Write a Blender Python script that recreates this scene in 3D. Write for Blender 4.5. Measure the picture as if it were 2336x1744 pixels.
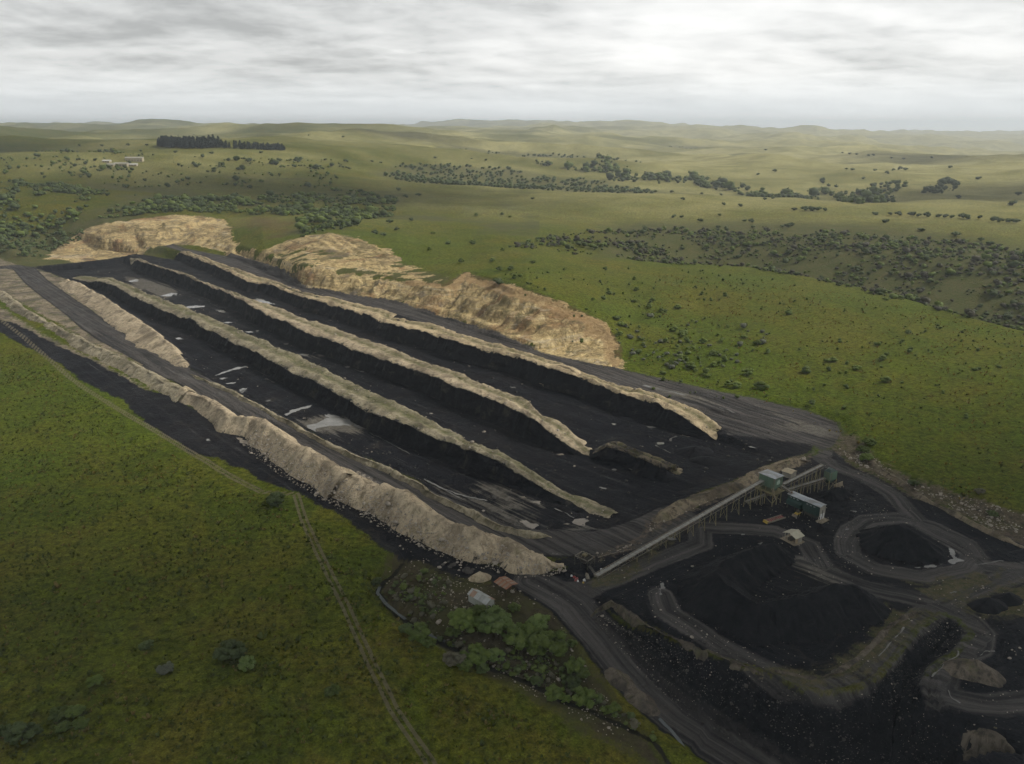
import bpy, bmesh, math, random
import numpy as np
from mathutils import Vector, Matrix
R = math.radians
scene = bpy.context.scene
for o in list(bpy.data.objects): bpy.data.objects.remove(o)
COL = scene.collection
# ---------------------------------------------------------------- camera
cam_data = bpy.data.cameras.new('camera'); cam = bpy.data.objects.new('camera', cam_data); COL.objects.link(cam)
cam.location = (0, 0, 120); cam.rotation_euler = (R(90 - 17.86), 0, 0)
cam_data.sensor_width = 36; cam_data.lens = 27.74; cam_data.clip_start = 1; cam_data.clip_end = 120000
scene.camera = cam
# ---------------------------------------------------------------- sky: broken overcast
SKY_A, SKY_B, SKY_C = (43.1, 14.2, 0), (17.7, 2.0, 0), (5.3, 31.0, 0)                # where the cloud pattern drifts
SUN_EL, SUN_AZ = 42.0, 78.0                      # elevation; bearing clockwise from the viewing direction (+Y)
world = bpy.data.worlds.new('World'); scene.world = world; world.use_nodes = True
wt = world.node_tree; wt.nodes.clear()
def N(t, typ, **kw):
    n = t.nodes.new(typ)
    for k, v in kw.items():
        if k in ('op',): n.operation = v
        elif k == 'ins':
            for i, val in v.items(): n.inputs[i].default_value = val
        else: setattr(n, k, v)
    return n
def math_node(t, op, a, b=None, c=None, clamp=False):
    n = t.nodes.new('ShaderNodeMath'); n.operation = op; n.use_clamp = clamp
    for i, v in enumerate((a, b, c)):
        if v is None: continue
        if isinstance(v, (int, float)): n.inputs[i].default_value = v
        else: t.links.new(v, n.inputs[i])
    return n.outputs[0]
def mixc(t, f, a, b, blend='MIX'):
    n = t.nodes.new('ShaderNodeMix'); n.data_type = 'RGBA'; n.blend_type = blend; n.clamp_factor = True
    for i, v in ((0, f), (6, a), (7, b)):
        if isinstance(v, (int, float)): n.inputs[i].default_value = v
        elif isinstance(v, tuple): n.inputs[i].default_value = (*v[:3], 1)
        else: t.links.new(v, n.inputs[i])
    return n.outputs[2]
def ramp(t, f, stops, interp='LINEAR'):
    n = t.nodes.new('ShaderNodeValToRGB'); n.color_ramp.interpolation = interp; el = n.color_ramp.elements
    el[0].position, el[1].position = stops[0][0], stops[-1][0]
    for s in stops[1:-1]: el.new(s[0])
    for e, s in zip(el, stops):
        v = s[1]; e.color = (v, v, v, 1) if isinstance(v, (int, float)) else (*v, 1)
    t.links.new(f, n.inputs[0]); return n.outputs[0]
def remap(t, v, a, b, c=0.0, d=1.0, smooth=False):
    n = t.nodes.new('ShaderNodeMapRange'); n.clamp = True; n.interpolation_type = 'SMOOTHSTEP' if smooth else 'LINEAR'
    t.links.new(v, n.inputs[0])
    for i, q in enumerate((a, b, c, d)): n.inputs[1 + i].default_value = q
    return n.outputs[0]
def noise(t, vec, scale, detail=4.0, rough=0.55, dist=0.0, off=None):
    if off is not None:
        m = t.nodes.new('ShaderNodeVectorMath'); m.operation = 'ADD'; t.links.new(vec, m.inputs[0]); m.inputs[1].default_value = off; vec = m.outputs[0]
    n = t.nodes.new('ShaderNodeTexNoise'); n.inputs['Scale'].default_value = scale; n.inputs['Detail'].default_value = detail
    n.inputs['Roughness'].default_value = rough; n.inputs['Distortion'].default_value = dist
    t.links.new(vec, n.inputs['Vector']); return n.outputs[0]
def vmul(t, vec, m):
    n = t.nodes.new('ShaderNodeVectorMath'); n.operation = 'MULTIPLY'; t.links.new(vec, n.inputs[0]); n.inputs[1].default_value = m; return n.outputs[0]
tc = N(wt, 'ShaderNodeTexCoord')
sky = N(wt, 'ShaderNodeTexSky', sky_type='NISHITA', sun_disc=False, sun_elevation=R(SUN_EL), sun_rotation=R(SUN_AZ), altitude=900, air_density=1.2, dust_density=3.0)
sep = N(wt, 'ShaderNodeSeparateXYZ'); wt.links.new(tc.outputs['Generated'], sep.inputs[0])
zc = math_node(wt, 'MAXIMUM', sep.outputs[2], 0.0)
den = math_node(wt, 'ADD', zc, 0.13)
cx = math_node(wt, 'DIVIDE', sep.outputs[0], den); cy = math_node(wt, 'DIVIDE', sep.outputs[1], den)
comb = N(wt, 'ShaderNodeCombineXYZ'); wt.links.new(cx, comb.inputs[0]); wt.links.new(cy, comb.inputs[1])
cv = comb.outputs[0]
n1 = noise(wt, vmul(wt, cv, (.7, 1.1, 1)), 0.42, 6.0, 0.50, 0.2, SKY_A); n2 = noise(wt, cv, 1.6, 9.0, 0.60, 0.22, SKY_B)
shape = math_node(wt, 'ADD', math_node(wt, 'MULTIPLY', n1, 0.66), math_node(wt, 'MULTIPLY', n2, 0.34))
n2b = noise(wt, cv, 1.6, 9.0, 0.60, 0.22, (SKY_B[0] + .05, SKY_B[1] - .10, 0)); n3 = noise(wt, cv, 0.75, 8.0, 0.58, 0.15, SKY_C); n3b = noise(wt, cv, 0.75, 8.0, 0.58, 0.15, (SKY_C[0] + .08, SKY_C[1] - .16, 0))
relief = math_node(wt, 'ADD', math_node(wt, 'MULTIPLY', math_node(wt, 'SUBTRACT', n2, n2b), 0.20), math_node(wt, 'MULTIPLY', math_node(wt, 'SUBTRACT', n3, n3b), 0.62))
shape = math_node(wt, 'ADD', shape, relief)
# bright cloud / grey cloud bases; the overcast darkens gently towards the zenith
body = ramp(wt, shape, [(0.33, (0.98, 0.975, 0.955)), (0.43, (0.86, 0.86, 0.845)), (0.53, (0.70, 0.705, 0.695)), (0.70, (0.42, 0.425, 0.42))])
hz = remap(wt, zc, 0.0, 0.07, 1.0, 0.0, True)
body = mixc(wt, math_node(wt, 'MULTIPLY', hz, 0.75), body, (0.90, 0.95, 0.98))
top = remap(wt, zc, 0.10, 0.70, 1.0, 0.50, True)
body = mixc(wt, 1.0, body, top, 'MULTIPLY')
bg_cloud = N(wt, 'ShaderNodeBackground'); wt.links.new(body, bg_cloud.inputs[0]); bg_cloud.inputs[1].default_value = 1.55
bg_sky = N(wt, 'ShaderNodeBackground'); wt.links.new(sky.outputs[0], bg_sky.inputs[0]); bg_sky.inputs[1].default_value = 0.10
mixs = N(wt, 'ShaderNodeMixShader'); mixs.inputs[0].default_value = 0.93
wt.links.new(bg_sky.outputs[0], mixs.inputs[1]); wt.links.new(bg_cloud.outputs[0], mixs.inputs[2])
wo = N(wt, 'ShaderNodeOutputWorld'); wt.links.new(mixs.outputs[0], wo.inputs[0])
# ---------------------------------------------------------------- veiled sun
sun_data = bpy.data.lights.new('sun', 'SUN'); sun_data.energy = 5.0; sun_data.angle = R(9); sun_data.color = (1.0, 0.95, 0.86)
sun = bpy.data.objects.new('sun', sun_data); COL.objects.link(sun)
sd = Vector((math.sin(R(SUN_AZ)) * math.cos(R(SUN_EL)), math.cos(R(SUN_AZ)) * math.cos(R(SUN_EL)), math.sin(R(SUN_EL))))
sun.rotation_euler = (-sd).to_track_quat('-Z', 'Y').to_euler()
# ---------------------------------------------------------------- exposure and renderer
vs = scene.view_settings; vs.view_transform = 'Standard'; vs.look = 'None'; vs.gamma = 1; vs.use_curve_mapping = False; vs.exposure = -0.36
cy_ = scene.cycles; cy_.use_denoising = True; cy_.max_bounces = 5; cy_.diffuse_bounces = 2; cy_.glossy_bounces = 2; cy_.transmission_bounces = 2
cy_.volume_bounces = 0; cy_.transparent_max_bounces = 6; cy_.caustics_reflective = False; cy_.caustics_refractive = False; cy_.use_adaptive_sampling = True; cy_.adaptive_threshold = 0.04

#TERRAIN-BEGIN
# ---------------------------------------------------------------- numeric helpers
f32 = np.float32
def _hash(ix, iy, seed):
    h = (ix.astype(np.uint32) * np.uint32(374761393) + iy.astype(np.uint32) * np.uint32(668265263) + np.uint32((seed * 974634777) & 0xffffffff))
    h = (h ^ (h >> np.uint32(13))) * np.uint32(1274126177)
    h = h ^ (h >> np.uint32(16))
    return (h & np.uint32(0xffffff)).astype(f32) * f32(2.0 / 0xffffff) - f32(1)
def vnoise(x, y, seed=0):
    x = np.asarray(x, np.float64); y = np.asarray(y, np.float64)
    fx = np.floor(x); fy = np.floor(y)
    ix = fx.astype(np.int64); iy = fy.astype(np.int64)
    tx = (x - fx).astype(f32); ty = (y - fy).astype(f32)
    tx = tx * tx * tx * (tx * (tx * 6 - 15) + 10); ty = ty * ty * ty * (ty * (ty * 6 - 15) + 10)
    a = _hash(ix, iy, seed); b = _hash(ix + 1, iy, seed); c = _hash(ix, iy + 1, seed); d = _hash(ix + 1, iy + 1, seed)
    return a + (b - a) * tx + (c - a + (a - b - c + d) * tx) * ty
def fbm(x, y, o=4, seed=0, g=0.5):
    s = 0; a = 1.0; n = 0
    for k in range(o):
        s = s + a * vnoise(x * 2.03 ** k + 17.3 * k, y * 2.03 ** k - 9.1 * k, seed + k); n += a; a *= g
    return s / n
def ridged(x, y, o=4, seed=0):
    s = 0; a = 1.0; n = 0
    for k in range(o):
        s = s + a * (1 - np.abs(vnoise(x * 2.03 ** k, y * 2.03 ** k, seed + k)) * 2); n += a; a *= .5
    return s / n
def sst(t):
    t = np.clip(t, 0, 1); return t * t * (3 - 2 * t)
def line_dist(x, y, pts):
    """distance to a polyline, signed side (+ = left of its direction), z interpolated along it, arc length"""
    P = np.asarray(pts, float); best = np.full(x.shape, 1e18); side = np.zeros(x.shape); zz = np.zeros(x.shape); al = np.zeros(x.shape)
    L = 0.0
    for i in range(len(P) - 1):
        ax, ay = P[i, :2]; bx, by = P[i + 1, :2]; dx = bx - ax; dy = by - ay; l2 = dx * dx + dy * dy + 1e-9
        t = np.clip(((x - ax) * dx + (y - ay) * dy) / l2, 0, 1)
        ex = x - ax - t * dx; ey = y - ay - t * dy; d = ex * ex + ey * ey
        m = d < best; best = np.where(m, d, best)
        side = np.where(m, dx * (y - ay) - dy * (x - ax), side)
        if P.shape[1] > 2: zz = np.where(m, P[i, 2] + t * (P[i + 1, 2] - P[i, 2]), zz)
        al = np.where(m, L + t * math.sqrt(l2), al); L += math.sqrt(l2)
    return np.sqrt(best), np.sign(side), zz, al
def poly_sd(x, y, poly, margin=40.0):
    """signed distance to a polygon, positive inside, -margin beyond reach"""
    P = np.asarray(poly, float)[:, :2]; out = np.full(x.shape, -margin)
    m = (x > P[:, 0].min() - margin) & (x < P[:, 0].max() + margin) & (y > P[:, 1].min() - margin) & (y < P[:, 1].max() + margin)
    if not m.any(): return out
    X = x[m]; Y = y[m]; ins = np.zeros(X.shape, bool); j = len(P) - 1
    for i in range(len(P)):
        yi, yj = P[i, 1], P[j, 1]
        if yi != yj:
            ins ^= ((yi > Y) != (yj > Y)) & (X < (P[j, 0] - P[i, 0]) * (Y - yi) / (yj - yi) + P[i, 0])
        j = i
    d = line_dist(X, Y, np.vstack([P, P[:1]]))[0]
    out[m] = np.maximum(np.where(ins, d, -d), -margin)
    return out

# ---------------------------------------------------------------- survey of the site (metres; camera stands above the origin)
# height of the open country: rings of (distance, [(bearing in degrees, height)])
RINGS = [(60, [(-60, 0), (-47.8, 0), (47.8, 0), (60, 0)]),
  (250, [(-60, 0), (-36.4, 0), (24.4, 0), (36.3, 1), (60, 1)]),
  (350, [(-60, 0), (-35, 0), (11.1, 0), (23.4, 1.5), (34.9, 4), (60, 4)]),
  (400, [(-60, 0), (-34.6, 0), (-2.3, 4), (2.7, 9), (7.6, 4), (14.1, 1.5), (23.1, 3), (34.4, 9), (60, 9)]),
  (465, [(-60, 0), (-34.2, 0), (-13.5, 0), (-8.7, 5), (-3.8, 19), (1, 27), (5.2, 20), (9.1, 8), (13.9, 4), (22.8, 5), (29.5, 8), (34, 12), (60, 12)]),
  (560, [(-60, 0), (-33.8, 0), (-17.8, 3), (-14.8, 8), (-7.9, 16), (-3.8, 22), (1, 25), (7.4, 15), (13.7, 7), (22.5, 8.5), (27.9, 9), (33.6, 8), (60, 8)]),
  (620, [(-60, 0), (-33.6, 0), (-20.6, 2), (-18.2, 8), (-14.6, 20), (-10, 22), (1, 22), (10.5, 10), (22.4, 8), (33.5, 6), (60, 6)]),
  (700, [(-60, 0), (-33.4, 0), (-26, 0), (-21, 3), (-17.5, 14), (-13, 30), (-8.4, 26), (1, 19), (10.5, 7), (22.2, 8), (33.3, 8), (60, 8)]),
  (780, [(-60, 0), (-33.2, 0), (-25.8, 0), (-22.6, 3), (-20.3, 8), (-17.4, 24), (-12.9, 29), (1, 20), (13.4, 10), (24.8, 13), (33, 14), (60, 14)]),
  (850, [(-60, 0), (-33.1, 0), (-30.3, 0), (-25.7, 3), (-22.5, 9), (-19.3, 22), (-17.3, 28), (-12.9, 30), (1, 20), (13.4, 11), (24.7, 15), (32.9, 15), (60, 15)]),
  (965, [(-60, 11), (-32.8, 11), (-30.3, 0.3), (-28.7, 12.7), (-27.1, 22.7), (-24.7, 26), (-22.3, 28.1), (-19.9, 22.2), (-17.2, 25.1), (-11.4, 22.6), (1, 12.9), (13.3, 12.2), (24.5, 21.6), (32.6, 26.7), (60, 26.7)]),
  (1050, [(-60, 28.9), (-32.5, 28.9), (-22.7, 34.7), (-17.2, 30.1), (-11.3, 27.8), (1, 20.3), (13.3, 17.5), (24.4, 22.6), (32.6, 27.9), (60, 27.9)]),
  (1200, [(-60, 46.9), (-32.3, 46.9), (-22.5, 44.2), (-11.3, 36.4), (1, 29.7), (10.2, 28.6), (13.2, 24.7), (24.3, 23.2), (32.4, 28.7), (60, 28.7)]),
  (1500, [(-60, 69.4), (-32, 69.4), (-22.3, 79.1), (-11.2, 57.7), (1, 37), (13.2, 14.7), (24.3, 4.8), (32.4, 15.3), (60, 15.3)]),
  (2000, [(-60, 92.5), (-31.8, 92.5), (-22.2, 99.4), (-11.1, 80.2), (1, 50.8), (13.1, 24.4), (24.1, 22.8), (32.2, 24.6), (60, 24.6)]),
  (2600, [(-60, 97.7), (-31.8, 97.7), (-22.1, 103), (-11, 103.3), (1, 63.3), (13, 29.7), (24, 42.7), (32, 27.8), (60, 27.8)]),
  (3400, [(-60, 99.6), (-31.8, 99.6), (-22.1, 104.1), (-11, 103.2), (1, 75.3), (13, 39.3), (23.9, 50.7), (32, 2.4), (60, 2.4)]),
  (4600, [(-60, 102.3), (-31.7, 102.3), (-22.1, 109.3), (-11, 85.8), (1, 87.5), (12.9, 65.6), (23.9, 39.1), (32, -19), (60, -19)]),
  (6500, [(-60, 120), (-31.7, 120), (-25.9, 125.9), (-22.9, 144.1), (-19.4, 135.4), (-15.6, 110.5), (-11, 94.3), (1, 106.9), (12.9, 75.3), (23.9, 29.8), (31.9, -20), (60, -20)]),
  (9000, [(-60, 116.1), (-31.7, 116.1), (-22.1, 115.8), (-11, 88.8), (-3.6, 120), (2.5, 147.1), (12.9, 120), (23.8, 53.5), (31.8, 4), (60, 4)]),
  (14000, [(-60, 132), (-31.7, 132), (-28.3, 107.6), (-11, 64.6), (-5.1, 176.1), (1, 190.3), (7, 106), (23.8, -9.3), (28, 32.7), (31.8, 23.9), (60, 23.9)]),
  (20000, [(-60, -60), (-31.8, -60), (31.8, -60), (60, -60)])]
AXIS = (0.67, -0.742)                                    # the strip cuts run this way
# centre lines of the ridges left between the cuts
RIDGE2_F = [(-370.5, 659.7, 3), (-344.3, 641.2, 3), (-325.9, 623.7, 3), (-300.8, 597.4, 3), (-272.4, 561.7, 3), (-245.4, 532.4, 3), (-220.9, 505.8, 3), (-238.4, 532.5, 3), (-207.3, 494.5, 3), (-188.4, 471.3, 3), (-171.4, 451.7, 3), (-140.9, 416.9, 3), (-111.8, 381.2, 3), (-95, 362.9, 3), (-72.8, 336.3, 3), (-63.2, 322.6, 3), (-55, 314.7, 3), (-47.5, 309, 3), (-32.8, 294.6, 3), (-22.4, 282.9, 3), (-17.5, 279, 3), (-6.7, 269.8, 3), (4.9, 257.1, 3), (2.9, 259.8, 3), (11.1, 250.4, 3), (19, 245.3, 3), (24, 239.8, 3), (28.7, 233.9, 3), (31.1, 231.6, 3)]
RIDGE2_B = [(-369.8, 671.3, 3), (-350.8, 667.4, 3), (-323.1, 637.6, 3), (-290, 600.6, 3), (-256.3, 564.6, 3), (-235.9, 542.7, 3), (-230.6, 540.2, 3), (-196.9, 501.2, 3), (-176.6, 479.5, 3), (-153, 451.8, 3), (-171.3, 475.2, 3), (-137.6, 435.4, 3), (-121.3, 416.9, 3), (-92, 382.6, 3), (-70.7, 354.3, 3), (-65.9, 348.7, 3), (-44.4, 324.7, 3), (-34.4, 310.9, 3), (-23.4, 297.2, 3), (-13.2, 284.5, 3), (-5.3, 277.4, 3), (5.1, 266.2, 3), (3, 268.3, 3), (14.1, 255, 3), (24.6, 246.6, 3), (30.7, 240.4, 3), (34.7, 235.6, 3)]
RIDGE3_F = [(-364.8, 753.2, 4), (-323.6, 702.5, 4), (-275.9, 654.2, 4), (-240.3, 611.7, 4), (-210, 574.2, 4), (-192.6, 551.5, 4), (-177.8, 527.9, 4), (-162.1, 506.1, 4), (-142.9, 483.8, 4), (-160.6, 505.9, 4), (-142.7, 488, 4), (-122.5, 457.2, 4), (-103.8, 436.9, 4), (-86.9, 419.8, 4), (-70.9, 402.4, 4), (-61.1, 393.5, 4), (-42.7, 375.7, 4), (-27.4, 355.2, 4), (-11.7, 336.7, 4), (5.9, 315.9, 4), (8.4, 310, 4), (16.3, 301.7, 4), (25.4, 292.8, 4), (30, 287.8, 4), (36.6, 280.4, 4), (43.6, 273.4, 4), (49.7, 266.7, 4), (55.8, 260.3, 4)]
RIDGE3_B = [(-365.9, 757.2, 4), (-324.8, 706.9, 4), (-276.8, 658, 4), (-241.5, 616.7, 4), (-211.3, 581.7, 4), (-192, 558.4, 4), (-176, 543.4, 4), (-152.3, 518, 4), (-166.3, 525.2, 4), (-137.4, 496.8, 4), (-111.3, 471.1, 4), (-93.3, 453.4, 4), (-75.6, 431.7, 4), (-64.8, 419.8, 4), (-24.7, 373, 4), (-12.4, 356.4, 4), (-1, 343.4, 4), (6.2, 334.5, 4), (13.4, 311.9, 4), (20.1, 311, 4), (27.6, 300.8, 4), (31.3, 292, 4), (40.4, 286.1, 4), (46.7, 276.5, 4), (53, 268.9, 4), (59.2, 263.1, 4)]
RIDGE4_F = [(-381.6, 817.6, 8), (-352.9, 788.9, 8), (-326.1, 762.1, 8), (-297.3, 727.3, 8), (-275.9, 699.8, 8), (-250.9, 669, 7.5), (-225.1, 634.4, 7.5), (-201.9, 599.8, 7.5), (-189.5, 599.2, 7), (-165.8, 568.1, 7), (-167, 567.9, 7), (-142.7, 539.7, 7), (-122.1, 521.5, 7), (-105.4, 504.4, 7), (-86.4, 483.9, 6.5), (-70.8, 463, 6.5), (-76.6, 468.9, 6), (-55.4, 453, 6), (-25.5, 422.4, 6), (0.9, 398.4, 6), (16.8, 378.1, 6), (35.2, 360.3, 5), (44.9, 345.8, 5), (63.7, 325.9, 5), (54.6, 334.7, 4.5), (65.3, 320.3, 4.5), (72.1, 311.6, 4.5), (78.8, 304.5, 4.5), (84.2, 296.6, 4.5)]
RIDGE4_B = [(-381, 820, 8.5), (-353.4, 793.8, 8.5), (-325.6, 766.5, 8.5), (-298.4, 736, 8.5), (-276.2, 710.1, 8.5), (-249.4, 678.3, 8), (-223.2, 646.5, 8), (-202.2, 620.9, 8), (-185.5, 606.4, 7.5), (-170.9, 586.9, 7.5), (-163.6, 576.9, 7), (-140.4, 553.5, 7), (-120, 537, 7), (-100.2, 519, 7), (-82, 504.3, 6.5), (-75.3, 495, 6.5), (-74.1, 485.9, 6), (-47.5, 468.9, 6), (-21.8, 438.1, 6), (5.2, 407.7, 6), (21.4, 389.5, 6), (39.6, 366.4, 5.5), (49.3, 351.4, 5.5), (65.5, 336.3, 5.5), (56, 344.5, 4.5), (70, 334, 4.5), (80.5, 320.9, 4.5), (84.7, 311.6, 4.5), (88.1, 302.2, 4.5)]
def onward(P):
    out = [P[0]]
    for p in P[1:]:
        if (p[0] - out[-1][0]) * AXIS[0] + (p[1] - out[-1][1]) * AXIS[1] > 1.5: out.append(p)
    return out
RIDGE2_F, RIDGE2_B, RIDGE3_F, RIDGE3_B, RIDGE4_F, RIDGE4_B = map(onward, (RIDGE2_F, RIDGE2_B, RIDGE3_F, RIDGE3_B, RIDGE4_F, RIDGE4_B))
PIT_EDGE = [(-427.1, 705, 0), (-362.2, 643.2, 0), (-333.5, 612.7, 0), (-281, 548.6, 0), (-236.9, 493.9, 0), (-196.6, 439.6, 0), (-170.2, 396.7, 0), (-149.3, 373.5, 0), (-129.3, 353.8, 0), (-107.2, 329.6, 0), (-83.3, 303.6, 0), (-62.5, 282.7, 0), (-55.6, 278.3, 0), (-41.5, 264.4, 0), (-31.8, 254.9, 0), (-39.7, 261.4, 0), (-26.8, 247, 0), (-15.3, 236.8, 0), (-4.5, 225.7, 0), (5.5, 219.5, 0), (25.2, 218.5, 0), (38.3, 223.6, 0), (47.4, 231.1, 0), (43.1, 226.7, 0), (54.6, 238.6, 0), (66.2, 248.5, 0), (81, 258.2, 0), (93, 268.6, 0), (107.5, 278.8, 0), (114.7, 281.8, 0)]
PIT_TOP = [(121.9, 291.8, 0), (120.5, 304.8, 0), (107.7, 318.1, 3), (85.8, 315.7, 3), (21.7, 395.8, 5), (-22.1, 445.6, 5), (-83.1, 511.6, 7), (-165.3, 583, 7), (-205.5, 631.6, 8), (-280.8, 722.5, 8), (-348.5, 771.2, 7), (-359.6, 779.9, 4), (-389.3, 789.5, 0), (-387.4, 759.3, 0), (-406.3, 740.2, 0), (-434.5, 717.8, 0)]
# the level haul road above the last cut, its apron and the foot and head of the high wall
UPPER_ROAD = [(-367.9, 794.3, 8), (-346.8, 806.8, 8), (-318.8, 772.6, 8), (-284.2, 741.8, 8), (-246, 710.7, 8), (-213.5, 674.9, 8), (-151.8, 577, 7), (-118.1, 554.4, 7), (-87.5, 539.6, 6), (-53.5, 501.3, 6), (-28.1, 469.6, 5), (-4.5, 438, 5), (18.1, 407.5, 5), (37, 395, 4), (51.8, 384.7, 4), (71.9, 371.9, 2.5), (82.5, 363, 2.5), (92.5, 354, 2.5), (113.3, 343.9, 1), (130.8, 328.1, 1), (139.6, 316.1, 0), (136.3, 302.6, 0), (127.3, 288.3, 0), (120.8, 284.9, 0), (118, 291.8, 0), (99.3, 296.4, 1), (88.1, 300.1, 1), (88.9, 299, 4), (88.5, 303.6, 4), (85, 313, 4), (80.8, 322.3, 4), (70.4, 335.5, 4), (65.8, 337.8, 5), (39.7, 368, 5), (21.5, 391.2, 5.5), (-21.9, 440.1, 5.5), (-82, 504.3, 6.5), (-120.5, 539.4, 6.5), (-162.9, 574.3, 7.5), (-185.5, 606.4, 7.5), (-224.2, 649.4, 7.5), (-277.4, 713.3, 8), (-354.9, 797.3, 8)]
WALL_FOOT = [(-264.1, 742, 8), (-225.7, 691.1, 8), (-151.8, 577, 7), (-118.1, 554.4, 7), (-87.5, 539.6, 6), (-53.5, 501.3, 6), (-28.1, 469.6, 5), (-4.5, 438, 5), (18.1, 407.5, 5), (37, 395, 4), (52, 383.2, 4)]
WALL_HEAD = [(-255.4, 717.4, 11.7), (-220.7, 676.4, 12.7), (-197.7, 643.3, 14.3), (-161.7, 595.1, 18.2), (-134.4, 581, 17.4), (-109.3, 572.8, 16.3), (-84.4, 562.2, 16.3), (-63.7, 546.3, 17.7), (-47.1, 528.3, 19.5), (-37.2, 540.5, 22.1), (-32.3, 551, 23), (-14, 519, 24.3), (1.1, 483, 25.7), (20.3, 466.4, 23.9), (38.1, 451, 18.8), (51.6, 443.8, 12.9), (57.8, 419, 6.2), (53.2, 388.9, 2.8)]
BOWL_FOOT = [(-443.8, 756.1, 0), (-402.9, 740.5, 0), (-382.5, 766.8, 0), (-368.2, 789.2, 0), (-363.9, 791.7, 4), (-354, 792.1, 7), (-340.2, 801.3, 7), (-311.1, 783, 7), (-262.3, 736.6, 8)]
BOWL_HEAD = [(-444.3, 754.4, 1.1), (-466.7, 803.6, 0), (-462.5, 845.4, 12.8), (-437, 855.5, 23.2), (-420.4, 864.8, 24.9), (-400.4, 870.3, 26.6), (-383.3, 878.7, 28.1), (-361.2, 881.6, 29.2), (-345.4, 892.6, 27.1), (-322.4, 892.3, 22.8), (-282.4, 802.8, 22.2), (-262.6, 752.1, 15.6), (-253.5, 716.7, 12.2)]
MOUND = [(-222.4, 682, 13.3), (-206.8, 701.9, 21.4), (-183, 722.6, 27.6), (-160.7, 705.3, 30.6), (-136.5, 689.7, 28.4), (-111, 657.9, 26.1), (-92.8, 623.7, 23.4), (-83.4, 607, 21.3), (-97.5, 611.2, 23), (-111.2, 620, 24), (-138.4, 631.9, 24.6), (-168.7, 650.4, 23.3), (-195.8, 668.6, 18.3)]
MOUND2 = [(-155.7, 597.1, 20.6), (-138, 608, 22.2), (-118.7, 614, 23.2), (-94.6, 612.1, 22.9), (-96.1, 599.4, 21.5), (-122.3, 596.6, 20.7), (-141, 590.8, 19.6)]
RED_SCAR = [(-300, 878.9, 23.3), (-289, 900.1, 24.5), (-259.2, 890.2, 26.4), (-221.2, 819.7, 29), (-209.4, 762.2, 26.4), (-204.2, 720.1, 24.4), (-219.1, 721.1, 22.8), (-251.2, 778.3, 24.4), (-277.3, 810.2, 23.7)]
MOUND_SKIRT = [(-220.7, 676.4, 12.7), (-195.8, 668.6, 18.3), (-168.7, 650.4, 23.3), (-137.9, 629.3, 24.3), (-110.6, 616.7, 23.8), (-83.1, 604.2, 21.1), (-56.8, 571.4, 19.7), (-37, 537.8, 22), (-47.1, 528.3, 19.5), (-84.6, 563.9, 16.6), (-111.9, 574.7, 16.6), (-134.7, 582.6, 17.8), (-162.2, 597.1, 18.6), (-198.7, 646.8, 14.5)]
# ground blackened by the workings
OUTER_ROAD = [(-371.9, 528.3, 0), (-334.3, 502.6, 0), (-316.1, 489.5, 0), (-281.6, 455.7, 0), (-247.7, 424.3, 0), (-222.5, 402.5, 0), (-204.9, 385.4, 0), (-182.1, 362.1, 0), (-160.9, 348, 0), (-137.1, 324.5, 0), (-117.4, 305.4, 0), (-103.8, 291.6, 0), (-91.1, 274.3, 0), (-76.6, 264.2, 0), (-62.1, 250.8, 0), (-54.9, 243.4, 0), (-52.3, 236.8, 0), (-39.4, 221.5, 0), (-28.4, 212.6, 0), (-18.2, 205.1, 0), (-8.6, 198.9, 0), (6.1, 194.5, 0), (-0.6, 192.8, 0), (-9.7, 197, 0), (-27.7, 206, 0), (-37.9, 211.6, 0), (-50.8, 228.9, 0), (-70.8, 247.6, 0), (-59.7, 239.8, 0), (-72.9, 249.6, 0), (-82.6, 254.7, 0), (-109.8, 279.6, 0), (-121.6, 283.5, 0), (-137.7, 300.1, 0), (-154.6, 316.6, 0), (-179.4, 348, 0), (-210.9, 374.8, 0), (-236.9, 402.5, 0), (-268.5, 432.6, 0), (-318.5, 477.1, 0), (-353.6, 500.3, 0)]
INNER_ROAD = [(-473.6, 705, 0), (-453.7, 713.5, 0), (-437.9, 705, 0), (-391.7, 643.2, 0), (-359.4, 603.2, 0), (-324.9, 562.1, 0), (-294.5, 525.9, 0), (-264.3, 487.5, 0), (-241.6, 461.4, 0), (-218.8, 437.8, 0), (-198, 416.4, 0), (-175.2, 392.5, 0), (-187.8, 402.5, 0), (-160.1, 374.8, 0), (-135.3, 349.1, 0), (-103.2, 315.6, 0), (-83.9, 293.3, 0), (-60.5, 272.1, 0), (-66, 277.2, 0), (-44.5, 255.3, 0), (-31.8, 242.7, 0), (-14.8, 228.9, 0), (0.5, 218.5, 0), (10.2, 213.5, 0), (24.7, 212.6, 0), (34.8, 216.5, 0), (46.2, 224.7, 0), (42.3, 222.1, 0), (52.5, 230.8, 0)]
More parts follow.
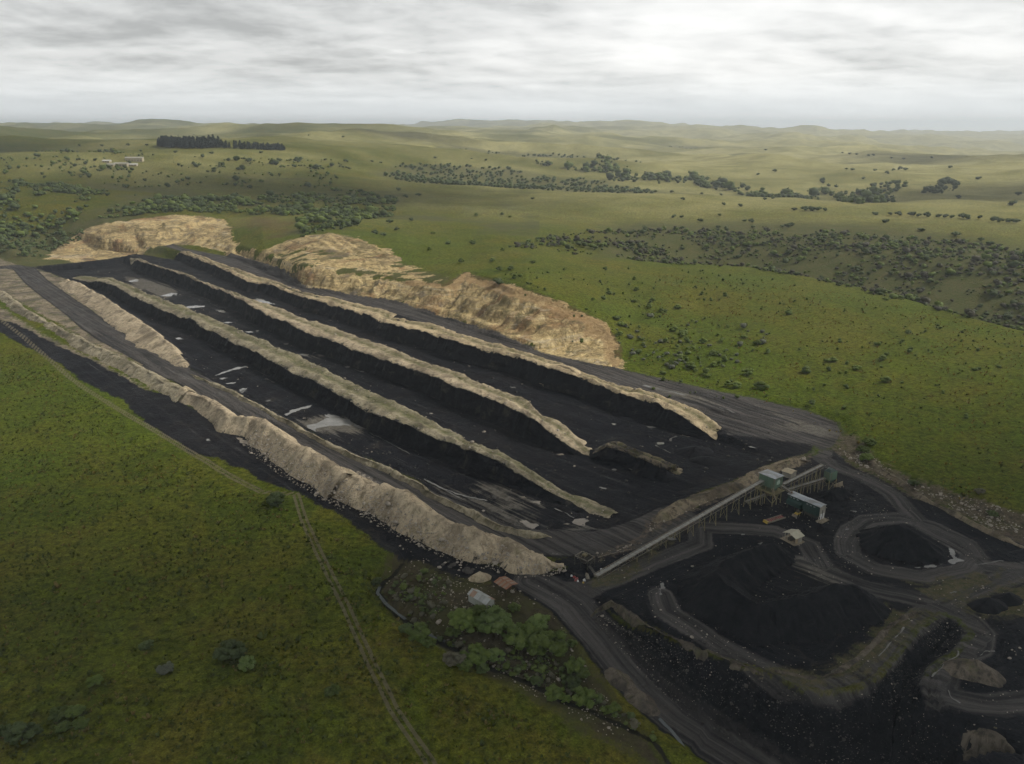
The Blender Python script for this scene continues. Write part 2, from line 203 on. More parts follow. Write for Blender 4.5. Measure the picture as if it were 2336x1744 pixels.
YARD = [(120.8, 284.9, 0), (127.3, 288.3, 0), (126.6, 278.4, 0), (130.3, 266, 0), (134.3, 254.6, 0), (136.9, 245.2, 0), (143.3, 237.7, 0), (147.1, 229.4, 0), (150, 220.5, 0), (154.9, 212.2, 0), (164.4, 196.2, 0), (135.4, 154.8, 0), (119.5, 154.8, 0), (113.5, 123.5, 0), (101.4, 125.5, 0), (95.6, 132.4, 0), (91.2, 137.2, 0), (90.1, 142.3, 0), (92.5, 147.7, 0), (97.8, 154.6, 0), (106.2, 160.1, 0), (114.6, 168, 0), (114.7, 174.3, 0), (111.7, 176.9, 0), (102.6, 170.7, 0), (91.5, 159.5, 0), (85, 152.8, 0), (78.3, 148.8, 0), (70, 146.8, 0), (64.8, 148.2, 0), (60.5, 152.2, 0), (53.9, 156.4, 0), (47, 160.4, 0), (38.9, 166.8, 0), (33.1, 172.7, 0), (28.4, 176.9, 0), (24.8, 181.2, 0), (19.4, 177.6, 0), (12.1, 180.5, 0), (7.1, 184.2, 0), (1.6, 190.4, 0), (-5.1, 194.5, 0), (3.9, 197, 0), (15.3, 198.7, 0), (8.8, 202.4, 0), (19.3, 206, 0), (34.4, 213.5, 0), (42, 220.2, 0), (64.5, 240.8, 0), (82, 255.7, 0), (100.4, 268.6, 0)]
DUMP_HEAD = [(23.1, 181.2, 0), (28.4, 176.9, 0), (33.1, 172.7, 0), (38.9, 166.8, 0), (45.5, 160.5, 0), (47, 160.4, 0), (53.9, 156.4, 0), (60.5, 152.2, 0), (64.8, 148.2, 0), (70, 146.8, 0), (78.3, 148.8, 0), (85, 152.8, 0), (91.5, 159.5, 0), (102.6, 170.7, 0), (111.7, 176.9, 0), (114.7, 174.3, 0), (114.6, 168, 0), (107.1, 161.4, -1), (98.6, 155.9, -1), (93.2, 148.9, -1), (92.4, 145.8, -3), (93.4, 140.6, -3), (97.9, 135.7, -3), (105.1, 130.3, -4), (114.3, 123.4, -4)]
DUMP_FOOT = [(20.2, 177, -2), (27.1, 165.3, -4), (33.5, 156.1, -7), (39.8, 149.4, -9), (43.3, 147.5, -10), (44.9, 148.1, -11), (54.7, 141.7, -13), (64.1, 136.1, -15), (77.6, 132.8, -18), (101.4, 130.7, -18), (119.3, 126.7, -16)]
LOW_ROAD = [(6, 192, 0), (12.3, 185.7, 0), (16.4, 182, -1), (19.4, 177, -2), (23.7, 170.3, -3.5), (27.6, 162.9, -5), (32.7, 155.6, -7), (38.4, 149.4, -9), (43.1, 146.5, -10.5), (44.4, 145.6, -12), (54, 138.8, -14), (63, 132.6, -16)]
GULLY_SHOULDER = [(102.4, 676.7, 10.3), (127.5, 690.2, 7.4), (195.5, 672.1, 7.3), (239.3, 599.6, 8), (268.6, 550.2, 7.5), (277.8, 480.3, 9.1), (290.6, 435.1, 9.9), (295.4, 355.4, 12.4)]
STREAM = [(-31.9, 203.9, -1), (-33.9, 198.6, -1), (-36.8, 193.6, -1), (-37, 188, -1), (-33.8, 182.7, -1), (-27.7, 175.5, -1), (-21.8, 170.2, -1.5), (-15.5, 166.3, -1.5), (-8.2, 161.9, -1.5), (-2.4, 157.9, -3), (3.2, 154, -3), (10.4, 150.1, -3), (17.5, 147.2, -4.5), (24.2, 143.2, -4.5), (30.7, 139.6, -6), (34.7, 133.7, -6), (38.9, 129.3, -8)]
TRACK = [(-356.7, 528.3, 0), (-296.5, 463.3, 0), (-253.9, 414.7, 0), (-218.8, 374.8, 0), (-181.5, 336.9, 0), (-151.3, 309.1, 0), (-134.9, 293.3, 0), (-101.8, 261.4, 0), (-86.9, 248.3, 0), (-74.3, 246.8, 0), (-67.5, 229.2, 0), (-56.9, 206, 0), (-44.1, 179.9, 0), (-33.5, 157.2, 0), (-26, 143, 0), (-17.8, 132, 0), (-9.3, 117.8, 0)]
LEFT_SPOIL = [(-560, 827.6, 0), (-483.1, 749.6, 0), (-462.1, 731.1, 0), (-441.8, 709.2, 0), (-427.1, 705, 0), (-362.2, 643.2, 0), (-281, 548.6, 0), (-236.9, 493.9, 0), (-196.6, 439.6, 0), (-173.9, 389.6, 0), (-178.2, 380, 0), (-210.4, 414.7, 0), (-248.4, 448.4, 0), (-329, 533.2, 0), (-394.4, 599.9, 0), (-454.3, 653.8, 0)]
GREEN_SPOIL = [(-399.5, 570.3, 0), (-359.5, 543.3, 0), (-290.3, 471, 0), (-243.2, 427.6, 0), (-210.4, 396.7, 0), (-179.4, 364.6, 0), (-166.5, 352.6, 0), (-181, 359.7, 0), (-221, 399.6, 0), (-246, 421.1, 0), (-279.5, 452, 0), (-314.8, 487.4, 0), (-332.9, 500.3, 0), (-371.9, 528.3, 0)]
SCRUB_FLAT = [(-34.6, 214.2, 0), (-26.5, 206.7, 0), (-18.8, 198.7, 0), (-11.3, 194.5, 0), (-5, 192, 0), (1.6, 188.8, 0), (7.1, 184.2, 0), (11.9, 177.6, 0), (16.5, 168.1, 0), (19.8, 157.6, 0), (23.2, 150.8, 0), (26.3, 144.9, 0), (30.2, 138.5, 0), (35.1, 129.4, 0), (29.1, 132.5, 0), (23.2, 137.5, 0), (16.8, 141.4, 0), (10.2, 146, 0), (-2.3, 153.5, 0), (-15.3, 163.6, 0), (-27.4, 173.4, 0), (-36.9, 186.5, 0), (-36.9, 194.5, 0)]
LOWER_APRON = [(-29.2, 209.5, 0), (-19.2, 203.1, 0), (-9.7, 198.7, 0), (-0.6, 196.1, 0), (8.3, 193.7, 0), (16.8, 187.3, 0), (14.3, 182.7, 0), (8, 183.4, 0), (2.9, 188.4, 0), (-5, 192, 0), (-13.9, 192.8, 0), (-21.3, 196.1, 0)]
CORNER = [(81.7, 148.3, -10), (102.5, 155.6, -10), (154.2, 161.8, -10), (122.5, 109.3, -10), (50.5, 109.3, -10)]
EMBANK = [(43, 226, 0), (54.5, 237.9, 0), (66.1, 247.7, 0), (80.7, 257.4, 0), (92.7, 267.7, 0), (107.2, 277.9, 0), (114.7, 281.8, 0), (111.6, 274.1, 0), (99.8, 266.8, 0), (86.3, 258.2, 0), (76.6, 248.5, 0), (63.8, 237.9, 0), (51.9, 228.1, 0), (44.2, 220.2, 0), (22.6, 202.6, 0), (29.2, 205.8, 0), (36.1, 210, 0), (41.8, 218.7, 0)]
RIGHT_SCRAP = [(126.6, 286.6, 0), (136.3, 302.6, 0), (139.4, 295.3, 0), (138.1, 276.8, 0), (142.2, 258.7, 0), (148.5, 247.8, 0), (155.8, 240.2, 0), (164.9, 228.3, 0), (176.3, 213.2, 0), (164.4, 196.2, 0), (154.9, 212.2, 0), (150, 220.5, 0), (147.1, 229.4, 0), (143.3, 237.7, 0), (136.9, 245.2, 0), (134.3, 254.6, 0), (130.3, 266, 0), (126.6, 278.4, 0)]
PINK_BARE = [(142.3, 229.3, 0), (147.7, 220.8, 0), (157.5, 216.3, 0), (164.8, 209.1, 0), (158.8, 200, 0), (151.3, 206.3, 0), (146.9, 210.9, 0), (141.6, 218.8, 0), (136.9, 223.9, 0)]
WEEDS = [[(99.4, 180.2, 0), (101.7, 178.4, 0), (108.8, 178, 0), (106.7, 175.9, 0), (96.6, 169.7, 0), (90.1, 164, 0), (84.3, 157.3, 0), (78.4, 154.4, 0), (77.7, 157.3, 0), (85.9, 163.3, 0), (91.9, 170.4, 0)],
         [(61.1, 154.3, 0), (68.4, 152.8, 0), (74.6, 154, 0), (82.2, 158.2, 0), (89.6, 165.9, 0), (97.7, 172.9, 0), (108.3, 178.8, 0), (109.3, 177.3, 0), (100.1, 170.7, 0), (92.8, 164, 0), (85.2, 157, 0), (79.7, 152.2, 0), (73, 149.9, 0), (66.8, 150.5, 0), (63, 152.8, 0)],
         [(109.7, 190.9, 0), (114.5, 189.3, 0), (120.9, 193.3, 0), (130.3, 194.1, 0), (139, 197.5, 0), (132.2, 191.7, 0), (123.9, 186.5, 0), (118, 181.6, 0), (114.4, 182.7, 0), (112, 186.5, 0)],
         [(118.3, 180.2, 0), (129.7, 185.4, 0), (142.3, 191.7, 0), (153.7, 195.8, 0), (143.5, 180.2, 0), (132.9, 176.6, 0), (126.1, 173.8, 0), (121.9, 175.5, 0)],
         [(23.4, 194.6, 0), (31.2, 196.8, 0), (32.4, 198.7, 0), (39.9, 206.7, 0), (45.1, 212.5, 0), (48.3, 217.8, 0), (53.3, 220.5, 0), (51.2, 216.9, 0), (44.5, 209.1, 0), (40.8, 205.8, 0), (39, 201.4, 0), (31.7, 193.1, 0), (25.8, 190.2, 0), (23, 190.5, 0)]]
YARD_ROADS = [[(40.2, 185, 0), (40.5, 177.3, 0), (45.2, 170.7, 0), (51.4, 162, 0), (57.7, 155.8, 0), (62.1, 151.3, 0), (66.9, 148.8, 0), (72.4, 148.2, 0), (79.5, 151.6, 0), (85.6, 157, 0), (92.8, 164, 0), (100.1, 170.7, 0), (108.3, 176.9, 0), (120, 184.2, 0), (132.8, 190.7, 0), (145.4, 196.8, 0), (166.3, 206, 0)],
  [(83.6, 202.2, 0), (89.1, 197.7, 0), (95.4, 189.9, 0), (102.8, 185.8, 0), (110.2, 182.6, 0), (114.9, 178.8, 0), (117.3, 173.6, 0), (117.1, 168.7, 0), (112.9, 162.7, 0), (106.5, 158.9, -0.5), (100.8, 154.7, -1), (96.5, 149.4, -1), (95.6, 145.2, -2), (99.6, 143.2, -3), (105.2, 142.1, -3), (112.9, 143.2, -3), (126.1, 145.8, -3)],
  [(121.8, 302.6, 0), (124.6, 291.8, 0), (118.3, 278.4, 0), (119.7, 270.5, 0), (127.2, 258.7, 0), (130.6, 246.5, 0), (130.4, 234.1, 0), (130.2, 224.9, 0), (133.2, 216.3, 0), (135.5, 208.2, 0), (136.1, 199.8, 0), (146.1, 198, 0), (159.6, 196.2, 0)],
  [(6.1, 192.8, 0), (12.4, 187.3, 0), (21.3, 188.8, 0), (30.7, 194.5, 0), (41, 202.2, 0), (57.3, 212.3, 0), (59.2, 223.4, 0), (69.5, 222.3, 0), (82.1, 220.7, 0), (89.8, 212.9, 0), (89.1, 197.7, 0)],
  [(99.6, 206.9, 0), (101.9, 213.9, 0), (106.4, 221.2, 0), (114.5, 227.9, 0), (125.5, 229.6, 0), (133.5, 224, 0), (137.5, 213.9, 0), (136.2, 205, 0), (130.1, 197.7, 0), (115.8, 193.7, 0), (103.6, 198.1, 0), (99.6, 206.9, 0)]]
TRAILS = [[(-139.5, 268.4, 0), (-117.7, 248.3, 0), (-95.1, 229.5, 0), (-78.4, 214.1, 0)], [(-95.2, 172.7, 0), (-84.7, 177.6, 0), (-73.5, 182, 0), (-55.8, 184.9, 0), (-44.4, 184, 0)], [(-38.6, 163.6, 0), (-26.9, 157.6, 0), (-16.7, 153, 0)], [(-33.2, 168.8, 0), (-23.9, 160.4, 0), (-20, 156, 0)],
  [(77.8, 538, 3), (100.9, 536.9, 3), (146.1, 532.6, 3), (199, 519.6, 3), (287.6, 517, 3), (341.1, 514.5, 3)], [(115.8, 363.2, 2), (127.9, 365.9, 2), (157.9, 359.4, 2), (187, 353, 2), (211.8, 341, 2)], [(122.9, 365, 1), (137.3, 346.2, 1), (151.1, 332.4, 1), (160.3, 319.6, 1), (163.1, 305.7, 1)], [(163.1, 305.7, 1), (181.4, 311.5, 1), (196.4, 319.6, 1), (212.2, 334.7, 1)], [(150.1, 469, 5), (201.9, 446.6, 5), (226.3, 417.2, 5), (272.3, 403.9, 5)]]
MUD = [[(-41.1, 271.4, -3.5), (-33.1, 265.7, -3.5), (-23.8, 259.6, -3.5), (-14.8, 251.9, -3.5), (-6.2, 246.9, -3.5), (4.7, 244.5, -3.5), (0, 239.4, -3), (6.6, 233.7, -3), (10.8, 228, -3), (5.9, 227, -3), (-2.6, 234.3, -3), (-14.4, 245.9, -3), (-26.2, 254.7, -3), (-35.8, 264, -3)], [(-11, 264.7, -3), (-3.7, 261.3, -3), (4.9, 254.7, -3), (1.4, 254, -3), (8.3, 247.7, -3), (12.5, 243.5, -3), (8.7, 241.7, -3), (2.8, 246.5, -3), (-2.7, 247.7, -3), (-6.9, 250.2, -3), (-9.2, 254.7, -3), (-13.5, 256, -3)],
  [(-95.3, 328.1, -4), (-88.3, 334.2, -4), (-74.6, 334.2, -4), (-60.1, 320.3, -4), (-67, 312.8, -4), (-80.9, 314.6, -4), (-91.4, 312.8, -4)], [(61.6, 362.6, 3), (75.9, 352, 3), (85.9, 344.7, 3), (90.4, 334.9, 3), (96.6, 318.1, 3), (90.4, 325.7, 3), (81.8, 336.3, 3), (70.1, 346.1, 3)], [(108.6, 335.2, 1), (115.9, 330, 1), (120.5, 317.4, 1), (133.2, 311.4, 1), (131.7, 302.3, 1), (124, 294.6, 1), (119.5, 302.3, 1), (109.3, 309.1, 1), (117.1, 313.8, 1)],
  [(15.2, 224.3, 0), (20.5, 228.6, 0), (25.9, 225.9, 0), (26.4, 223.2, 0), (19.9, 220.1, 0), (15.5, 221.7, 0)], [(82.4, 203.1, 0), (88.9, 202.2, 0), (92.2, 193.3, 0), (86.9, 191.6, 0), (81.7, 196.8, 0)], [(-115.8, 436.8, -4), (-107.7, 452.3, -4), (-101.2, 443.6, -4), (-110, 431.8, -4)], [(-346.3, 695.3, -4), (-318.2, 679.7, -4), (-267.3, 629.9, -4), (-265.7, 595.4, -4), (-310.5, 640, -4)]]
CONVEYOR_ROUTE = [(23.4, 194.6, 0), (87.6, 250.3, 0)]

def hills(x, y):
    """rolling hills and the valleys between them (about -0.6 .. 0.6)"""
    wx = x + 160 * fbm(x / 700, y / 700, 2, 13); wy = y + 160 * fbm(x / 700 + 9, y / 700, 2, 14)
    return ridged(wx / 980, wy / 760, 3, 11) * .62 - .22 + fbm(wx / 420, wy / 420, 2, 15) * .28
def country(x, y):
    d = np.hypot(x, y); az = np.degrees(np.arctan2(x, np.maximum(y, 1e-3)))
    ld = np.log(np.clip(d, 60, 19900)); K = [math.log(r[0]) for r in RINGS]
    Z = [np.interp(az, [p[0] for p in r[1]], [p[1] for p in r[1]]) for r in RINGS]
    # cubic through the rings (finite-difference tangents)
    T = []
    for k in range(len(K)):
        a = max(k - 1, 0); b = min(k + 1, len(K) - 1); T.append((Z[b] - Z[a]) / (K[b] - K[a]))
    z = np.zeros(x.shape)
    for k in range(len(K) - 1):
        m = (ld >= K[k]) & ((ld < K[k + 1]) | (k == len(K) - 2))
        if not m.any(): continue
        h = K[k + 1] - K[k]; t = (ld[m] - K[k]) / h; t2 = t * t; t3 = t2 * t
        z[m] = (2 * t3 - 3 * t2 + 1) * Z[k][m] + (t3 - 2 * t2 + t) * h * T[k][m] + (3 * t2 - 2 * t3) * Z[k + 1][m] + (t3 - t2) * h * T[k + 1][m]
    far = sst((d - 650) / 900)
    z = z + far * np.minimum(d, 4200) * 0.0205 * (hills(x, y) + fbm(x / 190, y / 190, 3, 5) * .16)
    vfar = sst((d - 4500) / 4000)
    z = z + vfar * np.minimum(d, 14000) * 0.0050 * ridged(x / 1900 + 4, y / 1900, 4, 31)
    z = z + fbm(x / 60, y / 60, 4, 3) * (1.1 + 1.2 * sst((d - 380) / 300)) * sst((d - 100) / 90)
    z = z + fbm(x / 9, y / 9, 3, 8) * .22
    return z

def site(x, y):
    """height and ground masks at every (x, y)"""
    x = np.asarray(x, float); y = np.asarray(y, float); shp = x.shape; x = x.ravel(); y = y.ravel()
    M = {}
    z = country(x, y)
    d = np.hypot(x, y)
    near = d < 1500
    z0 = z
    xn = x[near]; yn = y[near]; zn = z[near].copy()
    wob = fbm(xn / 7, yn / 7, 3, 21) * 1.6                     # ragged outlines
    wob2 = fbm(xn / 2.2, yn / 2.2, 2, 22) * .6
    def poly(p, margin=30): return poly_sd(xn + wob, yn + wob * .7, p, margin) + wob2
    # the gully behind the green shoulder
    gd, gs, gz, _ = line_dist(xn, yn, GULLY_SHOULDER); g = gd * gs
    zn -= 20 * sst(g / 26) * (1 - sst((g - 45) / 110)) * sst((xn - 80) / 120)
    # lower ground towards the stream and the low road
    s = np.clip(((xn - 18) * .62 - (yn - 180) * .78) / 75, -0.6, 1.6)
    low = -2 - 10 * s; wlow = sst((s + .35) / .5) * sst((xn + 75) / 60) * (1 - sst((yn - 185) / 30))
    zn = zn * (1 - wlow) + np.minimum(zn, low) * wlow
    # mine platform
    sd_out = poly(OUTER_ROAD) + 2.0; sd_yard = poly(YARD); sd_left = poly(LEFT_SPOIL); sd_em = poly(EMBANK); sd_gs = poly(GREEN_SPOIL)
    pit_poly = np.vstack([PIT_EDGE, PIT_TOP]); sd_pit = poly_sd(xn + wob * .5, yn + wob * .4, pit_poly, 60)
    sd_up = poly_sd(xn, yn, UPPER_ROAD, 40)
    mine = np.maximum.reduce([sd_out, sd_yard, sd_left, sd_em, sd_pit, sd_gs])
    flat = sst((mine + 14) / 14)
    rough = fbm(xn / 5, yn / 5, 3, 41)
    lev = rough * .16 + fbm(xn / 28, yn / 28, 2, 42) * .25
    zn = zn * (1 - flat) + lev * flat
    # cuts: four levels parted by the ridge lines
    def sided(F, B):
        n = 60; C = (resample(F, n) + resample(B, n)) / 2
        e0 = C[0] + (C[0] - C[3]) * 6; e1 = C[-1] + (C[-1] - C[-4]) * 6
        dd, ss, _, _ = line_dist(xn, yn, np.vstack([e0, C, e1])); return dd * ss
    s2 = sided(RIDGE2_F, RIDGE2_B); s3 = sided(RIDGE3_F, RIDGE3_B); s4 = sided(RIDGE4_F, RIDGE4_B)
    along = xn * AXIS[0] + yn * AXIS[1]                        # grows towards the plant
    f3 = np.interp(along, [-900, -560, -330, -170], [2.5, 0.5, -3, -3])
    ud, us, uz, _ = line_dist(xn, yn, UPPER_ROAD[:-16])
    st = lambda v: sst((v + 3) / 6)
    fl = -4 + (-5 + 4) * st(s2) + (f3 + 5) * st(s3) + (uz - f3) * st(s4)
    endr = np.interp(along, [-215, -165, -140], [0, .35, .75])   # the cuts climb to the plant
    fl = fl * (1 - endr) + 0 * endr
    lines = vnoise(along / 60, (xn * .742 + yn * .67) / 3.2, 43) * .12
    wp = sst(sd_pit / 7)
    zn = zn * (1 - wp) + (fl + lev * .8 + lines) * wp
    wu = sst((sd_up + 5) / 5)
    zn = zn * (1 - wu) + (uz + lev * .5) * wu
    # high wall and bowl: rock faces between foot and head lines
    tan = np.full(xn.shape, -30.)
    wallm = np.zeros(xn.shape, bool); topsoil = np.full(xn.shape, -30.)
    for foot, head, hh in ((WALL_FOOT, WALL_HEAD, 1), (BOWL_FOOT, BOWL_HEAD, 2)):
        pl = np.vstack([foot, np.asarray(head)[::-1]])
        sdw = poly_sd(xn, yn, pl, 30); m = sdw > -8
        if not m.any(): continue
        df, _, zf, al = line_dist(xn[m], yn[m], foot); dh, _, zh, _ = line_dist(xn[m], yn[m], head)
        t = df / (df + dh + 1e-3)
        rib = fbm(al / 6.5, t * 1.2 + al / 40, 3, 51 + hh) + .7 * (.4 - np.abs(vnoise(al / 2.6 + t, t * .8, 53 + hh)))
        t2 = np.clip(t + rib * .13 * np.sin(np.pi * np.clip(t, 0, 1)) + fbm(xn[m] / 14, yn[m] / 14, 3, 55) * .10, 0, 1)
        bench = t2 + .055 * np.sin(t2 * 2 * np.pi * 3) * (1 if hh == 1 else .5)
        zw = zf + (zh - zf) * np.clip(bench, 0, 1) ** .85 + rib * 1.9 * np.sin(np.pi * np.clip(t, 0, 1))
        w = sst((sdw[m] + 4) / 5)
        zn[m] = zn[m] * (1 - w) + zw * w
        tan[m] = np.maximum(tan[m], sdw[m] + 2.5 + wob2[m] * 3 + 4.5 * fbm(xn[m] / 11, yn[m] / 11, 3, 57) - 2.0 * sst((t - .7) / .3))
        wallm |= sdw > 1.0
        if hh == 1: topsoil[m] = np.where((xn[m] > -75), (t - .74) * 40 + 5 * fbm(xn[m] / 8, yn[m] / 8, 3, 59), -30) - np.maximum(-sdw[m], 0) * 3
    sdm = poly(MOUND); sdm2 = poly(MOUND2)
    tan = np.maximum(tan, np.maximum(sdm, sdm2) * .5 + .5 + 6 * fbm(xn / 9, yn / 9, 3, 58)); tan = np.maximum(tan, poly(MOUND_SKIRT) * .35 - 3.2 + 9 * fbm(xn / 13 + yn / 30, yn / 7, 4, 60))
    ribm = fbm(xn / 5 + yn / 9, (xn + yn) / 30, 3, 61)
    zn += sst((np.maximum(sdm, sdm2) + 2) / 8) * (ribm * 1.6 + 1.0)
    # waste dump: slope from the plant platform down to the low road
    dpl = np.vstack([DUMP_HEAD, np.asarray(DUMP_FOOT)[::-1]])
    sdd = poly_sd(xn, yn, dpl, 40); m = sdd > -6
    dh, _, zh, _ = line_dist(xn[m], yn[m], DUMP_HEAD); df, _, zf, al = line_dist(xn[m], yn[m], DUMP_FOOT)
    t = dh / (dh + df + 1e-3)
    zd = zh + (zf - zh) * np.clip(t + .06 * fbm(al / 9, t * 2, 3, 71), 0, 1) + fbm(xn[m] / 2.6, yn[m] / 2.6, 3, 72) * .5 + .5 * sst(1 - t * 9)
    w = sst((sdd[m] + 2) / 4); zn[m] = zn[m] * (1 - w) + zd * w
    rd, _, rz, ral = line_dist(xn, yn, LOW_ROAD); w = sst((11 - rd) / 5) * (1 - sst((sdd - 1) / 3)) * sst((200 - yn) / 12)
    zn = zn * (1 - w) + (rz + lev * .4) * w
    # stream channel
    sdist, _, sz, sal = line_dist(xn + wob * .8, yn + wob * .5, STREAM)
    w = 1 - sst((sdist - .7) / 4.0); zn = zn * (1 - w) + np.minimum(zn, sz - .9) * w
    td, tside, _, tal = line_dist(xn, yn, TRACK)
    # ---- masks, in metres inside (negative outside)
    irx, _, _, iral = line_dist(xn, yn, INNER_ROAD)
    coal = np.maximum.reduce([poly(LOWER_APRON), poly(CORNER), sd_out, sd_yard, sd_pit, sd_up, sdd, 8.5 - irx, 7 - rd])
    coal = np.where(wallm, coal - 9, coal)
    rub = np.maximum(sd_em, np.maximum(poly(RIGHT_SCRAP), -30))
    weeds = np.maximum.reduce([poly(wp_) for wp_ in WEEDS] + [np.full(xn.shape, -30.)])
    def full(v, fill=-30.):
        o = np.full(x.shape, fill); o[near] = v; return o
    z = z.copy(); z[near] = zn
    tr = np.full(xn.shape, 99.)
    for l_ in TRAILS: tr = np.minimum(tr, line_dist(xn + wob * .5, yn + wob * .4, l_)[0])
    M['trail'] = full(tr, 99.)
    M['mud'] = full(np.maximum.reduce([poly(p_) for p_ in MUD]))
    M['coal'] = full(coal); M['tan'] = full(tan); M['skirt'] = full(poly(MOUND_SKIRT)); M['spoil'] = full(np.maximum(sd_left, sd_gs)); M['green'] = full(sd_gs)
    M['rubble'] = full(rub); M['weeds'] = full(weeds); M['track'] = full(1.9 - td); M['tracku'] = full(td * tside, 99.)
    yr = np.full(xn.shape, 1e9); yu = np.zeros(xn.shape); ya = np.zeros(xn.shape)
    for q_, rdl in enumerate(YARD_ROADS):
        a_, b_, _, c_ = line_dist(xn, yn, rdl); mm = a_ < yr; yr = np.where(mm, a_, yr); yu = np.where(mm, a_ * b_ + 37 * q_, yu); ya = np.where(mm, c_, ya)
    M['yardroad'] = full(3.6 - yr); M['yu'] = full(yu, 0.); M['ya'] = full(ya, 0.)
    M['road'] = full(np.maximum.reduce([7.5 - irx, 6 - rd, np.minimum(sd_up, 12), 3.6 - yr]))
    M['red'] = full(poly(RED_SCAR)); M['topsoil'] = full(topsoil); M['pink'] = full(poly(PINK_BARE)); M['scrubflat'] = full(poly(SCRUB_FLAT))
    M['stream'] = full(.7 - sdist); M['dump'] = full(sdd); M['pit'] = full(sd_pit); M['upper'] = full(sd_up); M['outer'] = full(sd_out)
    M['yard'] = full(sd_yard); M['left'] = full(sd_left); M['gully'] = full(g, 0.); M['wall'] = full(wallm.astype(float), 0.); M['em'] = full(sd_em)
    M['s2'] = full(s2, 0.); M['s3'] = full(s3, 0.); M['s4'] = full(s4, 0.); M['inner'] = full(8.5 - irx); M['lowroad'] = full(6.5 - rd)
    return z.reshape(shp), {k: v.reshape(shp) for k, v in M.items()}

def resample(pts, n):
    P = np.asarray(pts, float); s = np.concatenate([[0], np.cumsum(np.linalg.norm(np.diff(P, axis=0), axis=1))]); u = np.linspace(0, s[-1], n)
    return np.stack([np.interp(u, s, P[:, k]) for k in range(P.shape[1])], 1)
def height(x, y):
    return site(np.atleast_1d(np.asarray(x, float)), np.atleast_1d(np.asarray(y, float)))[0]
#TERRAIN-END

# ---------------------------------------------------------------- object helpers
def link(o, parent=None):
    COL.objects.link(o)
    if parent is not None: o.parent = parent
    return o
def tag(o, label=None, cat=None, group=None, kind=None):
    if label: o['label'] = label
    if cat: o['category'] = cat
    if group: o['group'] = group
    if kind: o['kind'] = kind
    return o
def mesh_np(name, V, F, mats, smooth=True, attrs=None, parent=None, loc=None):
    """V (n,3); F (m,3|4) numpy ints; attrs {name: (n,4)}"""
    me = bpy.data.meshes.new(name); V = np.asarray(V, f32); F = np.asarray(F, np.int32); k = F.shape[1]
    me.vertices.add(len(V)); me.vertices.foreach_set('co', V.ravel())
    me.loops.add(F.size); me.loops.foreach_set('vertex_index', F.ravel())
    me.polygons.add(len(F)); me.polygons.foreach_set('loop_start', np.arange(0, F.size, k, dtype=np.int32))
    me.update(calc_edges=True)
    if smooth: me.polygons.foreach_set('use_smooth', np.ones(len(F), bool))
    for a, c in (attrs or {}).items():
        at = me.attributes.new(a, 'FLOAT_COLOR', 'POINT'); at.data.foreach_set('color', np.asarray(c, f32).ravel())
    for m in (mats if isinstance(mats, (list, tuple)) else [mats]): me.materials.append(m)
    me.validate()
    o = bpy.data.objects.new(name, me)
    if loc is not None: o.location = loc
    return link(o, parent)
def new_mat(name, rough=0.9, spec=0.2):
    m = bpy.data.materials.new(name); m.use_nodes = True; t = m.node_tree; b = t.nodes['Principled BSDF']
    b.inputs['Roughness'].default_value = rough; b.inputs['Specular IOR Level'].default_value = spec
    return m, t, b
def bump(t, b, h, dist, strength=1.0):
    n = t.nodes.new('ShaderNodeBump'); n.inputs['Distance'].default_value = dist; n.inputs['Strength'].default_value = strength
    t.links.new(h, n.inputs['Height']); t.links.new(n.outputs[0], b.inputs['Normal'])
def attr(t, name):
    a = t.nodes.new('ShaderNodeAttribute'); a.attribute_name = name; s = t.nodes.new('ShaderNodeSeparateColor'); t.links.new(a.outputs['Color'], s.inputs[0])
    return s.outputs[0], s.outputs[1], s.outputs[2], a.outputs['Alpha']
def geo_pos(t):
    return t.nodes.new('ShaderNodeNewGeometry').outputs['Position']

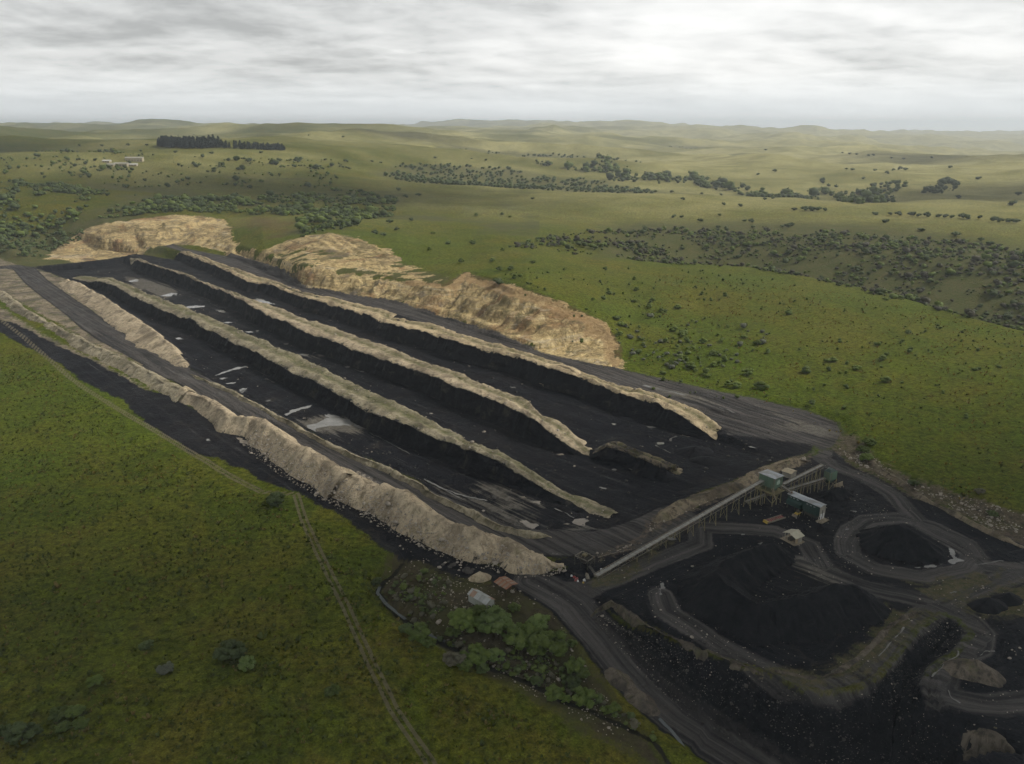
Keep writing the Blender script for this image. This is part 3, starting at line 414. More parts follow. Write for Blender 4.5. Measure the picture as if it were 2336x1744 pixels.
# ---------------------------------------------------------------- ground material (grass, coal, rock, soil by surveyed masks)
def ground_material():
    m, t, b = new_mat('ground', 0.95, 0.03)
    P = geo_pos(t)
    coal, tan, spoil, rubble = attr(t, 'mA'); weeds, track, road, red = attr(t, 'mB'); pink, scrub, stream, dry = attr(t, 'mC'); lush, au, al, dumpm = attr(t, 'mD'); mud, flat_, _1, _2 = attr(t, 'mE')
    nb = noise(t, P, 0.012, 5, 0.6); nm = noise(t, P, 0.07, 5, 0.62); nf = noise(t, P, 0.55, 5, 0.65, 0.4); ns = noise(t, P, 2.3, 3, 0.6)
    patch = noise(t, P, 0.028, 6, 0.68, 0.6, (40, 11, 0)); patch2 = noise(t, P, 0.16, 5, 0.7, 0.8, (9, 71, 0))
    # grass: olive green, straw and reddish seed heads in patches
    g = mixc(t, remap(t, nm, .34, .66), (0.060, 0.074, 0.008), (0.110, 0.116, 0.013))
    g = mixc(t, remap(t, patch, .45, .58), g, (0.118, 0.106, 0.015)); g = mixc(t, math_node(t, 'MULTIPLY', remap(t, noise(t, P, .018, 5, .7, 1.0, (3, 91, 0)), .52, .64), .6), g, (0.052, 0.077, 0.009))
    g = mixc(t, math_node(t, 'MULTIPLY', remap(t, patch2, .54, .70), 0.55), g, (0.088, 0.060, 0.018))
    g = mixc(t, math_node(t, 'MULTIPLY', lush, remap(t, nm, .3, .6, .55, 1.0)), g, (0.063, 0.103, 0.010))
    g = mixc(t, math_node(t, 'MULTIPLY', dry, remap(t, nb, .35, .6, .5, 1.0)), g, (0.41, 0.375, 0.165))
    tuft = remap(t, nf, .30, .72, 0.38, 1.62); g = mixc(t, 1.0, g, tuft, 'MULTIPLY')
    g = mixc(t, 1.0, g, remap(t, ns, .25, .75, .55, 1.45), 'MULTIPLY')
    # small dark herbs in the sward
    dots = remap(t, noise(t, P, 0.42, 2, 0.5, 0.0, (5, 5, 0)), .66, .74)
    g = mixc(t, math_node(t, 'MULTIPLY', dots, .55), g, (0.030, 0.046, 0.016))
    def edge(mask, amp=0.30, lo=.44, hi=.56, src=None):
        n = src or nf
        v = math_node(t, 'ADD', mask, math_node(t, 'MULTIPLY', math_node(t, 'SUBTRACT', n, 0.5), amp)); return remap(t, v, lo, hi, smooth=True)
    # scrubby brown slopes
    sc = mixc(t, remap(t, nm, .35, .65), (0.085, 0.092, 0.034), (0.135, 0.115, 0.055)); sc = mixc(t, remap(t, nf, .42, .68), sc, (0.052, 0.070, 0.022))
    sc = mixc(t, math_node(t, 'MULTIPLY', remap(t, patch2, .58, .72), .6), sc, (0.16, 0.115, 0.075))
    c = mixc(t, math_node(t, 'MULTIPLY', remap(t, math_node(t, 'ADD', scrub, math_node(t, 'MULTIPLY', math_node(t, 'SUBTRACT', patch2, .5), .9)), .3, .7), .85), g, sc)
    fb = mixc(t, remap(t, nf, .35, .65), (0.040, 0.033, 0.022), (0.088, 0.070, 0.042)); fb = mixc(t, math_node(t, 'MULTIPLY', remap(t, nm, .45, .6), .7), fb, (0.058, 0.060, 0.020)); c = mixc(t, math_node(t, 'MULTIPLY', edge(flat_, .6, .4, .62), .9), c, fb)
    # pinkish bare soil, red scar
    pk = mixc(t, remap(t, nf, .35, .65), (0.105, 0.078, 0.066), (0.155, 0.115, 0.098)); c = mixc(t, edge(pink, .5), c, pk)
    rs = mixc(t, remap(t, nf, .35, .65), (0.14, 0.068, 0.045), (0.10, 0.085, 0.042)); c = mixc(t, math_node(t, 'MULTIPLY', edge(red, 1.3, .35, .9, patch2), .6), c, rs)
    # spoil: tan and grey broken rock with weeds
    sp = mixc(t, remap(t, nf, .32, .68), (0.174, 0.142, 0.102), (0.370, 0.307, 0.217)); sp = mixc(t, remap(t, nm, .42, .60), sp, (0.119, 0.102, 0.081))
    sp = mixc(t, math_node(t, 'MULTIPLY', remap(t, patch2, .50, .62), .75), sp, (0.091, 0.098, 0.036))
    sp = mixc(t, math_node(t, 'MULTIPLY', remap(t, ns, .64, .74), .6), sp, (0.36, 0.32, 0.26))
    c = mixc(t, edge(spoil, .5), c, sp)
    # cut rock: ochre, pale sandstone, rust stains, gullied
    vs_ = vmul(t, P, (1, 1, .25)); st = noise(t, vs_, 0.20, 6, 0.68, 1.2)
    rk = ramp(t, st, [(.28, (0.198, 0.151, 0.083)), (.42, (0.397, 0.297, 0.147)), (.52, (0.551, 0.420, 0.209)), (.62, (0.647, 0.511, 0.276)), (.74, (0.426, 0.315, 0.166))])
    rk = mixc(t, math_node(t, 'MULTIPLY', remap(t, noise(t, P, 0.035, 4, .6, .8, (0, 33, 7)), .54, .64), .75), rk, (0.285, 0.155, 0.075))
    rk = mixc(t, math_node(t, 'MULTIPLY', remap(t, noise(t, P, 0.06, 5, .65, .8, (20, 3, 0)), .50, .62), .75), rk, (0.115, 0.100, 0.052))
    rk = mixc(t, math_node(t, 'MULTIPLY', remap(t, nm, .56, .66), .7), rk, (0.13, 0.112, 0.098))
    strata = noise(t, vmul(t, P, (.018, .018, .55)), 1.0, 5, .7, .6); rk = mixc(t, math_node(t, 'MULTIPLY', remap(t, strata, .50, .58), .55), rk, (0.20, 0.15, 0.09)); rk = mixc(t, math_node(t, 'MULTIPLY', remap(t, strata, .42, .36), .6), rk, (0.56, 0.47, 0.33))
    rk = mixc(t, math_node(t, 'MULTIPLY', remap(t, patch2, .55, .66), .6), rk, (0.10, 0.098, 0.045))
    rk = mixc(t, 1.0, rk, remap(t, nf, .3, .7, .62, 1.34), 'MULTIPLY')
    c = mixc(t, edge(tan, .45), c, rk)
    c = mixc(t, math_node(t, 'MULTIPLY', edge(red, .5), math_node(t, 'MULTIPLY', edge(tan, .45), .7)), c, mixc(t, remap(t, nf, .35, .65), (0.27, 0.165, 0.078), (0.36, 0.255, 0.135)))
    # coal-black working ground: damp, brownish or bluish, streaked by wheels
    cb = mixc(t, remap(t, nm, .36, .64), (0.0065, 0.0075, 0.0105), (0.014, 0.0145, 0.0175)); cb = mixc(t, math_node(t, 'MULTIPLY', remap(t, nb, .46, .60), .4), cb, (0.024, 0.022, 0.022))
    comb_ = t.nodes.new('ShaderNodeCombineXYZ'); t.links.new(math_node(t, 'MULTIPLY', au, 1.0), comb_.inputs[0]); t.links.new(math_node(t, 'MULTIPLY', al, 0.035), comb_.inputs[1])
    stk = noise(t, comb_.outputs[0], 0.55, 5, 0.66, .35)
    cb = mixc(t, math_node(t, 'MULTIPLY', remap(t, stk, .52, .68), .6), cb, (0.040, 0.039, 0.040))
    cb = mixc(t, math_node(t, 'MULTIPLY', remap(t, stk, .46, .32), .55), cb, (0.012, 0.012, 0.014))
    rdm = edge(road, .25); rdc = mixc(t, remap(t, stk, .38, .62), (0.030, 0.029, 0.029), (0.110, 0.100, 0.092)); cb = mixc(t, math_node(t, 'MULTIPLY', rdm, .92), cb, rdc)
    pale = math_node(t, 'MULTIPLY', remap(t, stk, .60, .70), remap(t, noise(t, P, 0.03, 4, .6, .5, (77, 0, 0)), .55, .64))
    cb = mixc(t, math_node(t, 'MULTIPLY', pale, .8), cb, (0.165, 0.158, 0.150))
    cb = mixc(t, math_node(t, 'MULTIPLY', remap(t, patch2, .57, .70), .30), cb, (0.095, 0.080, 0.062))
    cb = mixc(t, math_node(t, 'MULTIPLY', dumpm, .85), cb, mixc(t, remap(t, nf, .35, .65), (0.005, 0.0055, 0.007), (0.015, 0.015, 0.016)))
    spk = remap(t, noise(t, P, 1.1, 2, .5, 0, (3, 8, 1)), .70, .78); cb = mixc(t, math_node(t, 'MULTIPLY', spk, .55), cb, (0.15, 0.14, 0.128))
    mm_ = math_node(t, 'ADD', mud, math_node(t, 'MULTIPLY', math_node(t, 'SUBTRACT', stk, .5), 2.2)); cb = mixc(t, math_node(t, 'MULTIPLY', remap(t, mm_, .45, .75), .8), cb, mixc(t, remap(t, nf, .3, .7), (0.085, 0.076, 0.062), (0.205, 0.188, 0.158)))
    cm = edge(coal, .30); c = mixc(t, cm, c, cb)
    # rubble banks and weeds growing through them
    rb = mixc(t, remap(t, nf, .35, .65), (0.052, 0.043, 0.035), (0.150, 0.118, 0.085)); rb = mixc(t, remap(t, ns, .62, .72), rb, (0.30, 0.26, 0.215))
    rb = mixc(t, math_node(t, 'MULTIPLY', remap(t, patch2, .52, .66), .7), rb, (0.078, 0.078, 0.026))
    c = mixc(t, math_node(t, 'MULTIPLY', edge(rubble, .8, .38, .62), .9), c, rb)
    wd = mixc(t, remap(t, nf, .35, .65), (0.052, 0.060, 0.020), (0.120, 0.098, 0.050)); wd = mixc(t, remap(t, ns, .55, .7), wd, (0.14, 0.115, 0.085))
    c = mixc(t, math_node(t, 'MULTIPLY', edge(weeds, 1.1, .35, .65, patch2), .9), c, wd)
    # farm track: two worn wheel lines
    tk = mixc(t, remap(t, nf, .3, .7), (0.115, 0.100, 0.062), (0.175, 0.150, 0.100)); c = mixc(t, math_node(t, 'MULTIPLY', edge(track, .35), .8), c, tk)
    c = mixc(t, edge(stream, .4), c, (0.022, 0.021, 0.015))
    c = mixc(t, 1.0, c, (0.80, 0.80, 0.80), 'MULTIPLY')
    t.links.new(c, b.inputs['Base Color'])
    t.links.new(mixc(t, cm, (0.95, 0.95, 0.95), remap(t, nm, .4, .65, .55, .9)), b.inputs['Roughness'])
    h = math_node(t, 'ADD', math_node(t, 'MULTIPLY', nf, 1.0), math_node(t, 'MULTIPLY', ns, .35))
    h = math_node(t, 'ADD', h, math_node(t, 'MULTIPLY', st, 1.6))
    bump(t, b, h, 0.9, 0.75)
    return m
GROUND = ground_material()

# ---------------------------------------------------------------- the land as one surveyed sheet, parted where its surface changes
def build_land():
    rows = np.concatenate([np.exp(np.arange(math.log(72), math.log(1500), 0.0043)), np.exp(np.arange(math.log(1500), math.log(19500), 0.0145))])
    cols = np.radians(np.arange(-47, 47.01, 0.105))
    D, A = np.meshgrid(rows, cols, indexing='ij')
    X = D * np.sin(A); Y = D * np.cos(A)
    Z, M = site(X, Y)
    nr, nc = X.shape
    V = np.stack([X, Y, Z], -1).reshape(-1, 3)
    q = lambda k, w=8.0: np.clip(M[k] / (2 * w) + .5, 0, 1).ravel()
    x = X.ravel(); y = Y.ravel(); d = D.ravel(); az = np.degrees(A.ravel())
    bn = fbm(x / 240, y / 240, 4, 91); bn2 = fbm(x / 90, y / 90, 4, 92)
    # open country: dry plateau to the right, lusher near slopes, scrub on steep ground and in valleys
    gz = np.gradient(Z, axis=0) / np.maximum(np.gradient(D, axis=0), .01); gz = gz.ravel()
    dry = np.interp(d, [300, 800, 1100, 1600, 2600, 4000], [0, .1, .55, .75, 1, 1]) * np.clip(.68 + bn * 1.0 + .022 * az, 0, 1)
    lush = np.interp(d, [150, 330, 700, 1000], [.15, .75, .65, .2]) * np.clip(.7 + bn2 * .9, 0, 1)
    g = M['gully'].ravel()
    scrub = np.where((g > 8) & (d < 1150) & (az > 3), np.interp(g, [8, 25, 230, 330], [0, 1, .75, 0]) * np.clip((az - 3) / 6, 0, 1), 0.)
    scrub = np.maximum.reduce([scrub, q('scrubflat', 4) * .95, q('skirt', 5) * .8])
    scrub = np.maximum(scrub, np.where((d > 760) & (d < 1300) & (az < 2), np.clip(.25 + bn2 * 1.1, 0, .8), 0))
    left_bowl = np.clip(1 - np.hypot(x + 440, y - 790) / 130, 0, 1); scrub = np.maximum(scrub, np.minimum(left_bowl * 2.0, .9))
    scrub = np.maximum(scrub, np.where(d > 1250, np.clip((-.20 - hills(x, y)) * 3.5 + bn2 * .4, 0, .6), 0))
    rot = AXIS; au = (x * -rot[1] + y * rot[0]); al = (x * rot[0] + y * rot[1])
    # wheel marks in the yard follow the piles and the low road
    ld = line_dist(x, y, LOW_ROAD); wy = sst(np.clip(M['yard'].ravel() / 6, 0, 1)) * (1 - sst((M['pit'].ravel() + 10) / 10))
    au = np.where(wy > .5, M['yu'].ravel() + fbm(x / 14, y / 14, 3, 95) * 1.2, au); al = np.where(wy > .5, M['ya'].ravel(), al)
    lr = sst((10 - ld[0]) / 3); au = au * (1 - lr) + ld[0] * ld[1] * lr; al = al * (1 - lr) + ld[3] * lr
    one = np.ones_like(x)
    trk = np.clip(.42 * np.exp(-(M['trail'].ravel() / .55) ** 2) * (.6 + fbm(x / 25, y / 25, 2, 97)) + np.exp(-((np.abs(M['tracku'].ravel()) - .85) / .5) ** 2) * .95 + q('track', 2.5) * .25 - .12, 0, 1)
    attrs = {'mA': np.stack([q('coal', 5), q('tan', 5), q('spoil', 6), q('rubble', 4)], 1),
             'mB': np.stack([q('weeds', 4), trk, q('road', 4), np.maximum(np.clip(q('red', 28) + .25 * fbm(x / 16, y / 16, 4, 98), 0, 1) * (M['red'].ravel() > -29), q('topsoil', 6))], 1),
             'mC': np.stack([q('pink', 6), scrub, q('stream', 2), dry], 1),
             'mD': np.stack([lush, au, al, np.clip(M['dump'].ravel() / 4, 0, 1)], 1), 'mE': np.stack([q('mud', 5), q('scrubflat', 5), lush * 0, lush * 0], 1)}
    i = np.arange(nr - 1)[:, None] * nc + np.arange(nc - 1)[None, :]
    F = np.stack([i, i + 1, i + nc + 1, i + nc], -1)
    fc = lambda a: (a[:-1, :-1] + a[1:, 1:] + a[:-1, 1:] + a[1:, :-1]) / 4
    m = {k: fc(v) for k, v in M.items()}; df = fc(D); af = np.degrees(fc(A))
    cls = np.zeros(df.shape, int)                                   # 0 grassland
    names = ['grassland', 'distant_hills', 'outer_haul_road', 'plant_yard', 'spoil_ground', 'lower_cut_floor', 'middle_cut_floor', 'upper_cut_floor',
             'inner_haul_road', 'upper_haul_road', 'rock_face', 'dump_slope', 'low_haul_road', 'rubble_bank', 'stream_bank', 'farm_track', 'scrub_ground', 'yard_road']
    cls[df > 2300] = 1
    cls[(m['gully'] > 10) & (m['gully'] < 240) & (af > 6) & (df < 1100)] = 16
    cls[m['scrubflat'] > 0] = 16
    cls[(m['left'] > 0)] = 4
    cls[m['rubble'] > 0] = 13
    cls[m['outer'] > 0] = 2
    cls[m['yard'] > 0] = 3
    pit = m['pit'] > 0
    cls[pit & (m['s2'] <= 0)] = 5; cls[pit & (m['s2'] > 0) & (m['s3'] <= 0)] = 6; cls[pit & (m['s3'] > 0)] = 7
    cls[m['inner'] > 0] = 8
    cls[(m['upper'] > 0)] = 9
    cls[m['wall'] > .5] = 10
    cls[m['dump'] > 0] = 11
    cls[(m['yardroad'] > 0) & (m['yard'] > -3) & (m['pit'] < 0)] = 17
    cls[(m['lowroad'] > 0) & (m['dump'] <= 0) & (df < 230)] = 12
    cls[(m['track'] > 0) & (m['outer'] < 0)] = 15
    cls[(m['stream'] > 0) & (m['lowroad'] < 0)] = 14
    for k, nm in enumerate(names):
        sel = F[cls == k]
        if len(sel) == 0: continue
        u, inv = np.unique(sel, return_inverse=True)
        o = mesh_np(nm, V[u], inv.reshape(-1, 4), GROUND, True, {a: c[u] for a, c in attrs.items()})
        tag(o, kind='structure')
build_land()

# ---------------------------------------------------------------- materials for built things
def surf_mat(name, c1, c2=None, scale=1.0, rough=.8, spec=.3, rust=None, metal=0.0, streak=False, bmp=0.0):
    m, t, b = new_mat(name, rough, spec); P = geo_pos(t)
    v = vmul(t, P, (1, 1, .15)) if streak else P
    n = noise(t, v, scale, 5, .6, .3); c = mixc(t, remap(t, n, .35, .65), c1, c2 or tuple(x * .7 for x in c1))
    if rust: c = mixc(t, math_node(t, 'MULTIPLY', remap(t, noise(t, v, scale * .6, 4, .65, .5, (4, 9, 2)), .50, .62), .85), c, rust)
    t.links.new(c, b.inputs['Base Color']); b.inputs['Metallic'].default_value = metal
    if bmp: bump(t, b, n, bmp)
    return m
def spoil_material(name, light, mid, dark, weed=.5, coal=.25):
    """broken overburden: tan clay and stone, darker damp patches, weeds; attribute 'e' .r darkens to coal dust near the seam"""
    m, t, b = new_mat(name, .95, .04); P = geo_pos(t); e, u, v, w = attr(t, 'e')
    nf = noise(t, P, .55, 5, .68, .5); ns = noise(t, P, 2.1, 4, .65); nm = noise(t, P, .05, 6, .66, .6); rill = noise(t, vmul(t, P, (1, 1, .3)), .42, 5, .7, .9)
    c = ramp(t, rill, [(.26, dark), (.40, mid), (.52, light), (.70, tuple(min(1, x * 1.12) for x in light)), (.8, mid)])
    c = mixc(t, math_node(t, 'MULTIPLY', remap(t, nm, .48, .62), .85), c, tuple(x * (.55, .56, .6)[i] for i, x in enumerate(mid)))
    c = mixc(t, math_node(t, 'MULTIPLY', remap(t, ns, .62, .72), .6), c, tuple(min(1, x * 1.35) for x in light))
    c = mixc(t, math_node(t, 'MULTIPLY', remap(t, ns, .40, .28), .6), c, tuple(x * .45 for x in dark))
    c = mixc(t, math_node(t, 'MULTIPLY', remap(t, noise(t, P, .2, 5, .68, .6, (9, 1, 3)), .53, .64), weed), c, (0.075, 0.078, 0.030))
    c = mixc(t, math_node(t, 'MULTIPLY', v, remap(t, nf, .32, .6, .35, .95)), c, (0.075, 0.080, 0.032))
    cd = math_node(t, 'ADD', e, math_node(t, 'MULTIPLY', math_node(t, 'SUBTRACT', rill, .5), 1.6)); c = mixc(t, remap(t, cd, .45, .65), c, (0.018, 0.018, 0.020))
    c = mixc(t, math_node(t, 'MULTIPLY', remap(t, noise(t, P, .15, 5, .65, .5, (1, 40, 3)), .52, .68), coal), c, (0.035, 0.032, 0.030))
    t.links.new(c, b.inputs['Base Color'])
    h = math_node(t, 'ADD', math_node(t, 'MULTIPLY', rill, 1.6), math_node(t, 'MULTIPLY', ns, .55)); bump(t, b, h, .6, .7)
    return m
def coal_material(name, base=(0.0045, 0.005, 0.0065), hi=(0.012, 0.012, 0.0135), seam=False):
    m, t, b = new_mat(name, .72, .06); P = geo_pos(t)
    n = noise(t, vmul(t, P, (1, 1, 2.4 if seam else 1.0)), .5 if seam else .3, 5, .65, .5); nf = noise(t, P, 2.2, 4, .65)
    c = mixc(t, remap(t, n, .36, .66), base, hi); c = mixc(t, math_node(t, 'MULTIPLY', remap(t, nf, .62, .75), .35), c, (0.06, 0.056, 0.052))
    if seam: c = mixc(t, math_node(t, 'MULTIPLY', remap(t, noise(t, P, .13, 5, .68, .5), .56, .68), .5), c, (0.075, 0.066, 0.050))
    t.links.new(c, b.inputs['Base Color']); bump(t, b, math_node(t, 'ADD', n, math_node(t, 'MULTIPLY', nf, .4)), .7, .8 if seam else .5)
    return m
SPOIL = spoil_material('pale_spoil', (0.407, 0.334, 0.231), (0.261, 0.209, 0.140), (0.128, 0.104, 0.076), .35, .3)
SPOIL_G = spoil_material('weedy_spoil', (0.277, 0.241, 0.169), (0.180, 0.154, 0.102), (0.087, 0.080, 0.053), .45, .35)
SPOIL_D = spoil_material('dark_spoil', (0.188, 0.154, 0.108), (0.096, 0.078, 0.056), (0.040, 0.034, 0.029), .4, .75)
SPOIL_Y = spoil_material('ochre_spoil', (0.468, 0.374, 0.237), (0.322, 0.249, 0.156), (0.158, 0.126, 0.086), .3, .25)
SPOIL_DD = spoil_material('blackened_spoil', (0.125, 0.105, 0.080), (0.065, 0.055, 0.043), (0.026, 0.024, 0.022), .55, .8)
SEAM = coal_material('coal_seam', (0.0045, 0.0055, 0.008), (0.014, 0.014, 0.0155), True)
COAL = coal_material('stockpiled_coal')
def water_material(name, mud, rough=.06):
    m, t, b = new_mat(name, rough, .5); P = geo_pos(t); n = noise(t, P, .3, 4, .6)
    t.links.new(mixc(t, remap(t, n, .35, .65), mud, tuple(x * .75 for x in mud)), b.inputs['Base Color']); b.inputs['IOR'].default_value = 1.33
    return m
WATER = water_material('muddy_water', (0.17, 0.165, 0.152), .10); WATER2 = water_material('brown_water', (0.19, 0.165, 0.135), .12); DARKW = water_material('dark_water', (0.10, 0.11, 0.11), .06)

# ---------------------------------------------------------------- ridges of overburden left between the cuts
def path_normals(P):
    T = np.gradient(P[:, :2], axis=0); T /= np.linalg.norm(T, axis=1, keepdims=True) + 1e-9
    return np.stack([-T[:, 1], T[:, 0]], 1)            # left of the direction of travel
def loft(name, guides, subs, mat, parent, seed, amp, rill=.5, edge=None, loc=(0, 0, 0), trough=None, dens=1.0):
    """surface through guide curves (each (n,3)); subs = strips between neighbours; noise fades out at the first and last guide unless open"""
    n = len(guides[0]); C = []; E = []; W = []; TR = []
    s = np.concatenate([[0], np.cumsum(np.linalg.norm(np.diff(guides[len(guides) // 2], axis=0), axis=1))])
    for k in range(len(guides) - 1):
        for j in range(subs[k]):
            t = j / subs[k]; C.append(guides[k] * (1 - t) + guides[k + 1] * t); E.append((edge[k] * (1 - t) + edge[k + 1] * t) if edge else 0.0)
            TR.append((trough[k] * (1 - t) + trough[k + 1] * t) if trough else 0.0)
    C.append(guides[-1]); E.append(edge[-1] if edge else 0.0); TR.append(trough[-1] if trough else 0.0)
    C = np.stack(C, 1); m = C.shape[1]
    v = np.linspace(0, 1, m)[None, :]; S = s[:, None] + 0 * v
    wz = np.sin(np.pi * np.clip(v, 0.02, .98)) ** .5
    X = C[..., 0]; Y = C[..., 1]
    dz = amp * (ridged(X / 9.0, Y / 9.0, 3, seed) * 1.1 - .35 + fbm(X / 4.5, Y / 4.5, 3, seed + 5) * .7 + fbm(X / 1.5, Y / 1.5, 3, seed + 7) * .5) + .5 * amp * fbm(S / 22, S * 0 + 3, 2, seed + 3)
    nr = path_normals(guides[len(guides) // 2]); rl = rill * (np.abs(vnoise(S / 2.1 + .6 * fbm(X / 4, Y / 4, 2, seed + 9), v * 1.3, seed + 11)) - .35) + rill * .8 * vnoise(S / 6.0, v * 2, seed + 12)
    C[..., 2] += dz * wz; sgn = np.where(v < .5, 1, -1) * wz
    C[..., 0] += nr[:, None, 0] * rl * sgn * -1; C[..., 1] += nr[:, None, 1] * rl * sgn * -1
    i = np.arange(n - 1)[:, None] * m + np.arange(m - 1)[None, :]
    F = np.stack([i, i + m, i + m + 1, i + 1], -1).reshape(-1, 4)
    e = np.zeros((n, m, 4)); e[..., 0] = np.array(E)[None, :]; e[..., 1] = S / 10; e[..., 2] = np.array(TR)[None, :]
    return mesh_np(name, (C - np.asarray(loc)).reshape(-1, 3), F, mat, True, {'e': e.reshape(-1, 4)}, parent)
def root(name, loc, label, cat, group=None, rz=0.0):
    o = bpy.data.objects.new(name, None); o.empty_display_size = 1; o.location = loc; o.rotation_euler[2] = rz; COL.objects.link(o)
    return tag(o, label, cat, group)
def taper(P, floor, ends, L=16.0):
    s = np.concatenate([[0], np.cumsum(np.linalg.norm(np.diff(P[:, :2], axis=0), axis=1))]); e = np.ones(len(P))
    if ends[0]: e *= sst(s / L)
    if ends[1]: e *= sst((s[-1] - s) / L)
    return floor + (P[:, 2] - floor) * (.12 + .88 * e), e
RIDGES = []
def cut_ridge(label, Fp, Bp, mat, seed, run_f, run_b, seam=.55, ends=(True, True), step=.8, wall='coal_face', tl=16.0):
    """F/B: crest lines seen from the low side; the coal seam shows as a steep black face under the front crest"""
    L = np.linalg.norm(np.diff(np.asarray(Fp)[:, :2], axis=0), axis=1).sum(); n = int(L / step)
    F = resample(Fp, n); B = resample(Bp, n); N = path_normals((F + B) / 2)
    side = np.sign(((F - B)[:, :2] * N).sum(1).mean()); N = N * side
    wob = 1.5 * fbm(np.arange(n) * step / 16.0, np.zeros(n), 4, seed + 50)
    F[:, :2] += N * wob[:, None]; B[:, :2] -= N * (1.3 * fbm(np.arange(n) * step / 19.0, np.zeros(n), 4, seed + 52))[:, None]
    cz = 1.0 * fbm(np.arange(n) * step / 14.0, np.zeros(n) + 2, 4, seed + 53); F[:, 2] += cz; B[:, 2] += 1.1 * fbm(np.arange(n) * step / 17.0, np.zeros(n) + 4, 4, seed + 54)
    ff = F[:, :2] + N * run_f; bf = B[:, :2] - N * run_b
    zf = np.minimum(height(ff[:, 0], ff[:, 1]) - .7, F[:, 2] - 1.5); zb = np.minimum(height(bf[:, 0], bf[:, 1]) - .7, B[:, 2] - .4)
    F[:, 2], e = taper(F, zf, ends, tl); B[:, 2], _ = taper(B, np.maximum(zb, zf), ends, tl)
    B[:, 2] = np.maximum(B[:, 2], zb + .3)
    sr = seam + .30 * fbm(np.arange(n) / 8.0, np.ones(n), 5, seed + 51)
    rag = fbm(np.arange(n) / 6.0, np.ones(n), 5, seed + 51)
    g0 = np.column_stack([F[:, :2] + N * (run_f * .8), zf])
    gs = F.copy(); gs[:, :2] += N * (rag * 1.3)[:, None]; gs[:, 2] += (-.35 + rag * 1.6) * e                      # ragged top of the coal
    pt = lambda u, dz: np.column_stack([F[:, :2] * (1 - u) + B[:, :2] * u, F[:, 2] * (1 - u) + B[:, 2] * u + dz * e])
    g5 = np.column_stack([bf, zb])
    r = root('overburden_ridge', tuple(F[n // 2]), label, 'spoil ridge'); o = np.array(F[n // 2])
    loft(wall, [g0, gs], [8], SEAM, r, seed, .5, .9, loc=o)
    loft('spoil_cap', [gs, pt(.28, .75), pt(.62, -.15), pt(.92, .45), g5], [5, 5, 5, 5], mat, r, seed + 100, .7, .6, [.62, 0, 0, 0, .5], o, [.0, .0, .95, .15, 0])
    RIDGES.append((F, B, e))
    return r
cut_ridge('long double-crested spoil ridge between the lower and the middle cut', RIDGE2_F, RIDGE2_B, SPOIL_G, 200, 4.0, 5.0, .58, tl=60)
cut_ridge('long pale spoil ridge between the middle and the upper cut', RIDGE3_F[:-4], RIDGE3_B[:-4], SPOIL, 300, 4.4, 4.5, .62, tl=32)
TAIL_F = [(30.4, 291.9, 2), (37.2, 284.9, 2), (44.3, 277.8, 2), (50.5, 271, 2), (56.6, 264.1, 2), (58, 267.5, 1.5), (60.1, 263.1, 1.5)]; TAIL_B = [(32.3, 294.7, 2.4), (40.9, 289.6, 2.4), (47.4, 280.3, 2.4), (53.7, 272.7, 2.4), (59.8, 265.9, 2.4), (61.7, 270.9, 1.6), (63.2, 267.7, 1.6)]
cut_ridge('low broken rubbly tail of ridge beyond the gap, near the plant end of the cuts', TAIL_F, TAIL_B, SPOIL_D, 340, 6.0, 4.0, .22, step=.6, tl=10)
cut_ridge('ochre topped ridge along the edge of the upper haul road', RIDGE4_F[2:], RIDGE4_B[2:], SPOIL_Y, 400, 5.5, 3.0, .64, tl=24)

def bank(label, crest, mat, seed, run_f, run_b, top=1.6, ends=(True, True), step=.8, amp=.8, name='spoil_bank', cat='spoil bank', dust=.5):
    """a tipped bank: slopes run_f x height to the right of the line, run_b to the left"""
    L = np.linalg.norm(np.diff(np.asarray(crest)[:, :2], axis=0), axis=1).sum(); n = int(L / step); C = resample(crest, n); N = path_normals(C)
    C[:, 2] *= 1 + .16 * fbm(np.arange(n) * step / 13.0, np.zeros(n), 3, seed + 1)
    C[:, :2] += N * (fbm(np.arange(n) * step / 11, np.ones(n), 3, seed + 2) * 1.1)[:, None]
    C[:, 2], e = taper(C, height(C[:, 0], C[:, 1]), ends, 8)
    hh = np.maximum(C[:, 2:3] - 0, .4)
    ff = C[:, :2] - N * (hh * run_f); bf = C[:, :2] + N * (top + hh * run_b)
    g0 = np.column_stack([ff, height(ff[:, 0], ff[:, 1]) - .5]); g3 = np.column_stack([bf, height(bf[:, 0], bf[:, 1]) - .5])
    g2 = C.copy(); g2[:, :2] += N * top; g2[:, 2] -= .15
    o = loft(name, [g0 - C[n // 2], C - C[n // 2], g2 - C[n // 2], g3 - C[n // 2]], [9, 2, 6], mat, None, seed, amp, .6, [dust, 0, 0, .4])
    o.location = C[n // 2]
    return tag(o, label, cat)
MAIN_BANK = [(-155.2, 350.1, 4), (-142.4, 339.7, 4), (-117.7, 310, 5), (-105.7, 303.4, 5), (-95.5, 291.5, 6.5), (-77.4, 269.6, 6.5), (-55.4, 247.9, 6.5), (-61, 255.4, 7), (-47.4, 241, 7), (-41.7, 238.6, 7), (-29.6, 224.9, 6.3), (-18.8, 214.7, 5.6), (-8.8, 206.8, 5.6), (-2.3, 206.1, 4.8), (2.8, 200, 4.8), (8.7, 198.2, 3), (15.1, 198.7, 1.2)]
bank('big pale spoil bank between the outer and the inner haul road', MAIN_BANK, SPOIL, 500, 1.18, 1.1, 2.0, amp=1.0, step=.6, ends=(False, True))
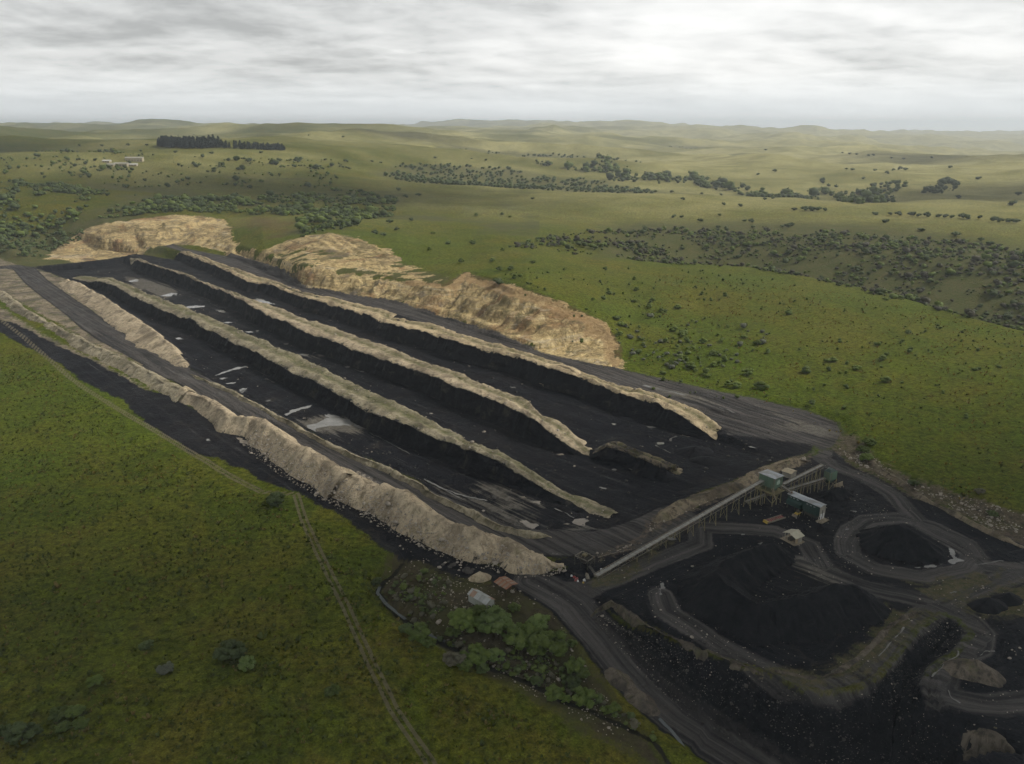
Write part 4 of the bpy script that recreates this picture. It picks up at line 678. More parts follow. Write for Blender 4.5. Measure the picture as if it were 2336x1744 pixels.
LEFT_BANK = [(-433.4, 632.5, 2), (-386.3, 587.6, 2.5), (-351.5, 547.7, 2.5), (-335.2, 529.6, 2.5), (-313.5, 507.9, 2.5), (-293.4, 487.8, 2), (-272.2, 465.2, 2), (-253.4, 448, 3), (-233.4, 426.9, 3), (-211.6, 409, 3), (-216.6, 410.6, 3), (-195.5, 392.5, 3), (-173.2, 369.2, 3), (-159, 355.5, 3), (-149.8, 345.4, 3.6)]
bank('weedy spoil bank above the outer haul road, by the left edge', LEFT_BANK, SPOIL_G, 530, 2.2, 1.4, 1.2, amp=.8, step=.9, ends=(False, False))
CUT_BANK = [(-368.3, 643.1, 2), (-336.8, 608.3, 4), (-322.4, 592.3, 4), (-271.6, 530.4, 4), (-251.1, 503.9, 4.5), (-228, 475.3, 4.5), (-204.8, 444.1, 4.5), (-191.7, 428.6, 3), (-170.6, 396.1, 1.5)]
bank('pale eroded spoil bank between the inner haul road and the lower cut', CUT_BANK, SPOIL, 560, 3.0, 1.2, 1.0, amp=.9, step=.9)
BERM = [(-164.4, 384.3, 1.2), (-147.8, 369.7, 1.2), (-128.1, 350.2, 1.2), (-106.2, 326.3, 1.2), (-82.3, 300.3, 1.2), (-62.1, 280.6, 1.3), (-54.8, 274.1, 1.3), (-47.7, 267.1, 1.3), (-39.6, 259.4, 1.3), (-31.2, 250.3, 1.4), (-29.6, 247.4, 1.3), (-15.1, 234, 1.3), (-4.4, 222.4, 1.3), (5.5, 217.9, 1.3), (15.2, 216.4, 1)]
bank('thin yellowish safety berm along the inner haul road', BERM, SPOIL_G, 590, 1.5, 1.6, .6, amp=.45, step=.7, name='safety_berm', cat='berm')
LUMP = [(15.8, 373.4, 7), (21.6, 379, 7), (27.7, 374.8, 7), (31.7, 365.5, 7), (33.7, 361.6, 7)]
bank('heaped pale lump of spoil on the ochre ridge', LUMP, SPOIL_Y, 610, .7, .6, 2.5, amp=.7, step=.5, name='spoil_heap', cat='spoil heap', dust=.1)
EMB = [(45.6, 225, 1.6), (53.5, 233.3, 1.6), (64.8, 242.9, 1.6), (75, 249.5, 1.8), (81.5, 254.3, 1.8), (89, 262, 1.8), (98.1, 267.7, 1.6), (107.7, 274.2, 1.6), (111.4, 275.1, 1.6)]
bank('rubble bank strewn with weeds between the cuts and the conveyor', EMB, SPOIL_D, 620, 2.0, 2.0, 1.5, amp=.8, step=.6, name='rubble_bank', cat='rubble bank')
EDGEB = [(19.7, 176.8, 0.5), (23, 180.5, 0.5), (26.6, 182.7, 0.5), (28.7, 179.4, 0.7), (33.2, 173.1, 0.7), (38.9, 166.8, 0.7), (45.3, 159.8, 1), (47.1, 160.9, 0.8), (53.7, 155.9, 0.8), (58.2, 152.6, 0.8)]
bank('low rubble windrow along the head of the black dump slope', EDGEB, SPOIL_DD, 640, 1.4, 1.4, .5, amp=.5, step=.6, name='windrow', cat='windrow')
YARDB = [(60.8, 153.3, 0.5), (67.9, 151.6, 0.5), (74.1, 152.7, 0.5), (80.3, 155.7, 0.5), (85.3, 160.1, 0.5), (91, 166.6, 0.5), (98.9, 172.9, 0.5), (107.9, 178, 0.5)]
bank('weedy windrow between the big coal pile and the platform road', YARDB, SPOIL_DD, 660, 1.4, 1.4, .5, amp=.45, step=.6, name='windrow', cat='windrow')
RIMB = [(138, 303.8, 1), (138.3, 292.8, 1), (134.4, 276, 1), (134.1, 268, 1.1), (137.3, 255, 1.1), (139.5, 241.7, 1.1), (142.2, 235.9, 0.9), (145.4, 226.6, 0.9), (148.3, 217.8, 0.9), (153.2, 209.6, 0.9)]
bank('rubble windrow along the edge of the green field right of the yard', RIMB, SPOIL_D, 680, 1.6, 1.6, .8, amp=.6, step=.8, name='windrow', cat='windrow')
LOWB = [(21.3, 163.7, -1), (25.9, 156.8, -3), (30.3, 153.1, -5), (34.6, 149.6, -6.5), (38.8, 144.7, -8)]
def heap(label, centre, rx, ry, hgt, mat, seed, name='spoil_heap', cat='spoil heap', rot=0.0, lumps=.35, base=None):
    n = 46; u = np.linspace(-1.15, 1.15, n); U, W = np.meshgrid(u, u, indexing='ij'); r = np.hypot(U, W)
    ang = np.arctan2(W, U); rr = r * (1 + .22 * fbm(np.cos(ang) * 1.5 + seed, np.sin(ang) * 1.5, 3, seed))
    X = U * rx; Y = W * ry; c, s = math.cos(rot), math.sin(rot); XX = centre[0] + X * c - Y * s; YY = centre[1] + X * s + Y * c
    g = height(XX.ravel(), YY.ravel()).reshape(XX.shape)
    g_act = g
    for _ in range(6): gp = np.pad(g, 1, mode='edge'); g = (gp[:-2, 1:-1] + gp[2:, 1:-1] + gp[1:-1, :-2] + gp[1:-1, 2:] + 2 * g) / 6
    h = hgt * np.where(rr < 1, np.clip(1 - rr, 0, 1) ** .8, (1 - rr) * .8)
    h = np.nan_to_num(h) + lumps * hgt * .35 * fbm(XX / (rx * .35), YY / (rx * .35), 4, seed + 5) * np.clip(1.0 - rr, 0, 1) ** .6
    Z = np.maximum(g, np.where(h > .15, g_act, g)) + h - .05; keep = h > -.35
    i = np.arange(n - 1)[:, None] * n + np.arange(n - 1)[None, :]; F = np.stack([i, i + n, i + n + 1, i + 1], -1)
    k = keep[:-1, :-1] & keep[1:, 1:] & keep[1:, :-1] & keep[:-1, 1:]; F = F[k]
    V = np.stack([XX - centre[0], YY - centre[1], Z - g[n // 2, n // 2]], -1).reshape(-1, 3); us, inv = np.unique(F, return_inverse=True)
    e = np.zeros((len(us), 4)); e[:, 0] = .25
    o = mesh_np(name, V[us], inv.reshape(-1, 4), mat, True, {'e': e}); o.location = (centre[0], centre[1], g[n // 2, n // 2])
    return tag(o, label, cat)
H1 = [(106.9, 153.1, -3), (113.8, 155.3, -3)]
heap('grey stony spoil mound inside the bend of the haul road, bottom right', H1[0], 6.5, 4.4, 3.6, SPOIL_DD, 701, rot=-.5)
H2 = [(99.8, 133.1, -3.7)]
heap('pale brown spoil heap in the bottom right corner', H2[0], 4.6, 3.0, 1.9, SPOIL_DD, 702, rot=-.6)
H3 = [(125.4, 179.8, 0), (132.4, 182.7, 0), (104.6, 169.7, 0), (110, 170.4, 0)]
heap('black coal waste mound with weeds by the right edge of the photo', H3[0], 5.5, 3.2, 2.6, COAL, 703, rot=.3)
heap('small black waste mound furthest right beside the haul road', H3[1], 4.5, 2.8, 2.0, COAL, 704, rot=.3)
H4 = [(-8.9, 193.5, 0)]
heap('small sandy gravel heap behind the rust-roofed shed', H4[0], 3.4, 2.0, 2.3, SPOIL, 705, name='gravel_heap', cat='gravel heap', rot=.1)
H5 = [(25.7, 157.6, -5), (30.2, 152.2, -6), (34.7, 150.2, -7)]
heap('brown rocky heap between the stream and the low haul road', H5[0], 4.2, 2.6, 2.0, SPOIL_DD, 706, rot=-.7)
heap('larger brown rocky heap beside the low haul road, nearest the culvert', H5[1], 4.6, 2.8, 2.2, SPOIL_DD, 707, rot=-.7)
H6 = [(72.2, 287.7, 0), (74.9, 277.9, 0), (66.9, 274.1, 0)]
heap('black mound of loose coal at the end of the upper cut', H6[0], 8, 6, 2.6, COAL, 708, name='coal_heap', cat='coal heap', rot=.2)
heap('lower black coal heap next to the broken ridge tail', H6[1], 7, 5, 2.0, COAL, 709, name='coal_heap', cat='coal heap', rot=-.4)

# ---------------------------------------------------------------- coal stockpiles
def stockpile(label, crest, slope, seed, margin=16, cell=.55, mat=None, rills=1.0, name='coal_stockpile', cat='coal pile'):
    C = resample(crest, max(int(np.linalg.norm(np.diff(np.asarray(crest), axis=0), axis=1).sum() / .6), 6) if len(crest) > 1 else 1) if len(crest) > 1 else np.asarray(crest, float)
    x0, y0 = C[:, 0].min() - margin, C[:, 1].min() - margin; x1, y1 = C[:, 0].max() + margin, C[:, 1].max() + margin
    X, Y = np.meshgrid(np.arange(x0, x1, cell), np.arange(y0, y1, cell), indexing='ij'); n, m = X.shape
    x = X.ravel(); y = Y.ravel(); h = np.full(x.shape, -9.); al = np.zeros(x.shape); ds = np.zeros(x.shape)
    sl = slope * (1 + .10 * fbm(x / 9, y / 9, 3, seed))
    for k, (cx_, cy_, cz_) in enumerate(C):
        d = np.hypot(x - cx_, y - cy_); v = cz_ - sl * d; mm = v > h; h = np.where(mm, v, h); al = np.where(mm, np.arctan2(y - cy_, x - cx_) * 4.0 + k * .6, al); ds = np.where(mm, d, ds)
    fl = np.clip(ds / 3, 0, 1)
    h -= rills * fl * (.95 * np.abs(vnoise(al / 1.15, ds / 9, seed + 4)) + .35 * np.abs(vnoise(al / .5, ds / 6, seed + 5)) - .2)
    h += fbm(x / 3.5, y / 3.5, 4, seed + 6) * .35 + .5 * np.exp(-ds / 1.2) * fbm(x / 2, y / 2, 2, seed + 7)
    foot = -.35 * np.exp(-np.abs(h) / 1.2)                                                # aprons of rolled coal at the toe
    g = height(x, y); Z = np.maximum(h, -1.2) - foot * .6; keep = (h > g - .35).reshape(n, m)
    i = np.arange(n - 1)[:, None] * m + np.arange(m - 1)[None, :]; F = np.stack([i, i + m, i + m + 1, i + 1], -1)
    F = F[keep[:-1, :-1] & keep[1:, 1:] & keep[1:, :-1] & keep[:-1, 1:]]; us, inv = np.unique(F, return_inverse=True)
    c = C.mean(0); c[2] = 0
    o = mesh_np(name, np.stack([x, y, Z], 1)[us] - c, inv.reshape(-1, 4), mat or COAL, True, {'e': np.zeros((len(us), 4))}); o.location = c
    return tag(o, label, cat)
BIG = [(76.8, 205.4, 4.5), (70.6, 201.2, 5.5), (63.3, 195.8, 6.2), (57.8, 190.8, 6.8), (54.5, 185, 7.2), (55.5, 180.1, 7.2), (58.5, 175.3, 6.8), (61.4, 171.7, 6.2), (65.7, 172.1, 6.4), (70.6, 173.1, 7), (77.2, 175.1, 7.4), (83.5, 178.3, 7.6), (88.9, 179.6, 7)]
stockpile('huge horseshoe-shaped black coal stockpile in the plant yard', BIG, .72, 801)
CONE = [(115.1, 212.7, 6.6), (116.2, 211.8, 6.8), (119, 211.2, 6), (122, 207.7, 4.6)]
stockpile('smaller cone-shaped black coal stockpile ringed by a wheel track', CONE, .66, 802)
P3 = [(108.7, 244.7, 2.2), (112.1, 246.9, 2.6), (114.2, 246.6, 2)]
stockpile('small loose coal pile behind the concrete bay wall', P3, .55, 803, 8, .4)

# ---------------------------------------------------------------- standing water
def puddle(pts, mat, seed, lift=.10, jag=.5):
    P = np.asarray(pts, float)[:, :2]; P = np.vstack([P, P[:1]]); L = np.linalg.norm(np.diff(P, axis=0), axis=1).sum(); Q = resample(P, max(int(L / .5), 14))[:-1]
    k = np.arange(len(Q)); T = np.roll(Q, -1, 0) - np.roll(Q, 1, 0); T /= np.linalg.norm(T, axis=1, keepdims=True) + 1e-9
    Q = Q + np.stack([-T[:, 1], T[:, 0]], 1) * (jag * fbm(Q[:, 0] / 2.2, Q[:, 1] / 2.2, 4, seed) * 1.6)[:, None]
    z = float(np.percentile(height(Q[:, 0], Q[:, 1]), 55)) + lift; c = Q.mean(0)
    bm = bmesh.new(); vs_ = [bm.verts.new((q[0] - c[0], q[1] - c[1], 0)) for q in Q]; f = bm.faces.new(vs_); f.normal_update()
    if f.normal.z < 0: f.normal_flip()
    bmesh.ops.triangulate(bm, faces=[f]); me = bpy.data.meshes.new('puddle'); bm.to_mesh(me); bm.free(); me.materials.append(mat)
    o = bpy.data.objects.new('puddle', me); o.location = (c[0], c[1], z); link(o); return tag(o, kind='structure')
def ribbon(pts, w, mat, seed, lift=.10):
    P = np.asarray(pts, float)[:, :2]; L = np.linalg.norm(np.diff(P, axis=0), axis=1).sum(); Q = resample(P, max(int(L / 1.2), 6)); Nn = path_normals(np.column_stack([Q, Q[:, :1] * 0]))
    Q = Q + Nn * (.9 * fbm(np.arange(len(Q)) / 3.0, np.zeros(len(Q)), 3, seed))[:, None]
    ww = w * (.45 + np.abs(fbm(np.arange(len(Q)) / 2.5, np.ones(len(Q)), 3, seed + 1)) * 1.9) * .5
    return puddle(np.vstack([Q + Nn * ww[:, None], (Q - Nn * ww[:, None])[::-1]]), mat, seed + 2, lift, .12)
PUDDLES = [
 ([(-314.5, 605.9, -4), (-312.9, 607.6, -4), (-307.6, 603.1, -4), (-305, 596.3, -4.1), (-309.8, 599.8, -4)], 0), ([(-329.8, 670.4, -5.1), (-326.4, 677.9, -5.1), (-321.5, 681, -5), (-319.5, 668.9, -5.1), (-324.6, 665.2, -5.1)], 0), ([(-274.1, 606.7, -5.1), (-272.3, 617.2, -5), (-265.9, 618.7, -5), (-263.1, 607.2, -4.9), (-268.9, 606.1, -5)], 0),
 ([(-274.4, 606.8, -5.1), (-271.2, 617.4, -5), (-264.9, 617.2, -5), (-262.2, 607.6, -5), (-268.4, 604.4, -4.9)], 0), ([(-240.1, 567.3, -5), (-234.5, 571.1, -4.9), (-226.9, 571, -4.9), (-225.2, 566.4, -4.9), (-234.7, 562.5, -4.9)], 0), ([(-212.9, 556.6, -4.9), (-210.1, 558.3, -5), (-203.9, 551.9, -5), (-204.6, 547.6, -4.9), (-209.1, 550.5, -4.9)], 0),
 ([(-194.7, 517.5, -4.9), (-192.4, 520.2, -5), (-188.7, 518.8, -4.9), (-190.1, 516.5, -5.1)], 0), ([(-208.2, 473.4, -3.9), (-205.9, 473.7, -3.9), (-202.8, 470.7, -4), (-204.8, 469.6, -3.9)], 0), ([(-190.5, 569, 0.3), (-187.5, 574.6, 0.3), (-176.8, 562, 0), (-168.2, 552, -0.1), (-175.1, 554.1, -0), (-182.9, 561.1, 0.2)], 0),
 ([(-173.2, 493.9, -5), (-168.7, 496, -5), (-164.1, 497.7, -5.2), (-163.8, 495.1, -5.1), (-169.1, 490.9, -5)], 0), ([(-138.7, 461.4, -5), (-138.4, 465.7, -4.9), (-136.5, 464.8, -4.9), (-136.3, 461.5, -5)], 0), ([(-124.2, 439.8, -5.1), (-121.2, 441.6, -5.1), (-118, 439.9, -5.1), (-118.3, 437.5, -5.2), (-121.3, 438.3, -5.1)], 0),
 ([(-109, 449.5, -4.9), (-106.4, 450.4, -4.8), (-103.9, 447.3, -5), (-106.5, 446.7, -5)], 1), ([(-116.3, 442.5, -5.2), (-114.4, 448.2, -5.1), (-111.8, 453.4, -5), (-108.6, 449.5, -4.9), (-112.3, 447.3, -5), (-115.2, 441.8, -5.2)], 0), ([(-92.1, 415.5, -5), (-90.7, 416.4, -4.9), (-88.8, 414.6, -5), (-90.1, 413.4, -5)], 0), ([(-82.6, 406.9, -5), (-81.3, 408.1, -5), (-79.4, 406, -5), (-80.6, 404.3, -4.9)], 0),
 ([(-156.2, 395.2, -3.9), (-153.7, 402.4, -3.9), (-150.2, 409.8, -4), (-145.7, 413.2, -3.9), (-142.5, 412.7, -3.9), (-145.7, 409.2, -4), (-151.2, 403.8, -3.9), (-154.1, 396.4, -3.8)], 0), ([(-151.9, 390, -4), (-150.3, 392.7, -4), (-147.8, 392, -4), (-149.8, 388.7, -4)], 0), ([(-145.5, 382.2, -4.1), (-143.9, 384.8, -4.1), (-141.2, 384.6, -4), (-142.2, 380.8, -4.1)], 0), ([(-128.2, 390.8, -4), (-125.1, 388.8, -4.1), (-121.3, 384, -4), (-124.3, 386, -4)], 0), ([(-132.1, 356.3, -0.1), (-133.6, 370.5, -4), (-130.7, 370.3, -4), (-130.6, 359.9, -1.7)], 0),
 ([(-118.2, 355.4, -4.1), (-116.7, 358, -4.1), (-115.2, 357, -4.1), (-116.2, 353.8, -4.1)], 0), ([(-104.1, 330.5, -1.5), (-101.7, 342.2, -3.8), (-93.9, 349.1, -3.9), (-94.5, 345.8, -3.9), (-100.7, 338.1, -3.9)], 0), ([(-132.5, 356.3, -0), (-130.3, 369.7, -4), (-131.2, 367.5, -4.1)], 0),
 ([(-89.6, 322.1, -4), (-86.1, 324.9, -3.9), (-83.4, 331.8, -3.9), (-79.6, 334, -3.9), (-72.2, 328.9, -4), (-66.5, 325.2, -4), (-62.2, 320.3, -4), (-66.1, 319.1, -3.9), (-72.4, 322.9, -3.9), (-79.2, 322.2, -4), (-84.8, 319.2, -4), (-81.8, 302.4, 0.1), (-84.8, 304.1, 0.1)], 0), ([(-87.4, 339.9, -3.8), (-82.2, 335.9, -3.9), (-76.9, 332.9, -3.9), (-77.6, 331, -4), (-83.9, 333.8, -3.9)], 0),
 ([(-58.8, 291.9, -4), (-57.8, 292.5, -3.9), (-56.5, 292.1, -3.9), (-57.5, 290.8, -4)], 0), ([(-59.6, 390.2, -5), (-57.8, 391, -5), (-56.2, 389.4, -5), (-57.9, 388.1, -5)], 0), ([(-37.2, 369, -5.1), (-34.3, 367.1, -5), (-30.8, 362.9, -5), (-33.7, 364.7, -5)], 1), ([(-37.6, 341.4, -5.2), (-36.9, 341.8, -5.2), (-36.3, 340.9, -5.2), (-37, 340.2, -5.1)], 1), ([(-1.1, 374, -3), (1.3, 373.3, -2.9), (2.1, 371.4, -3), (-0.3, 372, -2.9)], 0),
 ([(31, 260.1, -3.6), (32.2, 259.8, -3.6), (34, 258.6, -3.5), (33, 257.5, -3.4), (31.5, 258.5, -3.4)], 0), ([(18.4, 291.8, -4.7), (20.1, 292.2, -4.6), (21.4, 292.3, -4.6), (20.1, 290.9, -4.6)], 1), ([(19.2, 229.9, -2.1), (20.9, 232.1, -2.1), (23.5, 232.4, -2), (25.6, 230.3, -1.8), (24.7, 228.9, -1.8), (25.9, 227.4, -1.7), (23, 226.6, -1.8), (21.1, 228.1, -1.9)], 1), ([(16.5, 228.9, -2.2), (17.8, 229.7, -2.2), (19.6, 229.1, -2.1), (18, 228.2, -2.1)], 1),
 ([(2.4, 232.2, -2.8), (4.7, 232.7, -2.7), (7.3, 230.3, -2.6), (9.8, 228.4, -2.5), (10.7, 226.5, -2.3), (8.2, 226.5, -2.5), (5.6, 225.6, -2.1), (3.6, 229.3, -2.7)], 1), ([(2.8, 250.8, -3.2), (4.5, 251.4, -3), (5.6, 249.8, -3), (3.9, 249.7, -3.1)], 1), ([(6.6, 246.3, -2.9), (8.8, 247.3, -2.8), (10.9, 244.6, -2.6), (9, 244.3, -2.8)], 1), ([(58.1, 318.6, -2.7), (60.1, 318, -2.7), (61.9, 316.3, -2.5), (59.7, 315.4, -2.6)], 0), ([(42.9, 323.1, -3), (44.2, 322.5, -2.9), (45.6, 321.7, -2.9), (44.3, 321, -2.9)], 0), ([(38.9, 328.6, -3), (39.8, 328.8, -3), (40.3, 327.9, -3), (39.3, 327.5, -3)], 0), ([(38.5, 275.9, -3.9), (39.2, 276, -3.8), (39.5, 275.3, -3.8), (38.9, 275, -3.8)], 0),
 ([(69.6, 306.5, -2.2), (72.6, 308, -2.2), (75.7, 306.9, -2.1), (75.8, 304.3, -2), (72.7, 304.5, -2.1)], 2), ([(58, 318, -2.7), (60.2, 318, -2.7), (61.8, 316.5, -2.6), (60.1, 315.3, -2.5)], 0), ([(64.1, 300.4, -2.2), (65.6, 304.2, -2.2), (68, 305.8, -2.2), (69.3, 305.8, -2.2), (66.7, 303, -2.2), (65.1, 299.2, -2.2)], 0), ([(59.4, 299.1, -2.3), (61.4, 299.1, -2.4), (61.5, 297.5, -2.3), (59, 296.7, -2.3)], 0), ([(74.8, 293.7, -1.8), (75.5, 294, -1.8), (75.9, 292.2, -1.8), (75.1, 291.5, -1.8)], 0), ([(93.9, 288.4, -0.1), (95, 288.2, 0.2), (96.2, 286.9, 0.3), (94.5, 287.2, -0.1)], 0), ([(60.4, 242, -0.2), (62.3, 246.3, -0.1), (62.7, 245.9, -0.1), (60.9, 242, -0.2)], 0), ([(38.9, 276.8, -3.9), (39.5, 275.8, -3.8), (39, 274.9, -3.8), (38.4, 275.9, -3.9)], 0),
 ([(131, 209.7, -0.1), (131.8, 208.2, -0), (132.3, 206.7, 0), (130.1, 205.9, 0.1), (130.9, 205.3, 0), (131.3, 203.4, 0.1), (131.5, 202.5, 0.1), (129.4, 202, 0.1), (127.2, 201, 0.1), (126.9, 202.1, 0.1), (128.7, 204.3, 0.1), (129.7, 206.6, 0.1)], 0), ([(118.5, 199.2, 0), (120.3, 200.1, -0), (121.9, 200, 0.1), (120.3, 199.2, 0)], 0), ([(115.5, 199, -0), (117.2, 199.2, -0), (116.4, 198.6, -0)], 0), ([(118.1, 185.8, 0.1), (120.3, 186.7, 0.1), (121.8, 187, 0.1), (119.9, 185.9, 0)], 0), ([(123.7, 200.9, 0), (124.9, 201.3, 0), (125.1, 200.9, 0), (123.6, 200.2, 0)], 0),
 ([(74.5, 213, -0.1), (75.8, 213.9, -0.1), (76.4, 213.3, -0.1), (75.1, 212.3, -0.1)], 0), ([(70.3, 218.2, -0), (71.6, 219, -0), (72.2, 218.6, -0), (70.8, 217.6, -0)], 0), ([(103.1, 221.3, -0.1), (104.8, 222.3, -0.1), (105.6, 222, -0.2), (103.9, 220.7, -0.2)], 0), ([(111.4, 234.7, -0), (112.2, 234.2, -0), (113, 233.5, -0), (112.1, 233.8, -0)], 0), ([(114.1, 233.2, 0), (115, 233.4, 0), (115.2, 232.9, 0), (114.4, 232.6, 0)], 0),
 ([(39.8, 188.3, -0), (41.7, 190.8, -0), (41.9, 188.3, -0.1), (40.2, 185, -0)], 0), ([(11.4, 207.2, -0), (13.5, 207.2, -0), (14.2, 205.9, 0), (12.5, 205.8, -0)], 0), ([(47.8, 216.5, -0), (50.2, 216.1, -0.1), (50.9, 214.7, -0), (48.5, 214.8, -0)], 0), ([(-112.7, 299.3, -0), (-108.7, 296.8, -0.1), (-103.7, 291.5, 0.1), (-108.2, 293.4, -0)], 2), ([(-124.3, 297.3, -0.1), (-122.5, 297.7, -0.1), (-121.2, 295.9, -0), (-123, 295.5, -0.1)], 0)]
WM = (WATER, WATER2, WATER2)
for k, (p, w) in enumerate(PUDDLES): puddle(p, WM[w], 900 + 7 * k, .05, .9)
RIBBONS = [([(-380.5, 764.3, -4.5), (-347.5, 725.5, -5), (-303.7, 677.8, -5), (-267.8, 631, -4.9), (-246.8, 607.8, -5), (-234.3, 595.8, -5), (-224.8, 578.1, -4.9)], .9), ([(-224.8, 578.1, -4.9), (-205.6, 558.5, -5.1), (-196.2, 551, -5.1)], .5), ([(-183.5, 536.1, -5.1), (-169.6, 519.5, -5.1), (-161.6, 508.6, -5.2), (-155.9, 501.8, -5.1)], .5), ([(-432.1, 713.6, -0.2), (-410.6, 733.9, -1.2), (-389.6, 751.1, -2.9), (-380.8, 764.1, -4)], .8),
 ([(-61, 313.8, -3.9), (-52.9, 305.1, -4), (-46.2, 297.3, -4), (-40.3, 291, -4.1)], .35), ([(-65.7, 401.9, -5), (-57.6, 392.1, -5), (-50.3, 386.7, -5), (-42.7, 376.4, -5), (-36.4, 369, -5)], .9), ([(-30.8, 362.9, -5), (-23.8, 355.2, -5.2), (-16.2, 346.5, -5.1)], .6), ([(-8.5, 335.7, -5), (-7.1, 333.3, -4.9)], .4), ([(0.5, 326, -4.9), (6, 318.1, -4.7)], .45), ([(0, 325.9, -4.9), (5.2, 319.4, -4.7), (9.9, 313.2, -4.4)], .45),
 ([(44.3, 274.1, -3.3), (49.1, 269.9, -2.9), (54, 264.2, -2.5), (58.8, 259.4, -2.1)], .7), ([(14.5, 240.4, -2.6), (19.7, 234.3, -2.3), (22.2, 231.9, -2)], .5), ([(-32.3, 266.4, -3.9), (-25.1, 258, -3.8), (-16.1, 251.2, -3.6), (-7.7, 248.2, -3.3), (-3.2, 240.5, -3.1), (3.2, 234.4, -2.8)], .8), ([(-31.3, 265.3, -3.9), (-25.1, 258.9, -3.8), (-19, 252.2, -3.7), (-14.5, 246.9, -3.5)], .6), ([(58, 295.8, -2.3), (60.3, 290.9, -2.2), (63.8, 284.5, -1.8)], .45), ([(63, 359.4, 2.5), (69.1, 353.4, 2.5), (75.2, 348.2, 2.5), (80, 344.6, 2.6)], 1.2),
 ([(90, 333, 2), (94, 327.5, 1.6), (97.4, 323.5, 1)], .6), ([(87.1, 158.9, 0.1), (89.7, 161.4, 0.1), (92.8, 164.8, 0.1)], .5), ([(94.3, 166.4, 0.1), (97.1, 169.1, 0), (99, 170.5, -0.1)], .35), ([(133.3, 200.3, 0.1), (138, 201.7, 0.1), (142.9, 202.6, 0)], .4), ([(96.5, 151.8, -0.7), (99.1, 154.3, -0.2), (103.3, 157.6, -0.3), (107.9, 161.2, -0.7)], .5), ([(111.8, 159, -0), (114.1, 160.4, -0.1), (116.3, 161.2, -0.1)], .4), ([(97.2, 147.1, 0.1), (97.2, 144.8, 0.1), (98.2, 142.7, 0.1)], .35)]
for k, (p, w) in enumerate(RIBBONS): ribbon(p, w * .7, WATER, 2000 + 11 * k, .13)
def stream_water(pts, w, seed, lift):
    P = np.asarray(pts, float); Q = resample(P[:, :2], 24); n_ = path_normals(np.column_stack([Q, Q[:, :1] * 0])); z = height(Q[:, 0], Q[:, 1]) + lift; z = np.minimum.accumulate(z)
    a = Q + n_ * w / 2; b_ = Q - n_ * w / 2; V = np.column_stack([np.vstack([a, b_]), np.concatenate([z, z])]); F = np.array([(i, i + 1, 24 + i + 1, 24 + i) for i in range(23)])
    o = mesh_np('stream', V, F, DARKW); return tag(o, kind='structure')
for k, p in enumerate(([(-36.8, 191.8, -1.9), (-37, 188.7, -1.9), (-34, 183.7, -1.9), (-29.9, 178.9, -1.9), (-27.7, 176.5, -1.9)], [(-22, 171.2, -2.3), (-19, 169.3, -2.3), (-15.6, 167.2, -2.3), (-12.7, 165.4, -2.3)], [(33.6, 147.8, -8.5), (35.4, 145.3, -9), (37, 142.5, -9.5), (38.4, 137.6, -8.5), (40.2, 134.6, -8.6)])): stream_water(p, .9 if k < 2 else .8, k, .2)

